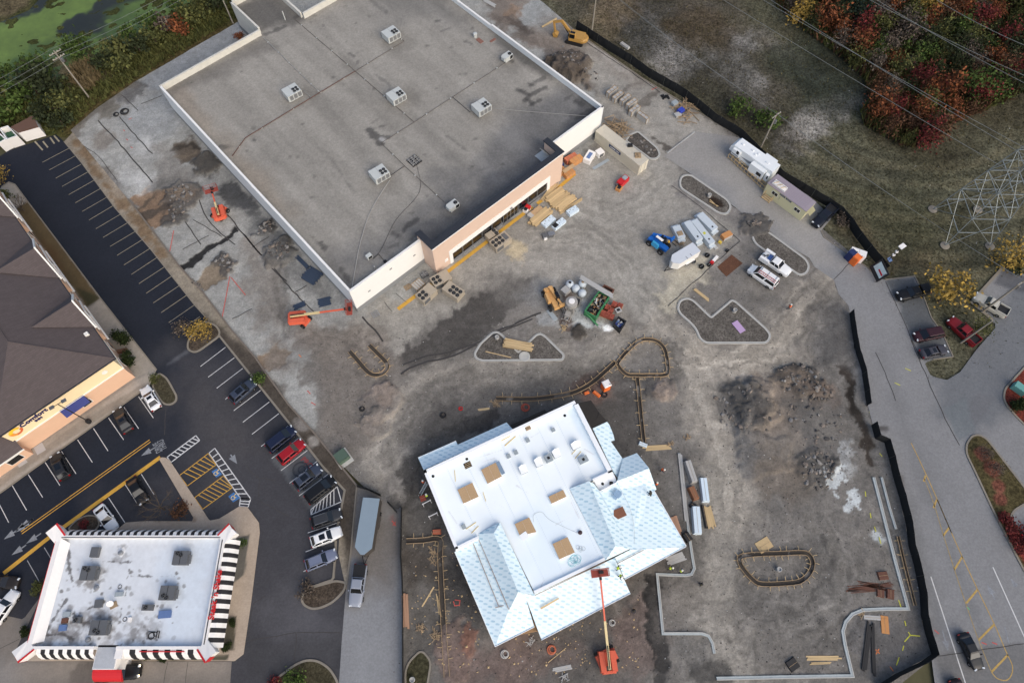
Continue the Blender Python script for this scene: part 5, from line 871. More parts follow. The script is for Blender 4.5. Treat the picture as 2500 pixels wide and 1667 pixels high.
# --- the hotel
HO=Vector((-63,42.5,0));HA=math.radians(42)
hot=thing('hotel','cream and peach hotel with brown shingled hip roof and blue awning','hotel',HO,HA)
M_cream=mat('cream_stucco',(234,212,172),.8,var=.04,scale=.6);M_peach=mat('peach_stucco',(214,176,148),.8,var=.05,scale=.6);M_trim=mat('white_trim',(228,226,220),.7,var=.04)
def shingle():
    m=mat('brown_shingles',(84,76,76),.9,var=.1,scale=1.2,bump=.2);N=m.node_tree.nodes;L=m.node_tree.links;b=N['Principled BSDF']
    tc=N.new('ShaderNodeTexCoord');br=N.new('ShaderNodeTexBrick');br.inputs['Scale'].default_value=1;br.inputs['Brick Width'].default_value=.9;br.inputs['Row Height'].default_value=.28;br.inputs['Mortar Size'].default_value=.03
    br.inputs['Color1'].default_value=(1.06,1.06,1.06,1);br.inputs['Color2'].default_value=(.9,.9,.9,1);br.inputs['Mortar'].default_value=(.84,.84,.84,1);L.new(tc.outputs['Object'],br.inputs['Vector'])
    src=b.inputs['Base Color'].links[0].from_socket;mx=N.new('ShaderNodeMixRGB');mx.blend_type='MULTIPLY';mx.inputs[0].default_value=1;L.new(src,mx.inputs[1]);L.new(br.outputs[0],mx.inputs[2]);L.new(mx.outputs[0],b.inputs['Base Color']);return m
M_shing=shingle()
ZE,HXL,HYB=8.0,-30.,50.
MB().box(-18.5,0,0,HYB,0,4.0).build('lower_wall',M_peach,hot);MB().box(-18.5,0,0.03,HYB,4.0,7.9).build('upper_wall',M_cream,hot);MB().box(-18.6,.12,-.12,HYB,3.95,4.15).build('cornice',M_trim,hot)
MB().box(-40,-18.5,3,HYB,0,7.8).build('rear_wall',M_peach,hot)
# hip roof: front hip, long ridge, and two cross gables on the right flank
rx=-9.3;rz_=ZE+4.4
def roofq(vs,name='roof'):return MB().add(vs,[tuple(range(len(vs)))]).build(name,M_shing,hot)
e0,e1=.6,-.6
roofq([(e0,e1,ZE),(-19.4,e1,ZE),(rx,9.4,rz_)][::-1][::-1]);roofq([(e0,e1,ZE),(rx,9.4,rz_),(rx,HYB,rz_),(e0,HYB,ZE)][::-1]);roofq([(-19.4,e1,ZE),(-19.4,HYB,ZE),(rx,HYB,rz_),(rx,9.4,rz_)][::-1])
roofq([(-18,4,7.9),(-42,4,7.9),(-42,HYB,12),(-18,HYB,12)]);MB().box(-19.45,.65,-.65,-.55,ZE-.25,ZE+.02).build('gutter',M_black,hot);MB().box(.57,.68,-.6,HYB,ZE-.22,ZE+.02).build('gutter',M_black,hot)
MB().tube((e0,e1,ZE+.02),(rx,9.4,rz_+.04),.1,n=6).build('hip_cap',M_shing,hot);MB().tube((rx,9.4,rz_+.04),(rx,HYB,rz_+.04),.1,n=6).build('ridge_cap',M_shing,hot)
for g0,g1 in ((6.5,14.4),(18.6,29.0),(35,44)):
    mid=(g0+g1)/2;gx=-6.0;gz=ZE+3.2;ex=.9
    roofq([(ex,g0,ZE+.03),(ex,mid,gz),(gx,mid,gz),][::-1],'gable_roof');roofq([(ex,mid,gz),(ex,g1,ZE+.03),(gx,mid,gz)][::-1],'gable_roof')
    MB().prism([(0,0),(1,0)],0,0) if False else MB().add([(ex-.25,g0,4.2),(ex-.25,g1,4.2),(ex-.25,g1,ZE),(ex-.25,mid,gz-.1),(ex-.25,g0,ZE),(.01,g0,4.2),(.01,g1,4.2),(.01,g1,ZE),(.01,g0,ZE)],[(0,1,2,3,4),(0,4,8,5),(1,6,7,2)]).build('gable_wall',M_peach,hot)
    for a,c in (((ex+.05,g0-.1,ZE-.1),(ex+.05,mid,gz)),((ex+.05,mid,gz),(ex+.05,g1+.1,ZE-.1)),((ex+.05,g0+.4,6.4),(ex+.05,mid,7.7)),((ex+.05,mid,7.7),(ex+.05,g1-.4,6.4)),((.75,g0-.2,4.1),(.75,g1+.2,4.1))):MB().bar(a,c,.22,.3).build('gable_trim',M_trim,hot)
    for yy in (mid-2,mid+1):f=MB().box(.66,.74,yy,yy+1.2,4.6,6.1).build('window',M_trim,hot);MB().box(.741,.75,yy+.1,yy+1.1,4.7,6.0).build('pane',M_glass,f)
for k in range(12):f=MB().box(0,.08,2+k*3.8,3.3+k*3.8,1.1,2.7).build('window',M_trim,hot);MB().box(.081,.09,2.1+k*3.8,3.2+k*3.8,1.2,2.6).build('pane',M_glass,f)
M_nav=mat('blue_awning',(32,44,112),.6,var=.1)
f=MB().box(-8.6,-6.9,-.06,0,1.2,2.6).build('window',M_trim,hot);MB().box(-8.5,-7.,-.075,-.06,1.3,2.5).build('pane',M_glass,f)
MB().add([(-11.,-.02,4.2),(-7.0,-.02,4.2),(-7.0,-1.,2.9),(-11.,-1.,2.9),(-11.,-.02,2.9),(-7,-.02,2.9)],[(0,3,2,1),(0,4,3),(1,2,5)]).build('blue_awning',M_nav,hot)
MB().lathe([(.45,0),(.45,.06),(.33,.06),(.33,.02)],20).build('round_medallion',M_trim,hot,(-2.2,.0,5.8),(math.pi/2,0,0));MB().box(-7.6,-6.5,-.02,.03,7.0,7.6).build('louvre',M_fan,hot)
text('sign_lettering','Comfort',1.2,mat('sign_navy',(36,40,88),.5),hot,(-13.8,-.03,6.35),(math.pi/2,0,0),.06,.03);text('sign_lettering','INN',.62,MATS['sign_navy'],hot,(-13.6,-.03,5.4),(math.pi/2,0,0),.06,.03)
em=bpy.data.objects.new('sign_emblem',None);link(em,hot);em.location=(-16.9,-.05,6.0);em.scale=(.75,.75,.75);em.rotation_euler=(math.pi/2,0,0)
def arc(r0,r1,a0,a1,m,z,dx=0.,dy=0.):
    vs=[]
    for k in range(17):t=math.radians(a0+(a1-a0)*k/16);vs += [(r0*math.cos(t)+dx,r0*math.sin(t)+dy,z),(r1*math.cos(t),r1*math.sin(t),z)]
    MB().add(vs,[(2*i,2*i+1,2*i+3,2*i+2) for i in range(16)]).build('emblem_arc',m,em)
arc(.7,1.3,30,170,mat('emblem_yellow',(244,196,60),.5),.02,.1,-.1);arc(.7,1.3,170,250,mat('emblem_orange',(236,150,60),.5),.02,.1,-.1);arc(.7,1.3,250,375,mat('emblem_rust',(206,104,58),.5),.02,.1,-.1)
# low wing at the left of the front
MB().box(-30,-18.5,-1.0,3,0,3.4).build('wing_wall',M_peach,hot);roofq([(-18.2,-1.5,3.4),(-18.2,3,6.2),(-31,3,6.2),(-31,-1.5,3.4)],'wing_roof');MB().box(-31,-18.1,-1.62,-1.5,3.2,3.45).build('cornice',M_trim,hot)
f=MB().box(-21.6,-19.4,-1.06,-1.,.8,2.4).build('window',M_trim,hot);MB().box(-21.5,-19.5,-1.075,-1.06,.9,2.3).build('pane',M_glass,f)
MB().lathe([(.2,0),(.2,.3)],8).build('roof_vent',M_trim,hot,(-12.5,12,ZE+3.0));MB().box(-.3,.3,-.3,.3,0,.4).build('roof_vent',M_trim,hot,(-.6,5.7,ZE+.5))
for q in [((260,920),(325,878),(355,935),(290,975)),((112,1020),(180,978),(215,1030),(150,1070))]:MB().prism(TS('02',q),.11,.13).build('entry_slab',mat('pale_slab',(172,170,170),.8,var=.06),apron)
# ================================================================== VEHICLES
M_tyre=mat('tyre_rubber',(24,24,25),.85,var=.1);M_rim=mat('wheel_rim',(140,142,146),.35,.7);M_cglass=mat('car_glass',(18,21,26),.08,var=0,spec=.7)
M_head=mat('headlight_glass',(206,212,218),.15,var=0);M_tail=mat('taillight_red',(130,18,20),.25,var=0);M_plast=mat('black_plastic',(28,28,30),.6,var=.05)
def paint(name,c,rough=.3,metal=.25):return mat('paint_'+name,c,.45,metal*.3,var=.03,scale=1.,coat=.22,spec=.3)
WHEEL={}
def wheel_mesh(r,w):
    if (r,w) not in WHEEL:
        def ring(prof,n=16):
            b=MB().lathe(prof,n);b.v=[(x,z,y) for x,y,z in b.v];b.f=[tuple(reversed(f)) for f in b.f];return b
        WHEEL[(r,w)]=(ring([(r*.6,-w/2),(r*.93,-w/2),(r,-w/4),(r,w/4),(r*.93,w/2),(r*.6,w/2)]).mesh('tyre'),ring([(r*.2,-w/2-.02),(r*.6,-w/2+.02),(r*.62,w/2-.02),(r*.2,w/2+.02)],10).mesh('rim'))
        WHEEL[(r,w)][0].materials.append(M_tyre);WHEEL[(r,w)][1].materials.append(M_rim)
    return WHEEL[(r,w)]
def wheels(par,xs,y,r=.34,w=.24):
    for x in xs:
        for s in (-1,1):t,m=wheel_mesh(r,w);o=inst('wheel',t,par,(x,s*y,r));inst('rim',m,o)
SPEC={  # L, W, H, belt z, hood z, tail z, windshield base, roof front, roof rear, rear base, roof half width factor
 'sedan':(4.8,1.84,1.45,.98,.92,1.0,.95,.2,-1.05,-1.85,.70),'suv':(4.7,1.9,1.72,1.08,1.05,1.05,1.05,.35,-1.75,-2.22,.74),'van':(5.1,2.0,1.78,1.05,1.02,1.05,1.6,.65,-2.05,-2.45,.76),
 'pickup':(5.9,2.02,1.92,1.25,1.2,1.25,1.15,.55,-.75,-1.0,.74),'wagon':(4.75,1.86,1.55,1.0,.96,1.0,.95,.25,-1.6,-2.2,.72),'cargo':(5.6,2.05,2.1,1.25,1.2,1.25,1.75,1.05,-2.5,-2.72,.8)}
CARM={}
def car_meshes(k):
    if k in CARM:return CARM[k]
    L,W,H,zb,zh,zt,xf,x1,x2,xr,rw=SPEC[k];h=L/2;w=W/2;d={}
    bed=k == 'pickup'
    st=[(-h,.80,zt-.28),(-h+.12,.92,zt-.04),(-h+.45,.98,zt),(-h+1.,1.,zt),(xr,1,zb),(0,1,zb),(xf,.99,zb),(xf+.25,.985,zh+.02),(h-.75,.95,zh-.05),(h-.3,.87,zh-.12),(h-.08,.74,zh-.24),(h,.6,zh-.36)]
    st.sort();vs=[];fs=[]
    for x,f,z in st:
        q=w*f;half=[(q*.93,.28),(q,.5),(q,z-.22),(q*.965,z-.06),(q*.86,z),(q*.4,z+.025)]
        vs += [(x,-y,zz) for y,zz in half]+[(x,y,zz) for y,zz in reversed(half)]
    n=12
    for i in range(len(st)-1):fs += [(i*n+j,(i+1)*n+j,(i+1)*n+(j+1) % n,i*n+(j+1) % n) for j in range(n)]
    fs += [tuple(range(n)),tuple(range((len(st))*n-1,(len(st)-1)*n-1,-1))]
    b=MB().add(vs,[tuple(reversed(f)) for f in fs])
    d['body']=b.mesh('body',True)
    g=w*.9;r=w*rw;zr=H;e=.1
    base=[(xr,-g),(xf,-g),(xf,g),(xr,g)];top=[(x2,-r),(x1,-r),(x1,r),(x2,r)]
    d['cabin']=MB().add([(x,y,zb-.03) for x,y in base]+[(x,y,zr-.05) for x,y in top]+[(x2+.12,-r*.86,zr),(x1-.15,-r*.86,zr),(x1-.15,r*.86,zr),(x2+.12,r*.86,zr)],[(0,1,5,4),(1,2,6,5),(2,3,7,6),(3,0,4,7),(4,5,9,8),(5,6,10,9),(6,7,11,10),(7,4,8,11),(8,9,10,11)]).mesh('cabin')
    def quad(p,q,s,t,ins,out):
        p,q,s,t=map(Vector,(p,q,s,t));c=(p+q+s+t)/4;nn=(q-p).cross(t-p).normalized()*out
        return [v.lerp(c,ins)+nn for v in (p,q,s,t)]
    B=lambda i:(*base[i],zb-.03);U=lambda i:(*top[i],zr-.05)
    d['windshield']=MB().add(quad(B(1),B(2),U(2),U(1),.09,.012),[(0,1,2,3)]).mesh('windshield');d['rear_window']=MB().add(quad(B(3),B(0),U(0),U(3),.13,.012),[(0,1,2,3)]).mesh('rear_window')
    nw=1 if k == 'cargo' else 2
    for s,(i,j) in (('r',(0,1)),('l',(2,3))):
        for m_ in range(2):
            f0,f1=m_/2,(m_+1)/2;L3=lambda a,c,t:Vector(a).lerp(Vector(c),t)
            d['side_%s%d' % (s,m_)]=MB().add(quad(L3(B(i),B(j),f0),L3(B(i),B(j),f1),L3(U(i),U(j),f1),L3(U(i),U(j),f0),.14,.012),[(0,1,2,3)]).mesh('side_window')
    d['headlight']=MB().box(-.14,.08,-.2,.2,-.07,.09,taper=.02).mesh('headlight');d['taillight']=MB().box(-.05,.12,-.16,.16,-.12,.12,taper=.02).mesh('taillight');d['mirror']=MB().box(-.1,.1,-.12,.12,-.06,.1,taper=.02).mesh('mirror')
    d['bumper']=MB().box(-.12,.1,-w*.7,w*.7,-.1,.1,taper=.03).mesh('bumper')
    if bed:d['bed']=MB().box(-h+.12,-1.12,-w*.82,w*.82,zt+.0,zt+.035).mesh('bed_floor')
    d['sunroof']=MB().box(x2*.55,x1-.25,-r*.62,r*.62,zr+.002,zr+.012).mesh('sunroof')
    CARM[k]=d;return d
def car(k,pn,lab,t,rear,front,group=None,z=.05,sun=False,cover=None,rails=False,cat=None,nm=None,glass=None,lights=False):
    a,b=T(t,*rear,.75+z),T(t,*front,.75+z);c=(a+b)/2;c.z=z
    L,W,H,zb,zh,zt,xf,x1,x2,xr,rw=SPEC[k];d=car_meshes(k);pm=paint(*pn)
    o=thing(nm or {'sedan':'parked_car','suv':'parked_suv','van':'parked_minivan','pickup':'pickup_truck','wagon':'parked_car','cargo':'work_van'}[k],lab,cat or {'sedan':'car','suv':'car','van':'minivan','pickup':'pickup truck','wagon':'car','cargo':'van'}[k],c,ang(a,b),group)
    gm=glass or M_cglass;h=L/2;w=W/2
    inst('body',d['body'],o,m=pm);inst('cabin',d['cabin'],o,m=pm);inst('windshield',d['windshield'],o,m=gm);inst('rear_window',d['rear_window'],o,m=gm)
    for s in ('r','l'):
        for m_ in range(2):inst('side_window',d['side_%s%d' % (s,m_)],o,m=gm)
    for s in (-1,1):
        inst('headlight',d['headlight'],o,(h-.12,s*w*.62,zh-.2),s*-.35,M_head);inst('taillight',d['taillight'],o,(-h+.02,s*w*.76,zt-.2),0,M_tail);inst('mirror',d['mirror'],o,(xf-.35,s*(w+.1),zb+.05),0,pm)
    inst('bumper',d['bumper'],o,(h-.06,0,.48),0,M_plast if k in ('pickup','cargo') else pm);inst('bumper',d['bumper'],o,(-h+.04,0,.5),0,M_plast)
    if sun:inst('sunroof',d['sunroof'],o,m=M_cglass)
    if rails:
        for s in (-1,1):MB().box(x2+.1,x1-.15,-.03,.03,0,.05).build('roof_rail',M_rim,o,(0,s*w*rw*.9,H-.01))
    if k == 'pickup':
        if cover == 'open':
            inst('bed_floor',d['bed'],o,m=M_plast)
            for y0,y1,x0,x1_ in ((-w*.97,-w*.82,-h+.1,-1.1),(w*.82,w*.97,-h+.1,-1.1),(-w*.82,w*.82,-h+.02,-h+.12)):MB().box(x0,x1_,y0,y1,zt+.002,zt+.3).build('bed_side',pm,o)
        elif cover == 'cap':MB().box(-h+.05,-1.05,-w*.9,w*.9,zt+.002,zt+.62,taper=.12).build('truck_cap',pm,o)
        elif cover:MB().box(-h+.08,-1.08,-w*.9,w*.9,zt+.002,zt+.07,taper=.03).build('bed_cover',M_plast,o)
    wheels(o,(h*.62,-h*.62),w-.1,.38 if k in ('pickup','cargo') else .34)
    if lights:
        for s in (-1,1):
            m=mat('lit_headlamp',(255,220,150));bs=m.node_tree.nodes['Principled BSDF'];bs.inputs['Emission Color'].default_value=(1,.7,.35,1);bs.inputs['Emission Strength'].default_value=6;MB().box(h-.03,h+.02,s*w*.62-.12,s*w*.62+.12,zh-.25,zh-.1).build('lamp_lens',m,o)
    return o
blk,nav,slt,gry,wht,slv=('black',(20,21,24)),('navy',(26,34,58)),('slate',(56,64,80)),('charcoal',(44,44,46)),('white',(222,224,226),.35,0.),('silver',(142,148,160),.3,.5)
G1='cars parked along the hotel front';G2='cars parked in the row beside the site';G3='vehicles parked on the right'
car('sedan',wht,'white car with dark sunroof parked by the hotel island','02',(1195,610),(1105,462),G1,sun=True);car('sedan',gry,'charcoal sedan under the lamp post in front of the hotel','02',(990,800),(888,612),G1,sun=True);car('suv',('dark_grey',(38,40,44)),'dark grey car parked alone at the left of the hotel front','02',(505,1160),(415,958),G1,sun=True)
car('suv',slt,'slate blue car parked nose-in beside the round green shrub','02',(1772,560),(1945,410),G2,sun=True);car('van',nav,'navy minivan parked left of the red car','12',(175,925),(365,775),G2);car('suv',('red',(150,24,34)),'red car parked between the navy minivan and the faded ring','12',(262,1020),(438,875),G2);car('suv',slt,'slate wagon with sunroof parked over the painted ring','12',(380,1220),(572,1065),G2,sun=True,rails=True);car('van',blk,'black minivan parked beside the white hatched zone','12',(470,1320),(675,1158),G2)
car('suv',('faded_charcoal',(52,54,58),.5),'old charcoal car with a peeling silver roof','13',(508,345),(728,268),G2,rails=True);o=bpy.data.objects['parked_suv.004'] if 'parked_suv.004' in bpy.data.objects else None
car('wagon',wht,'white crossover with black double sunroof parked above the silver wagon','13',(500,492),(728,402),G2,sun=True);car('wagon',('silver_blue',(112,120,142),.3,.5),'silver blue wagon at the end of the row by the bare shrub','13',(455,672),(695,572),G2,rails=True)
car('sedan',wht,'white coupe parked behind the striped diner','03',(752,222),(870,388));car('sedan',blk,'black car parked under the bare tree behind the diner','02',(1005,1160),(1100,1330));car('wagon',wht,'white car cut off by the left edge below the diner hedge','03',(-30,1080),(100,890));car('sedan',('bronze',(40,36,34)),'dark car at the left edge above the white pickup','03',(-60,790),(90,800))
car('pickup',blk,'black pickup with lit headlamps at the red drive-through awning','03',(735,1508),(1085,1470),cover='cover',lights=True);car('pickup',slv,'silver pickup with black bed cover towing the long grey trailer','13',(885,640),(832,1005),cover='cover')
car('pickup',blk,'black pickup with a bed cap parked below the large sign','31',(1478,955),(1210,1022),G3,cover='cap',z=.07);car('van',('maroon',(52,24,32)),'dark maroon minivan parked above the grey sedan','31',(1576,1282),(1354,1328),G3,z=.07);car('sedan',('gunmetal',(62,62,70)),'gunmetal sedan with large sunroof beside the grass island','31',(1405,1458),(1610,1412),G3,sun=True,z=.07);car('pickup',('champagne',(182,180,170)),'pale silver pickup parked by the leaning pole at the far right','31',(2038,1140),(1838,1022),G3,cover='open',z=.07);car('pickup',('crimson',(122,26,34)),'red pickup half hidden under the thin tree','31',(1800,1350),(1655,1215),cover='open',z=.0)
car('pickup',('blueblack',(22,26,38)),'dark blue pickup parked between the office trailer and black fence','31',(748,325),(582,480),cover='open',z=.07);car('cargo',wht,'white passenger van with a red ladder on its roof','31',(305,940),(85,790));o=bpy.data.objects['work_van'];b=MB()
for s in (-.25,.25):b.bar((-2.4,.45+s,2.22),(1.1,.45+s,2.22),.07)
for k in range(9):b.bar((-2.3+k*.4,.2,2.22),(-2.3+k*.4,.7,2.22),.05)
b.build('ladder',mat('ladder_red',(176,96,90),.6),o)
for x in (-2.1,-.6,.8):MB().box(x-.03,x+.03,-.85,.85,2.12,2.18).build('rack_bar',M_rim,o)
sv=car('pickup',wht,'white service truck with tool boxes beside the gravel island','31',(150,672),(440,868),cover=None,nm='service_truck',cat='truck')
for s in (-1,1):MB().box(-2.9,-1.05,s*.98-.28,s*.98+.28,.7,1.65,taper=.03).build('tool_box',paint(*wht),sv)
MB().box(-2.9,-1.05,-.7,.7,1.0,1.1).build('bed_floor',M_plast,sv);MB().box(-1.75,-1.1,-.65,.65,1.26,1.5).build('blue_crate',mat('blue_crate',(48,76,130),.6),sv);MB().torus((-2.5,-.3,1.35),.22,.08,12,5).build('hose_reel',M_plast,sv);MB().box(-2.2,-1.9,-.1,.4,1.2,1.4).build('tool',M_rtug,sv)
car('sedan',('black_blue',(22,26,32)),'black sedan driving on the right road','33',(1725,1185),(1860,1468),z=.07);car('sedan',('dark_wine',(34,22,26)),'dark car cut off by the bottom edge on the right road','33',(1660,1545),(1790,1830),z=.07);car('sedan',blk,'black car cut off by the right edge beside red shrubs','33',(2200,470),(2400,380),z=.07)
# --- trailers
M_ptrail=mat('trailer_grey',(136,152,164),.5,.2,var=.05,scale=.6);M_dsk=mat('trailer_side',(70,66,62),.6,var=.1)
def trailer(name,lab,cat,t,rear,nose,z,W,H,m_roof,m_side,vn=1.2,wy=2,slant=0.):
    a,b=T(t,*rear,H),T(t,*nose,H);L=(b-a).length;c=(a+b)/2;c.z=z;o=thing(name,lab,cat,c,ang(a,b));h=L/2;w=W/2
    base=[(-h,-w),(h-vn,-w),(h,-.25),(h,.25),(h-vn,w),(-h,w)]
    MB().prism(base,.55,H-.06).build('body',m_side,o);MB().prism([(x*1.003,y*1.01) for x,y in base],H-.058,H).build('roof',m_roof,o)
    MB().bar((h-.3,-.5,.5),(h+1.2,0,.5),.1).bar((h-.3,.5,.5),(h+1.2,0,.5),.1).tube((h+1.,0,0),(h+1.,0,.7),.06).build('hitch',M_plast,o);wheels(o,[-.5-.85*k for k in range(wy)],w+.02,.34,.22)
    for s in (-1,1):MB().box(-1.9,.1,s*(w+.1)-.14,s*(w+.1)+.14,.68,.78).build('fender',m_side,o)
    MB().box(-h-.02,-h,-w*.85,w*.85,.7,H-.25).build('door',m_side,o);return o
tr=trailer('enclosed_trailer','long blue-grey enclosed trailer hitched to the silver pickup','trailer','13',(962,152),(892,585),.05,2.5,2.7,M_ptrail,M_dsk,1.0,3)
tr=trailer('cargo_trailer','white v-nosed cargo trailer beside the blue telehandler','trailer','t',(1262,880),(790,1165),0,2.2,2.5,mat('trailer_white_roof',(196,202,210),.5,var=.05),mat('trailer_white',(220,220,218),.5,var=.03),.9)
for k in (-.9,.1):MB().box(k,k+.06,.5,1.08,2.505,2.53).build('roof_seam',M_plast,tr)
# fifth wheel
a,b=T('o',235,135,3.5),T('o',890,600,3.5);c=(a+b)/2;c.z=0;L=(b-a).length;h=L/2;M_rv=mat('rv_white',(222,227,230),.45,var=.03);M_rvg=mat('rv_grey_swoosh',(128,136,144),.5)
rv=thing('fifth_wheel_camper','white fifth-wheel camper with slide-outs parked along the black fence','camper',c,ang(a,b))
pr=[(-h,1.7),(-h+.1,2.8),(-h+.7,3.5),(h,3.5),(h,.75),(-h+2.6,.75),(-h+2.5,1.7)]
for yy in (1.22,):MB().add([(x,-yy,z) for x,z in pr]+[(x,yy,z) for x,z in pr],[tuple(range(7)),tuple(range(13,6,-1))]+[(i,7+i,7+(i+1) % 7,(i+1) % 7) for i in range(7)]).build('body',M_rv,rv)
for x0,x1,y0,y1,z0,z1 in [(h-4.3,h-1.1,-2.15,-1.22,.8,3.0),(-h+.9,-h+2.6,-1.75,-1.22,1.75,3.1),(h-3.6,h-1.0,1.22,2.0,.9,3.2),(h-.9,h-.1,-1.8,-1.22,1.,2.6)]:s_=MB().box(x0,x1,y0,y1,z0,z1).build('slide_out',M_rv,rv);MB().box(x0+(x1-x0)*.55,x0+(x1-x0)*.88,y0-.012 if y0 < 0 else y1,y0 if y0 < 0 else y1+.012,z0+.7,z0+1.5).build('window',M_cglass,s_)
MB().prism([(-h+2.8,2.0),(-h+4.6,1.6),(-h+6.6,2.5),(-h+4.2,2.2)],0,.01).build('grey_swoosh',M_rvg,rv,(0,-1.222,0),(math.pi/2,0,0));MB().box(-h+1.0,-h+2.5,-1.77,-1.75,1.9,2.2).build('grey_stripe',M_rvg,rv)
for x,y,l in [(-h+1.8,0,.5),(-h+4,.2,.4),(-h+5,-.3,.4),(h-2,-.2,.7),(h-4.5,.3,.3)]:MB().box(x-l/2,x+l/2,y-.22,y+.22,3.502,3.68,taper=.05).build('roof_vent',M_rv,rv)
MB().add([(-h-.005,-1.1,1.9),(-h-.005,1.1,1.9),(-h+.09,1.1,2.8),(-h+.09,-1.1,2.8)],[(0,3,2,1)]).build('front_cap',M_rvg,rv);wheels(rv,(1.2,2.1),1.1,.38)
for s in (-1,1):MB().box(-h+2.9,-h+3.,s*.8-.05,s*.8+.05,0,.8).build('landing_leg',M_plast,rv)
# office trailer
a,b=T('o',905,690,3.1),T('o',1520,1135,3.1);L=(b-a).length;u=(b-a).normalized();n=Vector((u.y,-u.x,0));c=(a+b)/2+n*1.5;c.z=0;h=L/2
M_tan=mat('office_cream',(198,194,160),.7,var=.04);M_rib=mat('ribbed_metal_roof',(160,150,158),.5,.2,var=.06)
of=thing('office_trailer','cream job-site office trailer with ribbed mauve roof by the fence','office trailer',c,ang(a,b));MB().box(-h,h,-1.5,1.5,.5,3.0).build('body',M_tan,of);MB().box(-h+.1,h-.1,-1.45,1.45,0,.5).build('skirt',M_tan,of);MB().box(-h-.05,h+.05,-1.55,1.55,3.002,3.1).build('roof',M_rib,of)
for k in range(int(L/.42)):MB().box(-h+.1+k*.42,-h+.22+k*.42,-1.54,1.54,3.101,3.15).build('roof_rib',M_rib,of)
for x in (-h+1.5,h-2.2):f=MB().box(x,x+1.3,-1.53,-1.5,1.5,2.4).build('window',M_trim,of);MB().box(x+.08,x+.62,-1.54,-1.53,1.58,2.32).build('pane',M_cglass,f);MB().box(x+.68,x+1.22,-1.54,-1.53,1.58,2.32).build('pane',M_cglass,f)
M_sgn=mat('navy_sign',(40,46,74),.6)
for x in (-h+3.0,h-4.4):s_=MB().box(x,x+1.2,-1.53,-1.5,2.5,2.85).build('sign',M_sgn,of);MB().box(x+.15,x+1.05,-1.535,-1.53,2.62,2.74).build('sign_lettering',M_fade,s_)
MB().box(h-6.4,h-5.4,-1.52,-1.5,.5,2.6).build('door',M_tan,of);MB().box(-.02,.02,0,0.02,0,1).build('door_handle',M_plast,of,(h-5.5,-1.55,1.3))
MB().add([(h+.02,-1.2,2.9),(h+.9,-1.2,2.3),(h+.9,.6,2.3),(h+.02,.6,2.9)],[(0,1,2,3),(3,2,1,0)]).build('door_canopy',M_tan,of)
t=thing('rooftop_unit','white crate of ducting lying on the office trailer roof','rooftop unit',c+Vector((0,0,3.16))+u*(-h+2.0)-n*-.6,ang(a,b));MB().box(-1.4,1.4,-.55,.55,0,.12).build('tray',M_dw,t)
for s in (-1,1):MB().box(-1.4,1.4,s*.5-.05,s*.5+.05,.12,.4).build('rail',M_dw,t)
for k in range(3):MB().bar((-1.2+k*.8,-.45,.35),(-.6+k*.8,.45,.4),.09).build('crosspiece',M_wood,t)
st=thing('timber_steps','raw timber steps and landing at the office trailer door','steps',c+u*(-h+1.4)+n*2.0,ang(a,b))
for k in range(3):MB().box(-.9+k*.1,.9,-.5+k*.28,-.25+k*.28,.2+.2*k,.26+.2*k).build('tread',M_wood,st)
for x in (-.9,.9):
    for y in (-.5,.3):MB().box(x-.05,x+.05,y-.05,y+.05,0,1.5).build('post',M_wood,st)
    MB().bar((x,-.5,1.45),(x,.3,1.5),.08).build('handrail',M_wood,st)
# timber barrier along the camper
p0,p1=T('o',130,380,.9),T('o',700,900,.9);p0.z=p1.z=0;d_=p1-p0;tb=thing('timber_barrier','long crossbraced timber barrier beside the white camper','barrier',p0,ang(p0,p1));L=d_.length;nb=11
for z in (.25,1.1):MB().box(0,L,-.04,.04,z-.05,z+.05).build('rail',M_wood,tb);MB().box(0,L,.7,.78,z-.05,z+.05).build('rail',M_wood,tb)
for k in range(nb+1):
    x=L*k/nb;MB().box(x-.05,x+.05,-.04,.78,1.16,1.22).build('crosspiece',M_wood,tb);MB().box(x-.04,x+.04,-.12,-.042,0,1.2).build('post',M_wood,tb)
    if k < nb:MB().bar((x,.0 if k % 2 else .75,1.19),(x+L/nb,.75 if k % 2 else 0,1.19),.08,.05).build('brace',M_wood,tb)
# shipping container
a,b=T('20',785,1078),T('20',1118,1345);L=(b-a).length;u=(b-a).normalized();n=Vector((-u.y,u.x,0));c=(a+b)/2+n*1.22;M_ctn=mat('container_beige',(206,200,184),.6,var=.05);M_ctd=mat('container_roof',(190,184,170),.6,var=.1)
ct=thing('shipping_container','long beige corrugated storage container beside the store','container',c,ang(a,b));h=L/2;MB().box(-h,h,-1.15,1.15,.1,2.75).build('body',M_ctn,ct);MB().box(-h,h,-1.22,1.22,2.752,2.8).build('roof',M_ctd,ct)
for s in (-1,1):
    MB().box(-h,h,s*1.2-.04,s*1.2+.04,0,.15).build('sill_rail',M_ctn,ct);MB().box(-h,h,s*1.2-.04,s*1.2+.04,2.62,2.75).build('top_rail',M_ctn,ct)
    for k in range(int(L/.28)):MB().box(-h+.1+k*.28,-h+.24+k*.28,s*1.19-.04,s*1.19+.04,.16,2.6).build('corrugation',M_ctn,ct)
for k in range(int(L/.56)):MB().box(-h+.1+k*.56,-h+.36+k*.56,-1.15,1.15,2.801,2.825).build('roof_rib',M_ctd,ct)
s_=MB().box(-2.1,1.0,-1.26,-1.24,1.55,2.3).build('sign',mat('navy_sign_board',(38,56,96),.6),ct);text('sign_lettering','mobile mini',.5,M_dw,ct,(-.55,-1.27,1.92),(math.pi/2,0,0),.005,.01)
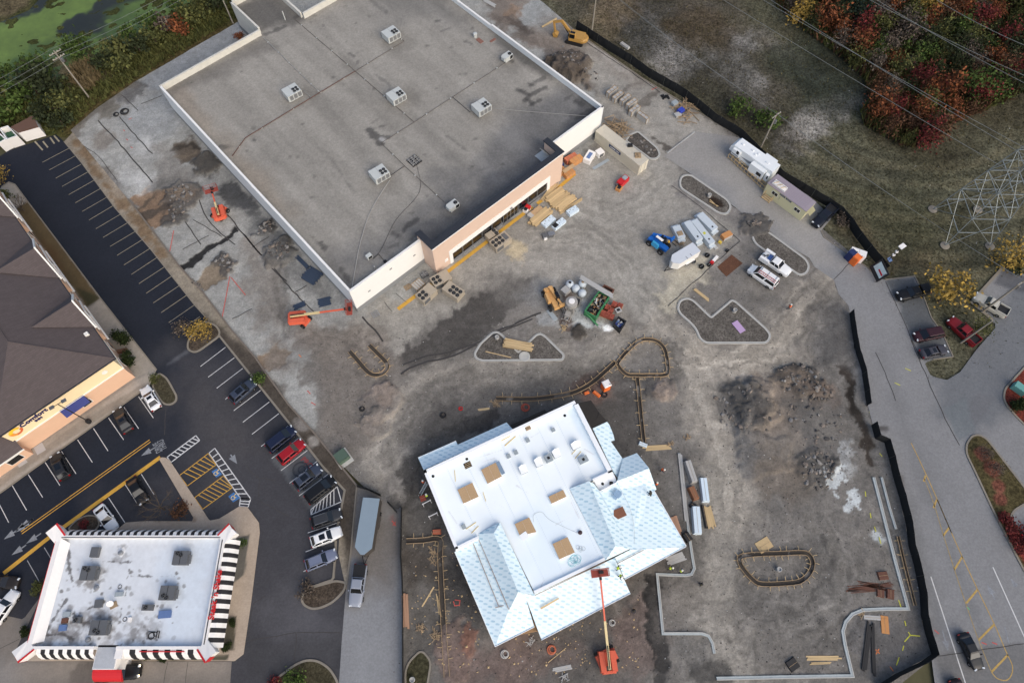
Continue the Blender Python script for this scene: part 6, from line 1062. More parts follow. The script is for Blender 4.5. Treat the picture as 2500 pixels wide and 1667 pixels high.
for y in (-.6,.6):d=MB().box(h,h+.04,y-.55,y+.55,.15,2.7).build('door',M_ctn,ct);MB().tube((h+.06,y-.2,.2),(h+.06,y-.2,2.65),.03).build('lock_rod',M_alu,d)
tag(MB().box(-.6,.6,-.6,.6,0,.15).box(-.5,.5,-.5,-.3,.15,.3).box(-.5,.5,.3,.5,.15,.3).box(-.1,.1,-.5,.5,.15,.32).build('pallet',M_woodd),'wooden pallet lying on the container roof','pallet').location=c+u*(h-2.0)+n*.3+Vector((0,0,2.83));tag(MB().box(-.5,.5,-.3,.3,0,.5,taper=.06).build('black_tote',M_plast),'black tote on the edge of the container roof','tote').location=c+u*(h-4.6)+n*.9+Vector((0,0,2.83))
# ================================================================== ISLANDS, KERB RUNS, FORMWORK, FENCES
M_soil=mat('island_soil',(84,81,78),.95,attr='Col',var=.25,scale=1.5,bump=1.,bscale=4,spec=.1,speck=.4,sscale=3.5)
def island(name,lab,pts,rad,soil=(96,92,87),km=M_kerb,w=.38,z=0.,h=.16,cat='planter',grass=None,lay=(),kz=0.):
    q=round_poly(pts,rad,4);c=sum(q,Vector())/len(q);c.z=z;t=thing(name,lab,cat,c);L_=[Vector((p.x-c.x,p.y-c.y,0)) for p in q]
    MB().strip(L_,w,0,h,closed=True).build('kerb',km,t)
    if w > .3:MB().strip(L_,.06,h+.002,.012,closed=True,off=.08).build('kerb_lip',M_wallb,t)
    inn=[Vector((p.x,p.y,0)) for p in q];s=sheet('soil',inn,.3,z+h*.6,soil,list(lay),M_grass if grass else M_soil,var=((.5,.2),(2,.15)),rough=.05);del s['kind'];adopt(s,t);return t
island('kerbed_island','pill shaped new kerb island with an open pit beside the service road',TS('21',[(1440,150),(1455,95),(1520,85),(1805,280),(1835,335),(1800,390),(1740,380),(1450,190)]),2.2,lay=[Lb(T('21',1725,300),1.6,(44,34,28),.9,.3,.4,sq=.6,rot=-.6)])
island('kerbed_island','new kerb island under the white service truck',TS('31',[(115,565),(125,525),(190,508),(245,530),(525,735),(550,790),(525,842),(475,855),(430,825),(140,615)]),2.)
island('kerbed_island','large L shaped kerb island holding a pale purple board',TS('21',[(1425,1110),(1440,1050),(1500,1030),(1545,1050),(1680,1180),(1840,1045),(1870,1060),(2105,1270),(2135,1315),(2110,1372),(1640,1372),(1595,1340),(1565,1265),(1520,1215),(1445,1150)]),[2,2,2,1,.3,.6,.6,2,2,2,1.5,1.5,1,1,2])
island('kerbed_island','notched triangular kerb island with a bundle of boards across it',TS('21',[(-130,1455),(-85,1380),(10,1293),(48,1290),(80,1312),(205,1445),(342,1312),(372,1302),(408,1320),(555,1465),(545,1502),(-75,1508),(-118,1490)]),[1.5,.5,1,1,.5,.2,.8,.8,.8,1,1,1,1])
island('kerbed_island','small kerb island full of rubble beside the beige container',TS('20',[(1028,1080),(1060,1035),(1120,1010),(1272,1140),(1290,1190),(1262,1220),(1215,1220)]),[.3,.3,.5,1.5,1.5,1.2,.5],(86,82,78))
mul=(74,66,58)
island('parking_island','mulched parking island under the yellowing tree',TS('01',[(1440,1360),(1440,1425),(1490,1445),(1530,1430),(1695,1310),(1660,1240),(1560,1200)]),1.2,mul,M_kerb2,.3,.03);island('parking_island','mulched island end with a bare bush by the exit',TS('13',[(470,848),(425,915),(445,970),(510,1002),(580,990),(670,948),(752,862),(772,800),(690,785)]),[.5,1,1.2,1.2,1,1,1,.5,.5],mul,M_kerb2,.3,.03)
island('parking_island','kerbed planting bed at the corner of the hotel',TS('02',[(1165,445),(1215,345),(1270,380),(1295,415),(1355,525),(1350,565),(1310,590),(1265,588),(1235,560)]),.8,(72,68,54),M_kerb2,.28,.03);island('parking_island','rounded planting island at the bottom edge left of the lane',TS('13',[(120,1640),(200,1560),(380,1425),(470,1388),(560,1398),(650,1460),(705,1560),(715,1640)]),.9,(66,62,48),M_kerb2,.3,.03)
island('parking_island','tight mulch bed beside the white coupe',TS('02',[(520,1545),(590,1470),(670,1436),(740,1440),(770,1500),(720,1568)]),.6,mul,M_kerb2,.2,.03);island('grass_island','grass island strip in the small kerbed corner by the lane',TS('13',[(1228,1640),(1222,1480),(1250,1405),(1345,1310),(1420,1400),(1380,1640)]),.8,(66,64,48),M_kerb2,.25,0.,grass=True)
island('grass_island','long grass island with young red trees beside the right road',TS('32',[(1748,960),(1752,885),(1798,826),(1852,820),(1908,855),(2260,1310),(2110,1400)])+TS('33',[(2085,310),(2300,560),(2400,1000),(2195,715),(1960,260),(1840,0)]),[.8,.8,.8,.8,.8,.5,1,.5,.5,.5,1,1,1],(74,68,46),M_kerb2,.28,.05,grass=True,lay=[Lb(T('32',x,y),r,(112,66,58),.75,.2,.15) for x,y,r in [(1870,965,1.2),(1950,1080,1.4),(2000,1210,1.),(2010,1310,1.)]]+[Lp(TS('33',[(2010,290),(2080,330),(2300,640),(2300,800),(2190,660)]),(112,44,40),.85,.4,.6)])
island('mulch_island','red mulch island with hedge at the right edge',TS('32',[(2035,540),(2045,470),(2195,305),(2330,220),(2360,900),(2140,690),(2055,590)]),.8,(104,50,42),M_kerb2,.28,.05)
# fresh kerb runs
for lab,pts,w in [('new kerb run stepping round the front of the unfinished restaurant',TS('23',[(1435,-190),(1470,90),(1510,420),(1538,610),(1552,690),(1530,736),(1480,744),(1268,736),(1312,1188),(1610,1188),(1660,1205),(1690,1260),(1706,1340)]),.4),('long new kerb run along the black fence turning back at the corner',TS('32',[(1042,1145),(1100,1370),(1150,1568)])+TS('33',[(1210,650),(1305,1000),(1130,1000),(960,1008),(880,1040),(828,1100),(806,1170),(822,1270),(880,1512),(600,1516),(280,1522),(-160,1532)]),.46),('short straight kerb piece nearest the black fence',TS('32',[(1102,1145),(1160,1370),(1212,1540)]),.36)]:
    p0=pts[0].copy();t=thing('kerb_run',lab,'kerb',p0);q=[p-p0 for p in pts];MB().strip(q,w,-.03,.2).build('kerb',mat('new_kerb_concrete',(164,172,174),.85,var=.16,scale=.7,bump=.2),t);MB().strip(q,w*.28,.172,.05,off=w*.33).build('kerb_lip',M_kerb,t)
# formwork: two lines of boards held by stakes
STAKE=MB().box(-.03,.03,-.04,.04,0,.42).mesh('stake');STAKE.materials.append(M_wood);TIE=MB().box(-.03,.03,-.36,.36,.34,.4).mesh('tie');TIE.materials.append(M_wood)
def formwork(lab,pts,wd=.7,closed=False,sp=1.25):
    p0=pts[0].copy();t=thing('formwork',lab,'formwork',p0);q=smooth_line([p-p0 for p in pts],4,closed)
    MB().strip(q,wd-.1,.02,closed=closed).build('trench_bed',mat('trench_soil',(66,62,58),.95,var=.25),t)
    for s in (-1,1):
        MB().strip(q,.07,0,.32,closed=closed,off=s*wd/2).build('form_board',M_woodd,t);o=offset_line(q,s*(wd/2+.1),closed);acc=0.
        for a,b in zip(o,o[1:]+([o[0]] if closed else [])):
            l=(b-a).length;acc += l
            if acc > sp:acc=0;inst('stake',STAKE,t,a,ang(a,b)+random.uniform(-.2,.2));inst('tie',TIE,t,a+(offset_line([a,b],s*.3)[0]-a),ang(a,b)+random.uniform(-.25,.25),scale=(1,random.uniform(.5,.9),1))
    return t
formwork('U shaped timber kerb forms left of the dark millings',TS('12',[(795,180),(860,255),(930,335),(985,363),(1045,352),(1083,310),(1070,262),(1000,190),(945,135)]));formwork('curving timber forms sweeping behind the unfinished restaurant',TS('22',[(35,545),(300,548),(500,525),(640,492),(760,428),(860,345),(950,262)]))
formwork('rounded teardrop loop of timber kerb forms',TS('22',[(970,262),(1030,190),(1120,110),(1190,92),(1260,105),(1312,150),(1336,215),(1348,330),(1325,362),(1240,366),(1100,366),(1030,358),(968,295)]),.6,True);formwork('straight timber forms running down to the plastic sheet',TS('22',[(1112,375),(1128,520),(1145,700),(1165,885)]),.6)
formwork('D shaped loop of timber forms with a white pipe inside',TS('33',[(25,600),(150,582),(330,576),(500,570),(550,595),(572,650),(555,715),(500,775),(420,800),(190,810),(110,770),(40,690),(15,640)]),.65,True,.9);formwork('L shaped timber forms left of the unfinished restaurant',TS('13',[(1230,482),(1360,476),(1484,470),(1488,600),(1500,850),(1520,1200),(1540,1520)]),.75);formwork('thin timber forms squeezed between kerb and black fence',TS('33',[(1225,445),(1270,640),(1315,820),(1355,975)]),.4)
# black screened fence
M_scr=mat('black_fence_screen',(20,23,26),.8,var=.2,scale=2.);M_post=mat('fence_post',(84,86,84),.6,.4)
def fence(lab,pts,h=1.9,lean=.12):
    p0=pts[0].copy();t=thing('screened_fence',lab,'fence',p0);q=[]
    for a,b in zip(pts,pts[1:]):
        n=max(1,round((b-a).length/.6));q += [a.lerp(b,k/n)-p0 for k in range(n)]
    q.append(pts[-1]-p0);o=offset_line(q,lean);vs=[]
    for k,(a,b) in enumerate(zip(q,o)):e=random.uniform(-.07,.07);sg=-.08*math.sin(k % 5/5*math.pi);vs += [(a.x,a.y,0),(a.x+e,a.y+e,h*.5),(b.x,b.y,h+sg)]
    m=MB().add(vs,[f for i in range(len(q)-1) for f in ((3*i,3*i+3,3*i+4,3*i+1),(3*i+1,3*i+4,3*i+5,3*i+2))]).build('screen',M_scr,t);md=m.modifiers.new('thickness','SOLIDIFY');md.thickness=.03
    for k in range(0,len(q),5):MB().tube((q[k].x,q[k].y,0),(o[k].x,o[k].y,h+.1),.035,n=6).build('post',M_post,t)
fence('black screened fence along the field behind the camper and trailer',TS('20',[(645,225),(760,300),(900,392),(1060,490),(1200,592),(1330,665),(1450,735),(1600,850),(1700,935),(1890,1048)])+TS('31',[(330,120),(520,230),(690,330),(770,385),(850,480),(900,560),(1000,690),(1120,830)]),2.2)
fence('black screened fence between the site and right road, upper stretch',TS('32',[(858,-110),(872,0),(888,100),(905,190),(950,330),(968,440),(990,600)]),1.6);fence('black screened fence between the site and right road, kinked lower stretch',TS('32',[(1025,745),(1055,850),(1125,880),(1160,1000),(1195,1150),(1240,1300),(1290,1500)])+TS('33',[(1310,520),(1350,660),(1395,880),(1405,1050),(1440,1200),(1485,1345),(1400,1405),(1200,1500),(1060,1590)]),1.9)
fence('low black screen across the head of the access lane',TS('13',[(858,70),(940,95),(1040,142)]),1.2);fence('black screened fence along the right side of the access lane',TS('13',[(1197,225),(1193,420),(1190,600),(1200,760),(1205,890),(1206,1150),(1206,1400),(1208,1640)]),1.5,.03);fence('short loose black fence panel at the lane gate',TS('13',[(1090,190),(1160,270)]),1.3)
# ================================================================== MATERIALS ON THE SITE
def stack(name,lab,cat,t,c,a,L,W,H,m,z=0.,parts=(),taper=0.,group=None):
    """one boxy thing: a = photo point it points to; parts = (name, x0,x1,y0,y1,z0,z1, material)"""
    p,q=T(t,*c,H*.5+z),T(t,*a,H*.5+z);p.z=z;o=thing(name,lab,cat,p,ang(p,q),group)
    MB().box(-L/2,L/2,-W/2,W/2,0,H,taper=taper).build('body',m,o)
    for n,x0,x1,y0,y1,z0,z1,mm in parts:MB().box(x0,x1,y0,y1,z0,z1).build(n,mm,o)
    return o
def boards(name,lab,t,a,b,n,bw=.15,bh=.05,rows=1,m=None,spread=0.,z=0.,cat='lumber'):
    """n boards side by side from photo point a to b, each its own piece"""
    p,q=T(t,*a),T(t,*b);L=(q-p).length;c=(p+q)/2;c.z=z;o=thing(name,lab,cat,c,ang(p,q));r=random.Random(lab);me=MB().box(-.5,.5,-bw/2,bw/2,0,bh).mesh('board')
    for k in range(rows):
        for i in range(n):inst('board',me,o,(r.uniform(-.06,.06)*L,(i-(n-1)/2)*bw*1.05+r.uniform(-.01,.01),k*bh*1.03),r.gauss(0,spread),m or M_wood,(L*r.uniform(.86,1),1,1))
    return o
def jumble(name,lab,t,c,n,L,R,m,cat='scrap',bw=.08,z=0.):
    p=T(t,*c,z);o=thing(name,lab,cat,p);r=random.Random(lab);me=MB().box(-.5,.5,-bw/2,bw/2,0,bw*.6).mesh('stick')
    for k in range(n):inst('piece',me,o,(r.gauss(0,R*.5),r.gauss(0,R*.5),.01+k*.012),(0,r.uniform(-.06,.06),r.uniform(0,3.14)),m,(L*r.uniform(.4,1),1,1))
    return o
# ground units by the store
def ground_unit(lab,t,c,a,L,W,H,fans,panel=None):
    o=stack('air_handler',lab,'air unit',t,c,a,L,W,H,M_rtud,group='air units waiting on the ground by the store');MB().box(-L/2-.03,L/2+.03,-W/2-.03,W/2+.03,H+.003,H+.05).build('lid',M_rtud,o);MB().box(-.02,.02,-W/2,W/2,H+.052,H+.07).build('seam',M_rtug,o);fan_parts(o,fans,.36,H+.05)
    for y in (-W/2-.012,):MB().box(-L/2+.15,-.1,y,y+.01,.2,H-.2).build('coil',M_rtug,o)
    if panel:MB().box(*panel,H+.06,H+.14).build('louvre',M_rtug,o)
    return o
gf=lambda n,x0:[(x0+.8*(k // 2),-.42+.84*(k % 2)) for k in range(n)]
ground_unit('tan ground unit with six fans beside the spilled sand','11',(1950,600),(2020,550),3.6,2.1,1.5,gf(6,-1.4),(.7,1.5,-.7,.7));ground_unit('small tan two-fan unit against the store front','11',(1885,550),(1840,580),2.3,1.3,1.3,[(-.7,-.3),(-.7,.42)]);ground_unit('tan four-fan unit nearest the store corner of the ground group','11',(1495,890),(1570,850),3.4,2.1,1.5,gf(4,-1.2));ground_unit('tan four-fan unit on the yellow line by the crates','11',(1385,1000),(1440,950),3.3,2.1,1.5,gf(4,-1.2));ground_unit('tan six-fan unit farthest right of the ground group','11',(1590,980),(1530,940),3.4,2.1,1.5,gf(6,-1.3)[::-1])
MB().strip(TS('11',[(1165,1112),(1500,860),(1960,510),(2195,330)],.062),.7).build('yellow_fire_lane',M_yel,site);MB().strip(TS('20',[(350,1560),(460,1480),(640,1330)],.062),.7).build('yellow_fire_lane',M_yel,site)
def pallet(lab,t,c,a,z=0.,m=None,L=1.2,W=1.05):
    o=thing('pallet',lab,'pallet',T(t,*c,z),ang(T(t,*c),T(t,*a)))
    for k in range(6):MB().box(-L/2,L/2,-W/2+k*W/5.6,-W/2+k*W/5.6+.1,.1,.13).build('slat',m or M_woodd,o)
    for x in (-L/2,-.05,L/2-.1):MB().box(x,x+.1,-W/2,W/2,0,.1).build('runner',m or M_woodd,o)
    return o
def crate(name,lab,t,c,a,L,W,H,m,fm=None,nb=4):
    o=stack(name,lab,'crate',t,c,a,L,W,H,m)
    for x in (-L/2,L/2-.08):
        for y in (-W/2,W/2-.08):MB().box(x-.012,x+.092,y-.012,y+.092,0,H+.1).build('corner_post',fm or M_wood,o)
    for k in range(nb):x=-L/2+L*k/(nb-1)-.04;MB().box(x,x+.08,-W/2,W/2,H+.012,H+.07).build('slat',fm or M_wood,o)
    for y in (-W/2-.02,W/2-.06):MB().bar((-L/2,y+.04,H+.08),(L/2,y+.04,H+.08),.08).build('rail',fm or M_wood,o)
    return o
M_film=mat('shrink_film',(170,170,168),.35,var=.15,scale=2.);M_wrap=mat('white_blue_wrap',(202,218,230),.5,var=.05);M_wrap2=mat('pale_wrap',(186,196,204),.5,var=.06);M_card=mat('cardboard',(188,134,84),.85,var=.08);M_cardr=mat('red_carton',(176,100,74),.8,var=.1)
crate('crate','open slatted crate beside the tan unit by the store','11',(1320,930),(1370,890),1.9,1.7,.7,M_film,M_woodd,5);pallet('empty wooden pallet at the foot of the white store wall','11',(1240,945),(1275,925));stack('metal_cage','small dark metal cage by the store entrance corner','cage','11',(1367,848),(1390,835),1.3,1.,.6,M_rtug,parts=[('bar',-.7,.7,-.05,.05,.6,.68,M_alu),('bar',-.05,.05,-.55,.55,.6,.68,M_alu)]);pallet('flat metal grate on the ground near the white store corner','11',(993,1150),(1030,1130),0,M_alu,1.3,1.2)
for k,(x,y) in enumerate([(920,705),(965,745),(1022,765),(1070,800),(1092,848),(1157,900)]):
    crate('window_crate',['pale crated window pack farthest from the container in its row','crated window pack second in the row by the store','crated window pack third in the row by the store','crated window pack fourth in the row by the store','crated window pack fifth in the row by the store','crated panel pack nearest the small rubble island'][k],'20',(x,y),(x+60,y-45) if k < 5 else (x+55,y+40),2.6,.85,1.2,M_film,M_woodd,4)
boards('lumber_stack','broad stack of long yellow planks on the pavement by the store','w',(610,920),(870,730),5,.42,.28,2);boards('lumber_stack','stack of planks next to the broad plank stack, middle one','w',(680,990),(960,790),4,.36,.26,2,spread=.01);boards('lumber_stack','stack of planks nearest the single long beam','w',(760,1030),(1020,830),4,.3,.25,2,spread=.012);boards('lumber_beams','pair of long beams right of the plank stacks','w',(765,1095),(1145,850),2,.24,.24,1);boards('lumber_stack','bundle of thin planks leaning beside the store windows','w',(540,890),(745,620),7,.16,.14,2,spread=.015);boards('pipe_bundle','grey pipe bundle along the store windows','w',(300,950),(600,715),5,.1,.1,1,M_rtug,.006,cat='pipe')
boards('lumber_stack','tall bundle of planks in front of the particle-board stack','w',(360,1260),(640,1030),5,.32,.4,2);stack('board_stack','stack of particle-board sheets by the store doors','board stack','w',(430,1060),(540,970),2.9,1.25,.7,M_osb,parts=[('top_sheet',-1.4,1.45,-.6,.62,.702,.72,M_osb),('plastic_cover',-1.75,-.9,-.66,.66,.1,.76,M_film)])
stack('generator','red and white generator by the store doors','generator','w',(290,1010),(330,960),1.5,.9,.9,M_dw,parts=[('red_cover',-.1,.7,-.46,.46,.5,1.05,M_red),('engine',-.7,-.1,-.3,.3,.9,1.1,M_plast)])
for lab,c,a,L,W,H in [('white wrapped insulation pack right of the beams',(990,1040),(1070,990),2.2,1.2,.8),('white wrapped insulation pack next to the plank bundle',(620,1200),(730,1110),2.7,1.3,.6),('torn white wrapped pack showing black film',(780,1240),(880,1160),2.8,1.1,.7)]:stack('insulation_pack',lab,'insulation','w',c,a,L,W,H,M_wrap,parts=[('print_mark',-L*.4+k*L*.2,-L*.4+k*L*.2+.18,-.12+.3*(k % 2),.1+.3*(k % 2),H+.002,H+.012,M_curbg) for k in range(5)]+([('black_film',-1.3,-.3,-.3,.56,H+.003,H+.03,M_plast)] if 'torn' in lab else []))
stack('tile_saw','pair of grey carts standing below the torn pack','cart','w',(610,1410),(690,1390),2.,.9,.7,M_rtug,parts=[('tray',.1,1.3,-.4,.4,.5,.78,M_alu),('drum',-.9,-.3,-.7,-.4,0,.5,M_dw)])
for lab,c,a,L,W,H,m in [('long orange carton on top of the carton pile',(1040,270),(1120,220),2.6,1.1,1.3,M_card),('red carton behind the orange cartons by the store corner',(960,235),(1040,190),2.6,1.1,1.1,M_cardr),('cardboard pack strapped at the store corner',(820,430),(860,400),1.6,1.3,1.,M_card),('cardboard pack with cut ends in the carton pile',(940,470),(1020,420),2.2,1.1,.9,M_card)]:stack('carton',lab,'carton','w',c,a,L,W,H,m,parts=[('strap',-.5,-.44,-W/2-.01,W/2+.01,0,H+.01,M_woodd),('strap',.4,.46,-W/2-.01,W/2+.01,0,H+.01,M_woodd)])
stack('board_cover','loose brown board lying across the carton pile','board','w',(930,385),(1020,325),2.7,.8,.06,M_osb,z=1.32);stack('trash_bag','dark blue bag squeezed behind the cartons','bag','w',(815,315),(840,300),.9,.9,.8,M_nav,taper=.15)
stack('white_tub','open white tub with ladder-like tray inside','tub','w',(1245,215),(1300,130),2.6,1.5,1.1,M_dw,parts=[('tray',-.8,.8,-.35,.35,1.103,1.13,M_bluep)]);stack('white_bin','white open cabinet beside the white tub','cabinet','w',(1405,150),(1440,130),1.4,1.3,1.1,M_dw,parts=[('opening',-.5,.5,-.67,-.65,.1,.9,M_rtug)]);stack('metal_sheet','long pale metal panel on the ground near the container','panel','w',(1425,320),(1550,245),3.9,.6,.08,M_curbg)
stack('towable_machine','red towable machine with grey hatch beside the container','machine','w',(1760,580),(1850,500),2.4,1.2,1.1,M_red,parts=[('hatch',.0,.9,-.4,.4,1.1,1.35,M_curbg),('frame',-1.6,-1.2,-.5,.5,.2,.7,M_rtug),('wheel_guard',.6,1.2,.6,.8,.1,.7,M_plast)]);stack('open_carton','open cardboard box with black inside by the red machine','carton','w',(1700,690),(1740,640),1.1,1.,.7,M_card,parts=[('opening',-.4,.4,-.35,.35,.702,.71,M_plast)])
jumble('scrap_lumber_pile','tangled heap of scrap lumber behind the container','20',(960,985),70,2.6,2.4,M_woodd,bw=.13);jumble('scrap_lumber_pile','splayed timber and pallets heap against the black fence','20',(1470,850),44,3.2,2.6,M_woodd,bw=.14);stack('blue_tarp_load','bright blue covered load in the timber heap','tarp','20',(1450,845),(1480,825),1.4,1.1,.6,mat('blue_tarp',(52,70,170),.5),z=.3,taper=.1);stack('metal_box','silver metal box in the timber heap','box','20',(1402,790),(1430,775),1.2,.9,.6,M_curbg,z=.25);stack('white_load','pale wrapped load below the blue cover','load','20',(1425,880),(1450,870),1.3,1.,.5,M_film,z=.1);jumble('black_bags','dark bags heaped by the fence corner of the pavement','20',(1322,745),14,.8,.7,M_plast,'bags',.3)
# insulation packs and gear by the telehandler
for lab,c,a,L,W,H in [('tall white wrapped pack in the middle of the pack group',(1180,610),(1260,720),4.4,1.4,1.5),('long low white wrapped pack with yellow paint on it',(1370,620),(1560,860),5.8,1.3,1.2),('white wrapped pack alone at the upper right of the group',(1450,430),(1600,580),4.2,1.5,1.2),('small white wrapped bin holding scraps beside the blue machine',(910,620),(960,720),2.7,1.5,1.)]:stack('insulation_pack',lab,'insulation','t',c,a,L,W,H,M_wrap2,parts=[('pack_foot',-L/2-.5,L/2+.5,-W/2+.06,W/2-.06,0,H*.45,M_wrap2)]+([('spray_mark',.2,.7,-.3,.2,H+.002,H+.01,M_spray['yellow'])] if 'yellow' in lab else [])+([('scrap_load',.0,.9,-.5,.5,H,H+.15,M_woodd)] if 'scraps' in lab else [('dark_hole',L*.3,L*.3+.35,-.2,.1,H+.002,H+.012,M_plast)]))
jumble('scrap_heap','brown scrap heap beside the blue telehandler','t',(945,810),34,.8,.9,M_woodd);stack('brick_tan_pallet','tan wrapped pallet standing at the edge of the pavement','pallet load','t',(1830,670),(1930,620),1.9,1.1,.9,M_card,parts=[('sheet',-.9,.9,-.6,-.55,0,.8,M_film)]);stack('small_table','tiny white board below the long pack','board','t',(1610,885),(1650,930),1.,.7,.3,M_film)
for lab,x,y,r,m in [('black bucket group nearest the white trailer',1455,1060,.45,M_plast),('black tub with tools beside the pale sand',1345,1275,.5,M_plast),('black bucket between tub and red can',1490,1243,.35,M_plast),('small dark bucket near the brown mat',1838,968,.3,M_plast),('grey drum at the side of the white trailer',1200,1180,.4,M_rtug)]:t=thing('bucket',lab,'bucket',T('t',x,y));MB().lathe([(r*.85,0),(r,.45),(r*.9,.45),(r*.8,.1)],12).build('body',m,t);MB().tube((-r*.4,0,.2),(r*.4,.1,.55),.06).build('tool',M_alu,t)
stack('yellow_carton','small yellow box near the tan pallet','box','t',(1708,795),(1730,810),.6,.45,.4,mat('yellow_box',(206,178,74),.7));stack('fuel_can','red machine with long white hood beside the brown mat','machine','t',(1610,1120),(1655,1070),1.5,.5,.5,M_dw,parts=[('red_engine',-1.2,-.7,-.3,.3,0,.55,M_red)])
o=MB().prism([p-T('t',1890,1240) for p in TS('t',[(1650,1270),(1930,1035),(2140,1200),(1830,1455)])],.02,.05).build('rust_mat',mat('rust_brown_mat',(92,62,46),.95,var=.12,speck=.2));o.location=T('t',1890,1240);tag(o,'square rust brown mat lying on the dirt','mat')
boards('lumber_beams','pair of beams lying above the L shaped island','21',(1545,955),(1660,1045),2,.24,.2);boards('lumber_stack','bundle of pale boards lying across the notched island','21',(90,1375),(310,1415),5,.3,.16,2,spread=.03,z=.3);boards('lumber_board','single long board in the notched island','21',(-50,1438),(150,1485),1,.14,.06,z=.15);boards('lumber_stack','short boards crossed in the pit of the pill island','21',(1660,290),(1740,330),2,.12,.08,1,M_wood,.5,.2)
o=MB().box(-1.15,1.15,-.6,.6,0,.06).build('purple_board',mat('purple_foam',(176,150,188),.7,var=.05));o.location=T('21',1892,1248,.2);o.rotation_euler.z=ang(T('21',1855,1200),T('21',1930,1290));tag(o,'pale purple foam board lying in the L shaped island','board')
o=MB().lathe([(.95,.1),(.95,.26),(.75,.28),(.4,.2),(.1,.19)],20).build('drain_basin',M_kerb,None,T('21',253,1478));tag(o,'round concrete drain basin set in the kerb of the notched island','drain')
for t,x,y,lab in [('21',1858,1130,'white pipe stub in the L shaped island'),('21',1665,250,'white pipe stub in the pill shaped island'),('21',42,1335,'white pipe stub in the notched island'),('33',312,700,'white pipe stub inside the D shaped forms'),('13',1278,1540,'white bucket at the grass corner by the lane')]:tag(MB().lathe([(.36,0),(.36,.7),(.26,.7),(.26,.5)],14).build('pipe_stub',M_film,None,T(t,x,y,.1)),lab,'pipe')
# ================================================================== MACHINES
M_or=mat('lift_orange',(208,96,70),.5,var=.05);M_crm=mat('boom_cream',(204,186,140),.5,var=.06);M_cat=mat('digger_yellow',(170,132,70),.5,var=.1);M_tb=mat('tan_machine',(204,160,104),.5,var=.08);M_bl=mat('blue_machine',(28,96,178),.45,var=.05);M_blc=mat('cyan_hood',(58,150,196),.4,var=.04);M_dark=mat('machine_dark',(34,34,36),.6,var=.1)
def boom_lift(lab,t,base,tip,zt,head,wide=1.2):
    """base and tip are photo points; tip stands zt above ground; head = where the chassis points"""
    p=T(t,*base,1.);p.z=0;e=T(t,*tip,zt);o=thing('boom_lift',lab,'boom lift',p,0);hd=ang(p,T(t,*head));d=(e-p);a=math.atan2(d.y,d.x)
    ch=MB().box(-1.5,1.5,-.75,.75,.45,.9,taper=.06);ch.box(-1.3,1.3,-1.,1.,.5,.65);ch.build('chassis',M_or,o,rz=hd);w_=bpy.data.objects.new('axles',None);link(w_,o);w_.rotation_euler.z=hd;wheels(w_,(-1.05,1.05),1.0,.45,.35)
    MB().box(-1.9,.9,-wide,-.28,.95,1.75,taper=.12).build('turntable_hood',M_or,o,rz=a);MB().box(-1.9,.9,.28,wide,.95,1.65,taper=.12).build('turntable_hood',M_or,o,rz=a);MB().box(-2.1,-1.6,-wide*.8,wide*.8,.95,1.6,taper=.1).build('counterweight',M_or,o,rz=a)
    s=Vector((-1.5*math.cos(a),-1.5*math.sin(a),2.0));m1=s.lerp(d,.52);MB().bar(s,m1,.32,.36).build('boom',M_crm,o);MB().bar(s.lerp(d,.35),d,.22,.26).build('boom_extension',M_or,o);MB().bar(s+Vector((0,0,.25)),s.lerp(d,.25)+Vector((0,0,.3)),.12).build('hose_track',M_dark,o)
    bk=bpy.data.objects.new('basket',None);link(bk,o);bk.location=d;bk.rotation_euler.z=a;MB().box(-.1,.9,-1.2,1.2,-.1,-.04).build('floor',mat('basket_red',(150,70,58),.6,var=.1),bk);MB().box(-.5,-.1,-.15,.15,-.3,.3).build('mount',M_dark,bk)
    for z in (.45,1.):
        for x in (-.1,.9):MB().tube((x,-1.2,z),(x,1.2,z),.03,n=6).build('rail',MATS['basket_red'],bk)
        for y in (-1.2,1.2):MB().tube((-.1,y,z),(.9,y,z),.03,n=6).build('rail',MATS['basket_red'],bk)
    for x in (-.1,.9):
        for y in (-1.2,0,1.2):MB().tube((x,y,-.05),(x,y,1.),.03,n=6).build('upright',MATS['basket_red'],bk)
    MB().box(.3,.7,-.5,.1,-.04,.5).build('tool_box',M_dark,bk);return o
boom_lift('orange boom lift with basket against the left store wall','01',(1675,365),(1622,215),2.2,(1760,300));boom_lift('orange boom lift reaching toward the white store corner','11',(420,1180),(775,1110),2.6,(510,1245));boom_lift('orange boom lift at the bottom reaching over the blue porch roof','23',(885,1370),(832,750),6.6,(960,1330),1.25)
# excavator
p=T('20',640,320);ex=thing('excavator','yellow excavator with folded arm digging behind the store','excavator',p,ang(p,T('20',520,290)))
for s in (-1,1):MB().prism([(-1.7,0),(1.7,0),(2.,.35),(1.7,.8),(-1.7,.8),(-2.,.35)],-.25,.25).build('track',M_dark,ex,(0,s*1.05,0),(math.pi/2,0,0))
MB().box(-.9,.9,-.8,.8,.3,.95).build('undercarriage',M_dark,ex);MB().box(-2.,1.2,-1.3,1.3,1.0,1.9,taper=.1).build('house',M_cat,ex);MB().lathe([(1.3,0),(1.35,.5),(1.1,.8)],16).build('counterweight',M_cat,ex,(-1.5,0,1.0));c_=MB().box(-.2,1.3,.25,1.25,1.0,2.8,taper=.12).build('cab',M_cat,ex);MB().box(1.2,1.32,.4,1.1,1.6,2.6).box(-.05,1.1,1.2,1.27,1.7,2.6).box(0,1.05,.45,1.05,2.8,2.83).build('cab_window',M_cglass,c_)
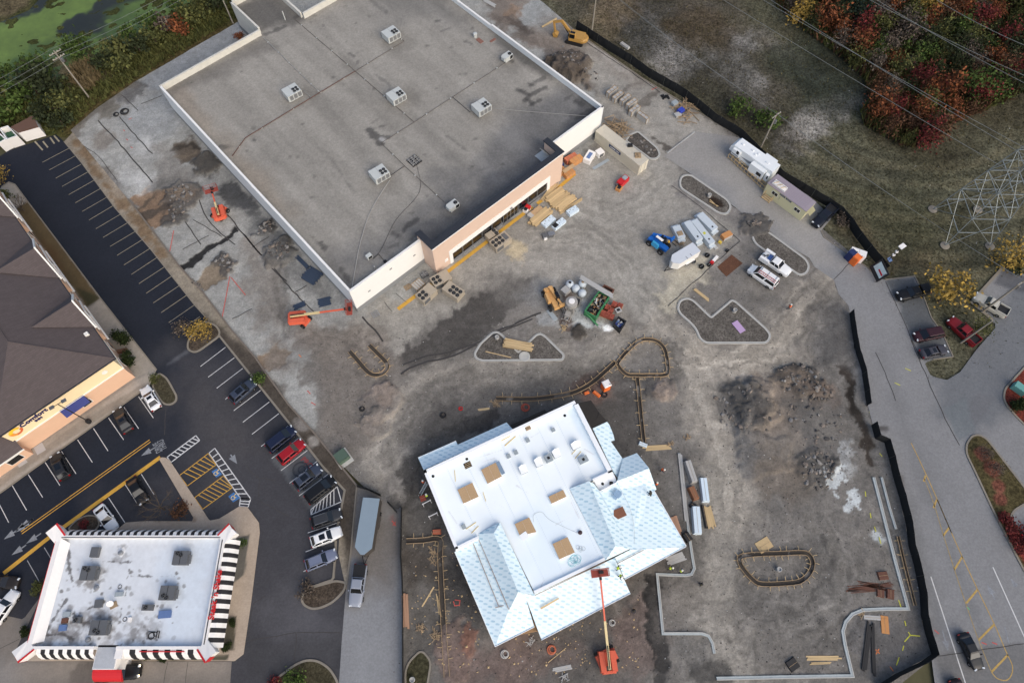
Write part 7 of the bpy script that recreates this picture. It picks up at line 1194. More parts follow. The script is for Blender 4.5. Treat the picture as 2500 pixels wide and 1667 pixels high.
MB().bar((1.,-.2,1.6),(3.4,-.2,4.2),.4,.5).build('boom',M_cat,ex);MB().bar((3.3,-.2,4.2),(5.2,-.2,3.4),.38,.45).build('boom',M_cat,ex);MB().bar((5.1,-.2,3.6),(4.6,-.2,1.0),.32,.36).build('stick',M_cat,ex);MB().bar((1.8,-.2,1.6),(3.2,-.2,3.6),.14).build('hydraulic_ram',M_dark,ex);MB().prism([(4.0,.2),(4.8,.1),(5.1,.9),(4.5,1.1),(3.9,.7)],-.6,.6).build('bucket',M_cat,ex,(0,-.2,0),(math.pi/2,0,0))
def telehandler(lab,t,rear,front,m,mh,tip,zt,nm='telehandler'):
    p,q=T(t,*rear,.9),T(t,*front,.9);c=(p+q)/2;c.z=0;L=(q-p).length;h=L/2;o=thing(nm,lab,'telehandler',c,ang(p,q));R_=Matrix.Rotation(-ang(p,q),3,'Z')
    MB().box(-h,h,-.55,.55,.7,1.25,taper=.08).build('chassis',m,o);MB().box(-h,-h+.9,-.9,.9,.8,1.5,taper=.1).build('counterweight',m,o);MB().box(-h+1.1,h-1.5,-1.15,-.5,.8,1.75,taper=.12).build('engine_hood',mh,o);c_=MB().box(-.4,.9,.35,1.1,.9,2.4,taper=.1).build('cab',M_dark,o);MB().box(-.25,.75,.45,1.,2.402,2.43).build('cab_window',M_cglass,c_);wheels(o,(-h+.7,h-.7),1.05,.62,.42)
    e=R_ @ (T(t,*tip,zt)-c);s=Vector((-h+.3,.1,1.9));m_=s.lerp(e,.6);MB().bar(s,m_,.42,.5).build('boom',m,o);MB().bar(s.lerp(e,.4),e,.32,.38).build('boom_extension',m,o);MB().box(-.2,.15,-.5,.5,-.6,.3).build('fork_carriage',m,o,e,0)
    for y in (-.35,.35):MB().box(.1,1.3,y-.06,y+.06,-.6,-.52).build('fork',M_dark,o,e,0)
    return o
th=telehandler('blue telehandler parked beside the white wrapped packs','t',(370,690),(700,950),M_bl,M_blc,(800,730),2.4);MB().box(-.6,.9,-.25,.25,0,.02).build('boom_decal',M_dw,th,(-.3,.05,2.35));MB().box(-.15,.15,-.15,.15,0,.3).build('beacon',mat('beacon_amber',(220,170,60),.4),th,(1.5,.6,2.3))
telehandler('tan telehandler parked by the mortar mixer','e',(600,500),(790,900),M_tb,M_tb,(880,820),1.6)
# mortar mixer with silo, bulk bags, bricks, skips
p=T('e',1020,950);mx_=thing('mortar_silo','pale round mortar silo and mixer rig caked in cement','silo',p,ang(T('e',950,1100),T('e',1090,780)));M_cem=mat('cement_caked',(150,148,144),.9,var=.2,scale=3.)
MB().lathe([(.3,1.2),(1.05,2.1),(1.05,2.9),(.2,3.1)],18).build('hopper',M_cem,mx_,(.5,0,0));MB().lathe([(.55,3.05),(.55,3.12),(.1,3.14)],14).build('lid',M_dw,mx_,(.5,0,0))
for x in (-.3,1.3):
    for y in (-.8,.8):MB().bar((x,y,0),(x+(.5-x)*.2,y*.8,2.2),.09).build('leg',M_cem,mx_)
MB().bar((-2.2,-.7,.5),(1.6,-.9,.6),.1).bar((-2.2,.7,.5),(1.6,.9,.6),.1).bar((-2.,-.7,.5),(-2.,.7,.5),.1).bar((-1.,-.75,.5),(-1.,.75,.5),.1).build('frame',M_cem,mx_);MB().lathe([(.3,0),(.4,.6),(.3,.6),(.25,.2)],12).build('mixing_drum',M_cem,mx_,(-1.9,-.1,.5));MB().box(-1.5,-.5,-.45,.45,.5,1.1).build('motor',M_cem,mx_);MB().box(1.5,2.4,-1.,.2,.3,1.2).build('engine_box',M_dark,mx_)
for k in range(4):MB().box(-2.9,-2.2,-.35+k*.22,-.27+k*.22,.1,.16).build('step_rung',M_cem,mx_)
for lab,x,y,top in [('plump white bulk bag in the middle of the bag cluster',1135,540,1),('plump white bulk bag beside the full skip',1258,630,1),('white bulk bag with a dark open mouth',1020,460,2),('slack bulk bag with a brown sandy top',1265,450,3)]:t=thing('bulk_bag',lab,'bulk bag',T('e',x,y));MB().lathe([(.5,0),(.72,.25),(.76,.7),(.68,1.1),(.35,1.3),(.15,1.36)],12).build('body',M_wrap2,t,smooth=True);MB().lathe([(.26,0),(.26,.05),(.05,.06)],10).build('neck',[M_wrap2,M_wrap2,M_dark,M_woodd][top],t,(0,0,1.33))
pallet('grey pallet of bagged mix beside the tan telehandler','e',(940,550),(1000,500),0,M_film,1.7,1.6);stack('bag_load','wrapped grey bags on the pallet by the tan machine','bags','e',(945,545),(1005,495),1.5,1.4,.8,M_film,z=.14,taper=.1);pallet('weathered grey pallet frame behind the bulk bags','e',(1350,450),(1440,520),0,M_cem,2.6,1.2)
o=boards('aluminium_plank','long pale scaffold planks laid across the skip','e',(1210,275),(1870,670),2,.42,.16,1,M_film,z=1.75);o.location=(T('e',1210,275,1.75)+T('e',1870,670,1.75))/2
def skip(lab,t,quad,H,m,mi,nm='skip'):
    q=TS(t,quad,H);c=sum(q,Vector())/4;c.z=0;o=thing(nm,lab,'skip',c);v=[Vector((p.x-c.x,p.y-c.y,0)) for p in q];MB().strip(v,.14,0,H,closed=True).build('wall',m,o);MB().prism([p*.97 for p in v],.05,H*.55).build('load',mi,o);MB().strip(v,.24,H+.002,.07,closed=True).build('rim',m,o);return o,v
M_grn=mat('skip_green',(56,118,76),.6,var=.1)
o,v=skip('green skip full of scrap and timber under the pale planks','e',[(1320,930),(1600,545),(1790,650),(1530,1055)],1.6,M_grn,M_dark);r=random.Random(5)
for k in range(70):a_,b_=r.random(),r.random();q=(v[0].lerp(v[1],a_)).lerp(v[3].lerp(v[2],a_),b_)*.86;MB().obox((q.x,q.y,.9+.5*r.random()),(r.uniform(-1,1),r.uniform(-1,1),r.uniform(-.3,.3)),r.uniform(.3,1.1),r.uniform(.08,.3),.06).build('scrap_piece',r.choice([M_wood,M_woodd,M_film,M_dark,M_card,M_dark]),o)
MB().bar(v[0]+Vector((0,0,1.3)),v[3]*1.6+v[0]*-.35+Vector((0,0,.2)),.3,.3).build('tail_bar',M_grn,o)
o,v=skip('small black skip with blue rubbish beside the brick pallets','e',[(1870,1180),(1960,1050),(2100,1130),(1995,1300)],1.2,M_dark,M_dark);
for k in range(22):MB().obox((r.uniform(-.6,.6),r.uniform(-.7,.7),.75+.3*r.random()),(r.uniform(-1,1),r.uniform(-1,1),.2),.4,.3,.05).build('scrap_piece',r.choice([M_bluep,M_nav,M_film]),o)
skip('dark red-sided tub above the green skip','e',[(1650,490),(1690,440),(1870,530),(1830,590)],.9,M_rust,M_dark);M_brk=mat('red_brick',(150,76,62),.85,var=.12,scale=4.,island=.2);BRK=MB().box(-.21,.21,-.1,.1,0,.19).mesh('brick')
for k,(x,y) in enumerate([(1745,900),(1870,840),(1800,960),(1660,1010),(1740,1040),(1815,1075),(1985,850)]):
    t=thing('brick_pallet',['red brick pallet beside the green skip edge, upper left one','red brick pallet at the top of the brick cluster','red brick pallet in the middle of the cluster','red brick pallet at the left end of the front row','red brick pallet in the middle of the front row','red brick pallet nearest the small black skip','half used red brick pallet with a grey tray on it'][k],'brick pallet',T('e',x,y),ang(T('e',1660,1010),T('e',1815,1075)));MB().box(-.5,.5,-.5,.5,0,.13).build('pallet_base',M_woodd,t)
    for iz in range(4 if k < 6 else 2):
        for ix in range(2):
            for iy in range(4):inst('brick',BRK,t,(-.23+ix*.46,-.36+iy*.24,.14+iz*.2),0,M_brk)
stack('grey_tray','grey gridded tray on the half used brick pallet','tray','e',(1955,920),(2000,900),1.,.9,.35,M_film,z=.55,parts=[('tray_inside',-.3,.3,-.25,.25,.352,.36,M_dark)]);jumble('scrap_boards','few broken boards below the mortar slab','e',(910,1275),9,1.2,.7,M_wood);stack('block_pallet','short stack of white blocks below the green skip','blocks','e',(1580,1205),(1630,1230),1.2,.8,.4,M_film,parts=[('gap',-.6,.6,-.02,.02,.402,.41,M_dark)]);stack('loading_plate','tilted grey plate at the mixer wheel','plate','e',(690,1010),(760,1100),2.4,.8,.1,M_curbg)
# toilets, sign, camera mast, transformer
def toilet(lab,t,c,a,m,roof=None):
    p=T(t,*c,1.1);p.z=0;o=thing('portable_toilet',lab,'portable toilet',p,ang(p,T(t,*a,1.1)));MB().box(-.6,.6,-.6,.6,.1,2.1,taper=.04).build('cabin',m,o);MB().box(-.62,.62,-.62,.62,0,.1).build('skid',M_dark,o);MB().box(-.64,.64,-.64,.64,2.103,2.25,taper=.12).build('roof',roof or M_dw,o);MB().box(-.4,.4,-.615,-.57,.2,1.95).build('door',m,o);MB().tube((.4,.4,2.2),(.4,.4,2.5),.06).build('vent_pipe',M_dark,o)
M_ob=mat('toilet_orange',(226,112,50),.6,var=.05);M_nb=mat('toilet_navy',(34,48,92),.6,var=.05)
toilet('orange portable toilet beside the curving timber forms','22',(875,445),(900,490),M_ob);toilet('navy portable toilet at the grass edge by the sign','31',(868,700),(900,730),M_nb,M_nb);toilet('orange portable toilet at the grass edge by the sign','31',(905,735),(940,765),M_ob,M_ob)
stack('white_shed','low white-topped double cabin behind the portable toilets','cabin','31',(912,700),(955,715),2.7,1.3,2.2,M_dw,parts=[('seam',-.02,.02,-.65,.65,2.2,2.22,M_alu)]);a_,b_=T('31',990,800),T('31',1045,920);sg=thing('site_sign','large site sign board with a pale rendering of buildings','sign',(a_+b_)/2,ang(a_,b_));h=(b_-a_).length/2
MB().box(-h,h,-.08,.08,.6,3.2).build('board',M_dark,sg,rz=(math.radians(-28),0,0));MB().box(-h*.75,h*.8,-.1,-.085,1.3,2.9).build('panel',mat('sign_print',(190,206,206),.5,var=.25,scale=1.4),sg,rz=(math.radians(-28),0,0));MB().box(-.2,h*.7,-.115,-.102,1.8,2.1).build('print_band',M_red,sg,rz=(math.radians(-28),0,0))
for x in (-h*.8,h*.8):MB().tube((x,.4,0),(x,1.1,2.6),.07).build('post',M_post,sg)
p=T('31',1095,805);e=T('31',1275,605,7.5);cm=thing('camera_mast','black solar camera mast with white lamp head behind the sign','mast',p);MB().lathe([(.7,0),(.7,.5),(.3,.8),(.1,.9)],10).build('base',M_rtug,cm);MB().tube((0,0,.8),(0,0,7.3),.07).build('mast',M_dark,cm);MB().box(-.6,.6,-.4,.4,0,.06).build('solar_panel',M_bluep,cm,(.2,.1,3.0),(.3,.4,.6));MB().box(-.6,.6,-.4,.4,0,.15).build('lamp_head',M_dw,cm,(.1,0,7.35),.6)
for z in (4.6,5.6):MB().box(-.2,.2,-.2,.2,z,z+.3).build('camera',M_dw,cm)
stack('transformer','green transformer box on a pale pad beside the retaining wall','transformer','12',(735,985),(770,960),2.0,1.7,1.4,mat('transformer_green',(74,92,80),.6,var=.1),parts=[('pad',-1.2,1.2,-1.5,1.2,0,.1,M_kerb),('door',-.9,.9,-.9,-.85,.15,1.2,mat('transformer_door',(84,104,90),.6))],taper=.05);stack('teal_cabinet','teal utility cabinet in the red mulch island','cabinet','32',(2160,465),(2195,490),2.2,1.4,1.3,mat('teal_box',(96,150,146),.6,var=.08),taper=.1)
for k,(lab,q) in enumerate([('white dumpster enclosure cell at the left edge',[(-40,1075),(30,1060),(105,1130),(50,1160)]),('open green topped dumpster enclosure cell',[(60,1050),(120,1030),(190,1105),(115,1130)]),('brown roofed white shed at the lot corner',[(150,1045),(310,960),(350,1040),(205,1082)])]):
    v=TS('00',q);c=sum(v,Vector())/4;t=thing('dumpster_enclosure',lab,'enclosure',c);v=[p-c for p in v];MB().strip(v,.2,0,2.4,closed=True).build('wall',M_dw,t);MB().prism([p*(1.05 if k == 2 else .9) for p in v],2.0 if k == 2 else .9,2.6 if k == 2 else 1.2).build('roof' if k == 2 else 'dumpster',mat('brown_shed_roof',(96,72,60),.9,var=.1) if k == 2 else mat('dumpster_green',(44,84,62),.6,var=.1),t)
for k,(a,b) in enumerate([((268,1085),(328,1152)),((330,1085),(368,1132)),((385,1055),(418,1103)),((415,1040),(455,1087))]):line(lot,'00',a,b,M_tanl,.3,.02,'wheel_stop_line')
# fence panels, hoses, pipes and boards left about the site
for lab,t,a,b,n,bw,bh,m in [('stack of dark blue fence panels standing beside the left store wall','11',(460,830),(560,890),16,.17,.3,'d'),('narrow stack of blue fence panels by the left store wall','11',(390,710),(480,800),6,.12,.25,'d'),('blue fence panels lying near the orange lift','11',(365,1105),(460,1065),5,.2,.1,'d'),('grid of dark fence panels lying by the store corner','11',(555,1070),(655,1045),8,.2,.06,'d'),('pale boards on the ground near the bottom kerb','33',(520,1375),(785,1375),3,.2,.1,'w'),('short board pair below the pale boards','33',(555,1418),(720,1412),2,.14,.06,'w'),('stack of boards beside the blue porch roof','23',(1345,640),(1480,590),6,.2,.12,'f'),('wide stack of pink boards at the right of the unfinished restaurant','23',(1385,290),(1430,430),6,.2,.2,'p'),('boards stacked on the ground beside the black sheet','23',(1645,215),(1690,385),6,.2,.2,'w'),('boards lying by the plastic sheet','22',(1165,925),(1370,910),4,.2,.06,'w'),('long pale boards along the new kerb','22',(1440,960),(1500,1560),2,.3,.2,'f'),('long black drain pipes lying in the corner plot','33',(1010,1110),(965,1490),3,.22,.22,'k'),('second group of black drain pipes','33',(1030,1110),(1045,1520),2,.24,.22,'k'),('thick brown plank stack along the lane fence','13',(1215,870),(1230,1150),3,.3,.25,'p'),('long board in the dirt left of the restaurant','13',(1350,985),(1450,815),1,.2,.06,'w'),('two boards lying parallel left of the restaurant','13',(1462,880),(1490,1060),2,.14,.06,'w'),('pale boards near the teal sheet','23',(475,1470),(620,1440),3,.2,.06,'f'),('long thin board near the bottom lift','23',(420,1420),(575,1295),1,.1,.06,'w'),('boards by the trench behind the restaurant','12',(1775,630),(1865,618),3,.12,.05,'w'),('rusty rebar mats by the right kerb','33',(840,855),(1200,825),10,.1,.05,'r'),('upper rusty rebar bundle by the right kerb','33',(920,800),(1130,835),7,.1,.05,'r'),('long boards near the top edge behind the store','20',(-60,0),(30,50),3,.3,.1,'f'),('timber frame by the excavator','20',(390,210),(505,145),1,.3,.3,'w'),('pipe across the pavement near the camper','20',(1320,1195),(1560,1010),1,.22,.2,'f')]:
    boards('lumber_stack' if m in 'wfp' else 'rebar_bundle' if m == 'r' else 'drain_pipe' if m == 'k' else 'fence_panel_stack',lab,t,a,b,n,bw,bh,1,{'d':mat('panel_blue_grey',(62,74,92),.5,.3,var=.1),'w':M_wood,'f':M_film,'p':mat('pink_board',(164,130,108),.8,var=.1,island=.12),'k':M_dark,'r':M_rust}[m],.006 if m != 'r' else .05,0.,{'w':'lumber','f':'lumber','p':'lumber','k':'pipe','r':'rebar','d':'fence panels'}[m])
for lab,t,c,a,L,W,H,m in [('foil wrapped insulation roll pack leaning on the new kerb','22',(1525,1100),(1555,1190),3.6,1.1,1.,M_film),('brown topped open pack between the foil packs','22',(1545,1265),(1570,1320),2.2,1.1,.9,mat('brown_pack',(130,90,66),.8)),('long white printed pack right of the brown topped pack','22',(1630,1240),(1640,1320),3.8,1.2,.8,M_wrap),('long white printed pack below the black film','23',(1570,320),(1580,440),4.2,1.3,.9,M_wrap),('crumpled black film heap between the white packs','23',(1550,215),(1580,240),1.3,1.,.5,M_dark),('black film strip along the board stack','23',(1630,290),(1650,390),3.6,.5,.5,M_dark),('black bagged heap at the corner of the blue roof','23',(1500,450),(1520,480),1.4,1.2,.6,M_dark),('tan board sheets above the D shaped forms','33',(205,510),(270,470),2.3,1.7,.1,M_wood),('tan board by the corner plot','33',(1130,1120),(1135,1180),2.4,1.1,.08,M_card),('pale foam boards by the corner plot','33',(1060,1068),(1200,1078),3.4,.6,.06,M_film),('orange mixing trough beside the toilet','22',(805,505),(830,525),1.4,.6,.4,M_ob),('small orange trough by the curving forms','22',(728,497),(745,490),.9,.5,.3,M_ob),('black drain grate lying near the bottom kerb','33',(425,1425),(460,1400),1.6,1.5,.3,M_dark),('rusty rebar rack lower left of the pair by the kerb','33',(1097,880),(1098,910),1.1,1.1,.3,M_rust),('rusty rebar rack lower right of the pair by the kerb','33',(1172,885),(1172,920),1.4,1.1,.35,M_rust),('rusty rebar rack above the rebar bundle','33',(1115,745),(1145,742),1.5,1.2,.3,M_rust),('pale weathered duct piece lying in the field','20',(1022,350),(1062,378),2.4,.8,.4,M_film),('brick red pallet by the left restaurant wall','12',(1355,1303),(1372,1296),.9,.9,.2,M_brk),('red cradle near the left timber forms','13',(1462,410),(1490,408),1.3,.8,.3,M_cardr),('wooden bench between hedge balls at the hotel','01',(935,1432),(970,1425),1.7,.8,.5,mat('bench_wood',(122,84,66),.8)),('white plastic sheet crumpled at the end of the straight forms','22',(1160,893),(1190,905),1.4,.7,.3,M_wrap)]:
    stack(lab.split(' near ')[0].split(' by ')[0].split(' lying')[0].split(' at ')[0].split(' between ')[0].split(' beside ')[0].split(' along ')[0].split(' above ')[0].split(' below ')[0].split(' right ')[0].split(' lower ')[0].split(' leaning')[0].split(' crumpled ')[0].replace(' ','_'),lab,lab.split()[2] if len(lab.split()) > 2 else 'pack',t,c,a,L,W,H,m,taper=min(.12,H*.25),parts=[('top_seam',-L*.45,L*.45,-.02,.02,H+.002,H+.02,M_woodd)])
for k,(t,x,y,r,m,lab) in enumerate([('00',955,858,.75,M_dark,'black hose coil on the left yard pavement'),('00',890,880,.5,M_dark,'smaller tangle of black hose beside the large coil'),('12',890,622,.4,M_dark,'dark manhole ring in the dirt'),('12',1510,670,.45,M_dark,'dark manhole ring near the trench'),('22',258,612,.6,M_brk,'orange ring fitting behind the restaurant'),('23',100,1345,.5,M_film,'white wire ring at the bottom left'),('23',458,1312,.55,M_cardr,'orange ring near the thin board'),('23',922,1105,.4,M_film,'grey ring beside the tall boom'),('12',1645,620,.3,M_red,'red ring in the dirt behind the restaurant'),('22',862,515,.45,M_dark,'black tub beside the orange trough'),('20',565,690,.5,M_rtug,'old tyre mark ring on the grey roof')][:10]):b=MB();b.torus((0,0,.1),r,r*.22,16,6);b.torus((r*.3,r*.1,.16),r*.8,r*.16,14,5);tag(b.build('hose_ring',m,None,T(t,x,y,.03)),lab,'ring')
# ================================================================== VEGETATION, POLES, TOWER, PEOPLE, RUBBLE
rng=np.random.default_rng(5)
def leaf_mesh(name,n,rx,rz,leaf,clumps,seed,z0=0.,spread=.42,up=0.):
    """n leaf-sized faces gathered in clumps through an uneven crown"""
    g=np.random.default_rng(seed);c=g.normal(size=(clumps,3));c /= np.linalg.norm(c,axis=1)[:,None]+1e-6;c *= (g.random((clumps,1)) ** .45)*.78
    s=g.uniform(.55,1.15,clumps);k=g.integers(0,clumps,n);p=c[k]+g.normal(size=(n,3))*(spread*s[k])[:,None]*.62
    p=p*np.array([rx,rx,rz]);p[:,2]=np.maximum(p[:,2]+rz+z0,.05)
    a=g.normal(size=(n,3));a[:,2] *= .6;a /= np.linalg.norm(a,axis=1)[:,None];b=np.cross(a,g.normal(size=(n,3)));b /= np.linalg.norm(b,axis=1)[:,None]+1e-6
    if up:a=a*(1-up)+np.array([0,0,1])*up*g.uniform(1,2.5,(n,1))
    l=leaf*g.uniform(.5,1.3,(n,1));v=np.stack([p-a*l,p+b*l*.6,p+a*l,p-b*l*.6],1).reshape(-1,3)
    me=bpy.data.meshes.new(name);me.from_pydata(v.tolist(),[],np.arange(4*n).reshape(n,4).tolist());return me
def fol(name,c,c2):return mat('leaves_'+name,c,.8,var=.18,scale=.5,island=.4,c2=c2,spec=.15)
FO={k:fol(k,*v) for k,v in dict(crimson=((116,48,48),(78,40,38)),orange=((132,80,50),(96,58,42)),rust=((100,70,52),(70,54,42)),dark=((58,66,42),(38,44,30)),olive=((96,97,56),(60,66,38)),yellow=((168,140,70),(126,106,56)),fir=((38,52,44),(26,38,32)),bare=((104,94,84),(72,64,58)),green=((80,98,48),(50,66,32)),hedge=((52,62,32),(30,40,22)),reed=((124,110,84),(88,78,56))).items()}
M_bark=mat('bark',(78,68,58),.9,var=.2)
CR=[leaf_mesh('crown',620,2.5,2.3,.2,13,20+k,.5,.5) for k in range(6)];SH=[leaf_mesh('foliage',420,1.7,1.1,.2,9,40+k) for k in range(3)]
TRK=MB().tube((0,0,0),(.05,.03,2.6),.13,.06,7).tube((.03,.02,1.3),(.9,.4,2.9),.06,.02,5).tube((.03,.02,1.6),(-.6,.7,3.1),.06,.02,5).tube((.04,0,1.9),(.1,-.8,3.3),.05,.02,5).mesh('trunk');TRK.materials.append(M_bark)
def place_label(lab,p,s,sz):
    ix,iy=(p.x-min(xs))/(max(xs)-min(xs)),(p.y-min(ys))/(max(ys)-min(ys))
    return ('tall ' if s*sz > 1.35 else 'low ' if s*sz < .8 else '')+lab.replace('in the autumn thicket beyond the field',['near the lower','in the middle','along the upper','at the top'][min(3,int(iy*4))]+' '+['left','centre left','centre','centre right','right'][min(4,int(ix*5))]+' of the autumn thicket')
HB=leaf_mesh('foliage',1500,1.35,1.0,.13,26,77,0,.3)
def tree(nm,lab,p,k,c,s=1.,sz=1.,group=None,cat='tree',shrub=False):
    t=thing(nm,lab,cat,p,random.uniform(0,6),group);inst('stem' if shrub else 'trunk',TRK,t,scale=(s,s,s*sz*(.4 if shrub else 1)));inst('foliage' if shrub else 'crown',HB if c == 'hedge' else (SH if shrub else CR)[k % (3 if shrub else 6)],t,m=FO[c],scale=(s,s,s*sz));return t
WD=TS('30',[(240,-160),(300,60),(410,150),(760,420),(960,600),(1010,740),(940,850),(960,960),(1180,1075),(1290,1140),(1440,1125),(1550,1050),(1690,920),(1900,850),(2330,640),(2330,-160)])
ACC=[((940,250),'crimson'),((935,345),'orange'),((1440,1050),'crimson'),((1530,1040),'rust'),((1400,850),'orange'),((1850,140),'crimson'),((2060,290),'crimson'),((695,60),'orange'),((1080,850),'orange'),((1410,70),'yellow'),((480,100),'yellow'),((1700,70),'orange'),((860,90),'fir'),((900,150),'fir'),((1090,110),'bare'),((1250,200),'bare'),((1300,280),'bare'),((1390,430),'green'),((1800,710),'green'),((1560,740),'orange'),((1880,720),'crimson'),((1400,590),'crimson'),((680,170),'orange'),((1640,30),'orange'),((2150,560),'crimson'),((1480,780),'olive'),((1120,770),'rust'),((800,230),'orange')]
LBL=dict(crimson='crimson tree in the autumn thicket beyond the field',orange='orange tree in the autumn thicket beyond the field',rust='rust brown tree in the autumn thicket beyond the field',dark='dark green tree in the autumn thicket beyond the field',olive='olive green tree in the autumn thicket beyond the field',yellow='yellow tree in the autumn thicket beyond the field',fir='blue-green evergreen in the autumn thicket beyond the field',bare='leafless grey tree in the autumn thicket beyond the field',green='bright green tree in the autumn thicket beyond the field')
pl_=[];r=random.Random(12);xs=[p.x for p in WD];ys=[p.y for p in WD]
for xy,c in ACC:p=T('30',*xy,2.5);p.z=-.1;pl_.append(p);s,sz=r.uniform(1.1,1.5),r.uniform(.9,1.3);tree('thicket_tree',place_label(LBL[c],p,s,sz),p,r.randrange(6),c,s,sz,'trees of the autumn thicket')
n_=0
while n_ < 7000 and len(pl_) < 290:
    n_ += 1;p=Vector((r.uniform(min(xs),max(xs)),r.uniform(min(ys),max(ys)),-.1))
    if any((p.x-q.x) ** 2+(p.y-q.y) ** 2 < 8.5 for q in pl_) or not inside(WD,np.array([p.x]),np.array([p.y]))[0]:continue
    pl_.append(p);low=p.y < T('30',0,640).y and p.x < T('30',1750,640).x;c=r.choice(['rust','rust','orange','dark','olive','olive','crimson','rust','bare','dark'] if low else ['dark','dark','olive','dark','rust','olive','bare','green','dark','orange']);s=r.uniform(.6,.92) if low else r.uniform(.75,1.2);sz=r.uniform(.95,1.45);tree('thicket_tree',place_label(LBL[c],p,s,sz),p,r.randrange(6),c,s,sz,'trees of the autumn thicket')
def scatter(name,lab,cat,pts,tall,m,leaf,sd):
    g=np.random.default_rng(sd);P_=np.array([(p.x,p.y,p.z) for p in pts]);n=len(P_);a=g.normal(size=(n,3))*.35;a[:,2]=1;a *= (tall*g.uniform(.4,1.2,n))[:,None];b=g.normal(size=(n,3))*leaf;b[:,2]=0
    v=np.stack([P_-b,P_+b,P_+a+b*.2,P_+a-b*.2],1).reshape(-1,3);me=bpy.data.meshes.new(name);me.from_pydata(v.tolist(),[],np.arange(4*n).reshape(n,4).tolist());me.materials.append(m);return tag(inst(name,me),lab,cat,kind='stuff')
def rnd_in(poly,n,z=0.,sd=1):
    g=np.random.default_rng(sd);xs=[p[0] for p in poly];ys=[p[1] for p in poly];x,y=g.uniform(min(xs),max(xs),n*2),g.uniform(min(ys),max(ys),n*2);k=inside(poly,x,y);return [Vector((a,b,z)) for a,b in zip(x[k],y[k])][:n]
scatter('undergrowth','dark brushy undergrowth filling the autumn thicket','undergrowth',rnd_in(WD,9000,-.1,3),2.1,FO['rust'],.13,4);scatter('green_undergrowth','olive brush standing between the trees of the thicket','undergrowth',rnd_in(WD,12000,-.1,31),2.4,FO['olive'],.12,32);scatter('field_grass','rough dry grass tufts over the field','grass',rnd_in(FI,34000,-.12,5),.3,fol('fieldgrass',(92,86,58),(48,50,32)),.06,6)
BK=PS([(-60,130),(60,250),(150,190),(230,150),(330,90),(480,0),(640,-20),(600,30),(330,195),(225,262),(180,310),(60,330),(-60,380)]);scatter('bank_weeds','tangled green and brown weeds on the marsh bank','weeds',rnd_in(BK,16000,-.1,7),.9,FO['olive'],.12,8);scatter('reeds','pale feathery reeds beside the left utility pole','reeds',rnd_in(TS('00',[(560,520),(700,480),(780,600),(700,700),(560,640)]),1500,0,9),1.8,FO['reed'],.1,10)
MSH=[(900,440,2.2,'olive'),(960,530,1.8,'olive'),(830,520,1.7,'dark'),(330,610,2.4,'green'),(300,720,2.6,'dark'),(420,700,2.3,'dark'),(180,760,2.2,'green'),(480,860,2.,'olive'),(380,900,2.,'dark'),(120,860,2.,'green'),(1480,170,1.8,'olive'),(1560,130,1.8,'olive'),(1680,70,1.8,'dark'),(1400,250,1.5,'orange'),(1200,330,1.7,'olive'),(1290,230,1.6,'bare'),(1080,400,1.6,'dark'),(640,420,1.8,'green'),(560,400,1.5,'green'),(30,820,2.2,'olive'),(500,970,1.6,'dark'),(1360,60,1.6,'green'),(1180,200,1.6,'green'),(20,950,2.,'green'),(1000,300,1.5,'green'),(230,560,1.8,'green'),(60,640,1.8,'green')]
for k,(x,y,s,c) in enumerate(MSH):tree('marsh_shrub',dict(olive='olive shrub on the marsh bank',dark='dark green shrub on the marsh bank',green='fresh green shrub at the pond edge',orange='orange shrub on the marsh bank',bare='grey leafless shrub on the marsh bank')[c]+', %s from the left along the bank' % ['first','second','third','fourth','fifth','sixth','seventh','eighth','ninth','tenth','eleventh','twelfth','last'][sorted(q[0]+q[1]/1e4 for q in MSH if q[3] == c).index(x+y/1e4)],T('00',x,y),k,c,s,1.1,'shrubs of the marsh bank','shrub',True)
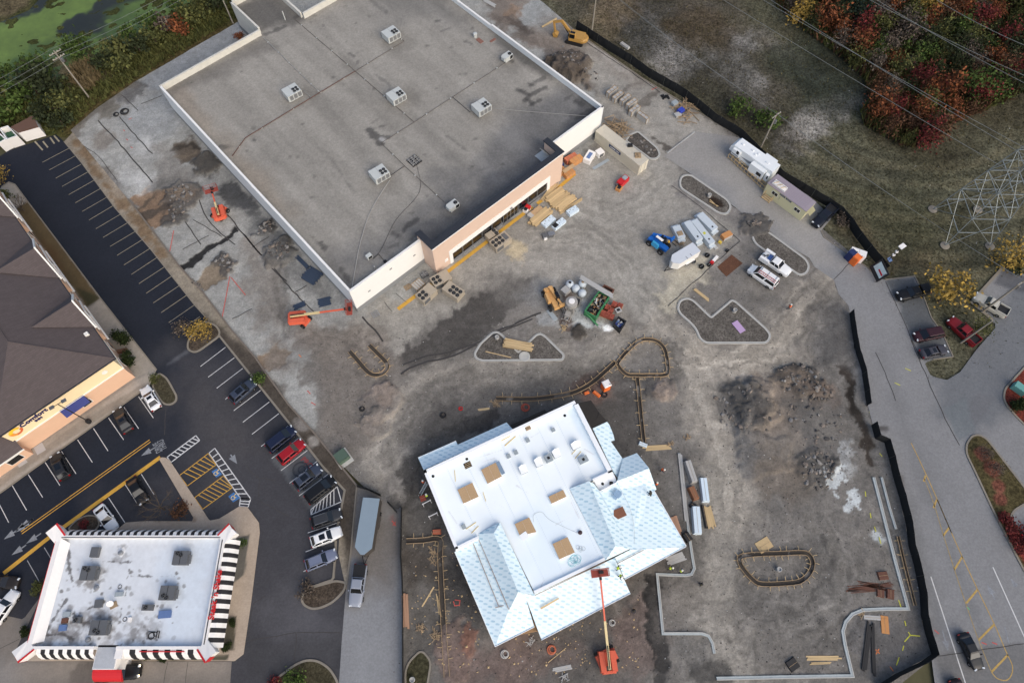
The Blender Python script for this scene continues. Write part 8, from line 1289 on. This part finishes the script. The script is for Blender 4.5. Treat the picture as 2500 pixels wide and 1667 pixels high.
for nm,lab,t,x,y,k,c,s,sz,sh in [('maple_tree','yellow tree on the grass beside the black pickup','31',1535,1060,1,'yellow',1.7,.9,0),('maple_tree','golden tree at the right picture edge by the small lot','31',2035,800,2,'yellow',1.5,.9,0),('dark_shrub','dark shrub under the golden tree at the right edge','31',2110,800,0,'dark',1.3,.8,1),('island_tree','half bare yellow tree on the mulched hotel island','01',1565,1300,3,'yellow',.95,.8,0),('island_tree','leafless twiggy tree beside the half bare yellow tree','01',1430,1270,4,'bare',.75,.7,0),('island_tree','small golden tree at the left edge of the hotel lot','01',25,150,5,'yellow',.9,.9,0),('hedge_ball','olive bush at the far corner of the hotel gravel','01',50,270,1,'olive',1.,1.,1),('hedge_ball','loose round bush above the bench at the hotel','01',950,1350,1,'hedge',1.35,1.1,1),('hedge_ball','clipped dark round bush below the bench at the hotel','01',1005,1505,2,'hedge',1.2,1.1,1),('verge_shrub','round green shrub in front of the slate blue car','12',118,400,0,'green',.85,1.2,1),('bare_bush','brown leafless bush on the island end by the exit','13',470,850,1,'bare',.9,.9,1),('planting_shrub','green shrub in the bottom planting island','13',385,1540,2,'green',.95,.9,1),('planting_shrub','red shrub in the bottom planting island','13',235,1568,0,'crimson',.7,.8,1),('hotel_shrub','straggly weed in the kerbed hotel bed','02',1190,400,1,'olive',.6,.7,1),('diner_shrub','round bush beside the right diner walk, middle one','03',1785,1110,0,'hedge',.55,.9,1),('diner_shrub','round bush at the lower right diner corner','03',1750,1290,1,'hedge',.65,.9,1),('diner_shrub','leafy bush at the upper right diner corner','03',1860,500,2,'green',.5,.8,1),('diner_shrub','low bush left under the front diner awning','03',1130,1370,0,'hedge',.4,.8,1),('diner_shrub','low bush in the middle under the front diner awning','03',1250,1385,1,'hedge',.5,.8,1),('diner_shrub','low bush right under the front diner awning','03',1345,1370,2,'hedge',.4,.8,1),('diner_shrub','dark bush at the lower left diner side','03',205,1170,2,'hedge',.7,.8,1),('red_shrub','red leafed shrub in the bed beside the white coupe','02',650,1510,0,'crimson',.6,.6,1),('field_bush','green bush behind the black fence left of the pole','20',1880,870,1,'green',1.5,1.,1),('field_bush','green bush behind the camper at the pole','20',2090,960,2,'green',1.7,1.,1),('bare_bush','grey leafless bush inside the fence by the dark blue pickup','31',795,450,2,'bare',.95,.9,1),('hedge_ball','dense green hedge in the red mulch island','32',2140,600,2,'hedge',1.3,.9,1),('red_shrub','upper red shrub on the long grass island','33',2040,310,0,'crimson',.8,.8,1),('red_shrub','lower red shrub on the long grass island','33',2100,420,1,'crimson',1.,.8,1),('red_shrub','lowest red shrub on the long grass island','33',2150,520,2,'crimson',.9,.8,1),('thin_tree','thin leafy tree over the red pickup','31',1830,1290,0,'olive',.8,1.,0),('young_tree','first young tree on the long grass island','32',1880,970,3,'bare',.5,.9,0),('young_tree','second young tree on the long grass island','32',1955,1080,4,'bare',.5,.9,0),('lane_bush','orange weed clump at the rear store lane','00',1830,290,0,'orange',.8,.7,1),('mulch_plant','brown bush under the leafless diner tree','02',1390,1400,2,'rust',.9,.7,1),('hedge_ball','olive hedge along the left diner drive','03',300,850,0,'olive',.8,.7,1)]:tree(nm,lab,T(t,x,y,.05),k,c,s,sz,None,'shrub' if sh else 'tree',bool(sh))
def bare_tree(lab,p,h,sd):
    r=random.Random(sd);b=MB();t=thing('leafless_tree',lab,'tree',p)
    def grow(a,d,l,rad,n):
        e=a+d*l;b.tube(a,e,rad,rad*.6,5,cap=False)
        if n:
            for k in range(3):grow(e.lerp(a,r.uniform(0,.35)),(d+Vector((r.uniform(-.8,.8),r.uniform(-.8,.8),r.uniform(-.1,.4)))).normalized(),l*r.uniform(.55,.8),rad*.55,n-1)
    MB().tube((0,0,0),(0,0,h*.3),.14,.1).build('trunk',M_bark,t)
    for k in range(7):grow(Vector((0,0,h*.28)),Vector((math.cos(k*.9),math.sin(k*.9),.75)).normalized(),h*.3,.07,3)
    b.build('crown',M_bark,t)
bare_tree('spreading leafless tree behind the striped diner',T('02',1260,1390,.1),5.5,2);bare_tree('small leafless tree at the top of the hotel grass strip',T('01',185,360,.1),4.,3)
# utility poles and wires
M_pole=mat('weathered_pole',(142,136,126),.9,var=.12);M_wire=mat('wire',(118,122,122),.5,var=0)
def pole(lab,t,x,y,h,r=.16,arm=None,nm='utility_pole'):
    p=T(t,x,y);o=thing(nm,lab,'pole',p);MB().tube((0,0,0),(0,0,h),r,r*.7,8).build('shaft',M_pole,o)
    if arm is not None:
        for z in (h-.5,h-1.6)[:2 if arm[1] > 1 else 1]:a_=Vector((math.cos(arm[0]),math.sin(arm[0]),0))*1.2;MB().bar(a_+Vector((0,0,z)),-a_+Vector((0,0,z)),.14).build('crossarm',M_pole,o);[MB().lathe([(.07,0),(.09,.1),(.04,.2)],8).build('insulator',M_film,o,a_*f+Vector((0,0,z+.08))) for f in (-.9,-.4,.4,.9)]
        MB().lathe([(.25,0),(.28,.1),(.28,.8),(.2,.9)],10).build('transformer_can',M_rtug,o,(.35,0,h-2.6))
    return p+Vector((0,0,h-.4))
q1=pole('leaning-looking utility pole on the marsh bank at the upper left','00',680,745,11.8,arm=(.8,2));q2=pole('utility pole at the top edge behind the store lane','00',1785,180,12.5,arm=(.8,1));q3=pole('tall utility pole at the head of the black fence','20',762,290,13.5);q4=pole('utility pole with crossarm behind the white camper','30',175,1140,9.6,arm=(.7,1));q5=pole('thick grey pole beside the pale silver pickup','31',1870,1135,11,.2,arm=(.5,1));q6=pole('grey pole at the rear of the red pickup','31',1712,1370,8.5,.17)
def wire(lab,a,b,sag=.8,r=.022):
    n=10;b_=MB();pts=[a.lerp(b,k/n)-Vector((0,0,sag*4*(k/n)*(1-k/n))) for k in range(n+1)]
    for u,v in zip(pts,pts[1:]):b_.tube(u,v,r,n=4,cap=False)
    tag(b_.build('power_line',M_wire),lab,'wire','overhead wires')
dv=(q2-q1);off=[Vector((.8,-.8,.3)),Vector((-.6,.6,.3)),Vector((.2,-.2,-1.3))]
for k,lab in enumerate(['right wire over the pond between the two marsh poles','left wire over the pond between the two marsh poles','lowest wire over the pond between the two marsh poles']):wire(lab.replace('between the two marsh poles','left of the first marsh pole'),q1-dv*1.3+off[k],q1+off[k]);wire(lab,q1+off[k],q2+off[k]);wire(lab.replace('between the two marsh poles','beyond the second marsh pole'),q2+off[k],q2+dv+off[k])
for k,lab in enumerate(['upper wire along the black fence from the crossarm pole','lower wire along the black fence from the crossarm pole']):o_=off[k]*.9;wire(lab+' to the tall pole',q3+o_,q4+o_);wire(lab+' to the thick grey pole',q4+o_,q5+o_);wire(lab.replace('from the crossarm pole','beyond the tall pole'),q3+o_+(q3-q4),q3+o_)
for k,(a,b,z) in enumerate([((1800,16),(2500,432),22),((1872,0),(2500,354),26),((1890,0),(2500,372),26),((2135,0),(2500,178),30),((2150,0),(2500,196),30),((2298,0),(2500,104),33)]):
    A,B_=P(*a,z),P(*b,z);d_=B_-A;wire(['lowest transmission wire crossing above the thicket','second transmission wire crossing above the thicket','third transmission wire crossing above the thicket','fourth transmission wire crossing above the thicket','fifth transmission wire crossing above the thicket','highest transmission wire at the upper right corner'][k],A-d_*.3,B_+d_*.3,.6,.032)
p=T('02',688,722);lp=thing('lamp_post','black double-headed lamp post in front of the hotel','lamp post',p);MB().lathe([(.38,0),(.38,.7),(.12,.75)],12).build('base',M_dark,lp);MB().tube((0,0,.7),(0,0,8.6),.09,.07).build('shaft',M_dark,lp)
for s in (-1,1):MB().box(-.35,.35,-.25,.25,0,.18).build('lamp_head',M_rtug,lp,(s*.75,s*.55,8.5),.6);MB().bar((0,0,8.55),(s*.6,s*.45,8.6),.07).build('arm',M_dark,lp)
# transmission tower
ft=[T('31',*q) for q in [(1495,350),(1588,628),(1932,632),(1840,352)]];c=sum(ft,Vector())/4;tw=thing('transmission_tower','steel lattice transmission tower at the right edge of the field','pylon',c);M_st=mat('galvanised_steel',(146,154,156),.5,.3,var=.08);cs=[f-c for f in ft]
for f in cs:MB().lathe([(.85,0),(.85,.12),(.4,.2)],16).build('footing',M_kerb2,tw,f)
LV=[(0,1.),(7,.8),(13,.62),(19,.44),(24,.28),(29,.22),(34,.18),(39,.1)];ring=[[Vector((f.x*k,f.y*k,z+.2)) for f in cs] for z,k in LV]
for i in range(len(LV)-1):
    for j in range(4):
        A,B_,C_,D_=ring[i][j],ring[i+1][j],ring[i][(j+1) % 4],ring[i+1][(j+1) % 4];w=.13 if i < 3 else .09;MB().bar(A,B_,w).build('leg',M_st,tw);MB().bar(A,D_,w*.55).build('brace',M_st,tw);MB().bar(C_,B_,w*.55).build('brace',M_st,tw);MB().bar(B_,D_,w*.6).build('girt',M_st,tw)
        if i < 3:m=(A+D_)/2;MB().bar(m,(A+B_)/2,.1).build('strut',M_st,tw);MB().bar((C_+B_)/2,(C_+D_)/2,.1).build('strut',M_st,tw)
ad=(P(2500,354,26)-P(1872,0,26));ad=Vector((-ad.y,ad.x,0)).normalized()
for z in (24,30,36):
    for s in (-1,1):
        e=ad*s*8+Vector((0,0,z+.8))
        for d_ in (-1,1):MB().bar(Vector((0,0,z))+Vector((ad.y,-ad.x,0))*d_,e,.14).build('crossarm',M_st,tw)
        MB().bar(Vector((0,0,z+2.)),e,.12).build('crossarm_tie',M_st,tw)
# people
def figure(pose):
    """one continuous body: joints as connected edges grown by a skin"""
    b=pose;J=dict(pel=(0,0,.95),che=(b*.22,0,1.3-b*.06),nec=(b*.34,0,1.5-b*.14),hd=(b*.42+.02,0,1.68-b*.2))
    V_=[J['pel'],J['che'],J['nec'],J['hd']];R_=[.16,.19,.07,.115];E_=[(0,1),(1,2),(2,3)]
    for s in (-1,1):
        n=len(V_);V_ += [(b*.26,s*.2,1.42-b*.1),(.1+b*.3,s*.27,1.12-b*.1),(.28+b*.3,s*.2,.98-b*.2),(.34+b*.32,s*.19,.94-b*.22)];R_ += [.08,.06,.045,.05];E_ += [(1,n),(n,n+1),(n+1,n+2),(n+2,n+3)]
        for f in range(5):m=len(V_);V_.append((.42+b*.32-.02*abs(f-2)-(.05 if f == 4 else 0),s*(.16+.016*f),.9-b*.22));R_.append(.012);E_.append((n+3,m))
        n=len(V_);st_=s*.16;V_ += [(0,s*.1,.86),(st_*.6+.04,s*.12,.48),(st_,s*.12,.1),(st_+.16,s*.13,.05)];R_ += [.1,.075,.055,.05];E_ += [(0,n),(n,n+1),(n+1,n+2),(n+2,n+3)]
    me=bpy.data.meshes.new('body');me.from_pydata(V_,E_,[]);tmp=bpy.data.objects.new('tmp',me);tmp.modifiers.new('skin','SKIN');bpy.data.objects.remove(tmp)
    for k,rr in enumerate(R_):me.skin_vertices[0].data[k].radius=(rr,rr)
    me.skin_vertices[0].data[0].use_root=True;return me,J
FG=[figure(0.),figure(.7)];M_jean=mat('work_clothes',(46,50,62),.9,var=.15);M_lime=mat('lime_vest',(190,214,60),.7,var=.06);M_ora=mat('orange_vest',(236,112,52),.7,var=.06);M_hat=mat('hard_hat',(222,222,214),.4,var=0);M_camo=mat('dark_jacket',(66,62,48),.9,var=.3,scale=8.)
for lab,t,x,y,z,hd,bend,vm in [('worker in orange vest walking alone on the open dirt','31',402,1095,0,2.4,0,M_ora),('worker in orange bending over a yellow hose','22',1305,1085,0,-.6,1,M_ora),('worker in orange beside the right blue gable','22',1262,1195,0,1.5,0,M_ora),('worker in orange at the left restaurant wall by a ladder','12',1358,1180,0,1.,0,M_ora),('worker in lime below the ladder at the left restaurant wall','12',1385,1285,0,2.,0,M_lime),('upper worker in lime kneeling on the blue porch roof','23',965,690,4.75,.5,1,M_lime),('lower worker in lime on the blue porch roof','23',985,745,4.5,-1,1,M_lime),('worker in lime beside the board stack under the eave','23',1365,690,0,0,1,M_lime),('worker in lime at the corner of the new kerb','23',1450,710,0,.3,0,M_lime),('worker in dark jacket walking inside the new kerb','23',1602,812,0,1.2,0,M_camo),('worker in dark jacket on the right blue slope edge','22',1218,1275,4.05,2.,1,M_camo),('worker in dark jacket below the blue porch eave','23',1088,1012,0,-2,0,M_camo)]:
    me,J=FG[bend];p=T(t,x,y,z+.9);p.z=z;o=thing('person',lab,'person',p,hd);bd=inst('body',me,o,m=M_jean);bd.modifiers.new('skin','SKIN');bd.modifiers.new('smooth','SUBSURF').levels=1
    c_,n_=Vector(J['che']),Vector(J['nec']);MB().tube(Vector(J['pel'])+Vector((0,0,.02)),c_,.2,.24,10).tube(c_,n_,.24,.12,10).build('jacket',vm,o);MB().lathe([(.17,-.01),(.145,.02),(.12,.1),(.05,.15)],12).build('hard_hat',M_hat if vm is not M_camo else M_dark,o,Vector(J['hd'])+Vector((0,0,.06)))
# rubble: every larger stone is a piece of its heap
RK=[]
for k in range(5):
    bm=bmesh.new();bmesh.ops.create_icosphere(bm,subdivisions=1,radius=.5);rr=random.Random(k)
    for v in bm.verts:v.co *= rr.uniform(.6,1.25);v.co.z *= .6
    me=bpy.data.meshes.new('stone');bm.to_mesh(me);bm.free();RK.append(me)
M_rk=[mat('rubble_grey',(120,118,116),.9,var=.15,island=.3),mat('rubble_brown',(116,107,99),.9,var=.15,island=.3),mat('rubble_dark',(74,72,71),.9,var=.15,island=.3)]
for lab,t,poly,n,z in [('broken concrete rubble heap nearest the upper right fence','32',[(290,300),(400,280),(560,290),(640,360),(740,500),(700,570),(560,540),(350,480)],90,.55),('grey slab rubble spread beside the white dust','32',[(470,980),(700,930),(760,1060),(690,1260),(500,1200)],80,.25),('loose stones round the big gravel heap','32',[(-130,420),(170,430),(320,700),(250,800),(-130,780),(-190,600)],60,.4),('scattered stones in the middle of the right heaps','32',[(370,520),(700,560),(860,760),(760,940),(560,900),(400,760)],50,.0),('dark rubble ring on the left yard','01',[(1280,230),(1440,150),(1480,260),(1370,460),(1300,430)],70,.35),('rubble heap at the foot of the left store wall','11',[(60,550),(180,420),(250,480),(150,545)],40,.25),('stone heap below the wall rubble in the left yard','11',[(165,700),(200,610),(330,610),(350,690),(260,740)],60,.45),('broken asphalt at the end of the brown strip','01',[(1640,760),(1720,690),(1800,760),(1770,830)],40,.3),('clods of dark spoil beside the excavator','20',[(420,400),(560,350),(830,580),(800,640),(700,650),(480,500)],70,.9),('broken kerb rubble at the retaining wall','01',[(1460,870),(1530,900),(1560,990),(1480,930)],24,.05),('stones in the small island beside the container','20',[(1060,1050),(1120,1030),(1260,1150),(1220,1200)],40,.1),('dark stones at the road end of the pill island','21',[(1950,450),(2040,440),(2060,490),(1980,500)],34,.3)]:
    q=TS(t,poly);c=sum(q,Vector())/len(q);o=thing('rubble_heap',lab,'rubble',c);r=random.Random(lab)
    for p in rnd_in(q,n,0,len(lab)):
        f=dist(q,np.array([p.x]),np.array([p.y]),True)[0];s=r.uniform(.25,.7)*r.uniform(.5,1.3);inst('stone',RK[r.randrange(5)],o,(p.x-c.x,p.y-c.y,ground_z(p.x,p.y)+s*.12),(r.uniform(-.4,.4),r.uniform(-.4,.4),r.uniform(0,6)),r.choice(M_rk),(s*r.uniform(.8,1.7),s,s))
def bits(name,lab,pts,s0,s1,m,sd):
    r=random.Random(sd);b=MB()
    for p in pts:
        p.z=ground_z(p.x,p.y)+.01 if 'field' not in name else p.z;s=r.uniform(s0,s1);a_=r.uniform(0,3);u=Vector((math.cos(a_),math.sin(a_),0))*s;v=Vector((-u.y,u.x,0))*r.uniform(.3,1);b.add([p-u,p-v,p+u,p+v,p+Vector((0,0,s*.7))],[(0,1,4),(1,2,4),(2,3,4),(3,0,4)])
    tag(b.build(name,m),lab,name.split('_')[-1],kind='stuff')
DG=PS([(760,830),(900,800),(1000,830),(1300,720),(1560,800),(1800,600),(1960,640),(2060,760),(2090,900),(2240,1400),(2270,1590),(2100,1650),(960,1650),(960,1250),(800,1080)])
bits('gravel_clods','small clods and gravel strewn over the dirt',rnd_in(DG,4200,.03,21),.05,.14,mat('clod',(98,94,90),.95,var=.2,island=.4,c2=(60,57,55)),1);bits('white_litter','tiny pale litter scraps strewn over the site',rnd_in(DG,300,.05,22),.05,.14,M_film,2);bits('wood_litter','small wood offcuts strewn round the restaurant',rnd_in(PS([(1010,1300),(1100,1330),(1200,1560),(1560,1450),(1560,1650),(1000,1650)]),200,.05,23),.06,.22,M_wood,3);bits('field_litter','tiny pale litter in the field',rnd_in(FI,160,.0,24),.06,.14,M_film,4)
for t,n,r0 in [('13',[(1430,560),(1440,620),(1345,1150),(1450,1180),(1460,1220)],1.),('12',[(1900,570),(1080+840,590)],.8),('22',[(1370,890),(1500,840)],.6),('23',[(560,1520),(300,1250)],.8),('33',[(940,1045)],.7)]:
    for k,(x,y) in enumerate(n):jumble('offcut_pile',{'13':'small offcut pile beside the left timber forms','12':'stake pile at the end of the curving forms','22':'offcuts strewn near the straight forms','23':'pale offcuts strewn at the bottom of the site','33':'offcuts by the curved kerb corner'}[t]+(', '+['first','second','third','fourth','fifth'][k]+' from the top' if len(n) > 1 else ''),t,(x,y),14,1.1*r0,.7*r0,M_woodd if t != '23' else M_film)
for lab,x,y,a in [('white sawhorse nearer the ladder left of the restaurant',1388,1342,.5),('white sawhorse farther down left of the restaurant',1437,1438,.45)]:
    o=thing('sawhorse',lab,'sawhorse',T('12',x,y),a);MB().box(-.75,.75,-.06,.06,.72,.82).build('beam',M_dw,o)
    for sx in (-.6,.6):
        for sy in (-.3,.3):MB().bar((sx,0,.74),(sx*1.1,sy,0),.07).build('leg',M_dw,o)
lad=thing('ladder','grey ladder leaning on the left wall of the unfinished restaurant','ladder',T('12',1335,1275));top=T('12',1385,1185,3.4)-T('12',1335,1275);sd_=Vector((-top.y,top.x,0)).normalized()*.22
for s in (-1,1):MB().bar(sd_*s,top+sd_*s,.07).build('rail',M_curbg,lad)
for k in range(1,12):MB().bar(top*(k/12)-sd_,top*(k/12)+sd_,.05).build('rung',M_curbg,lad)
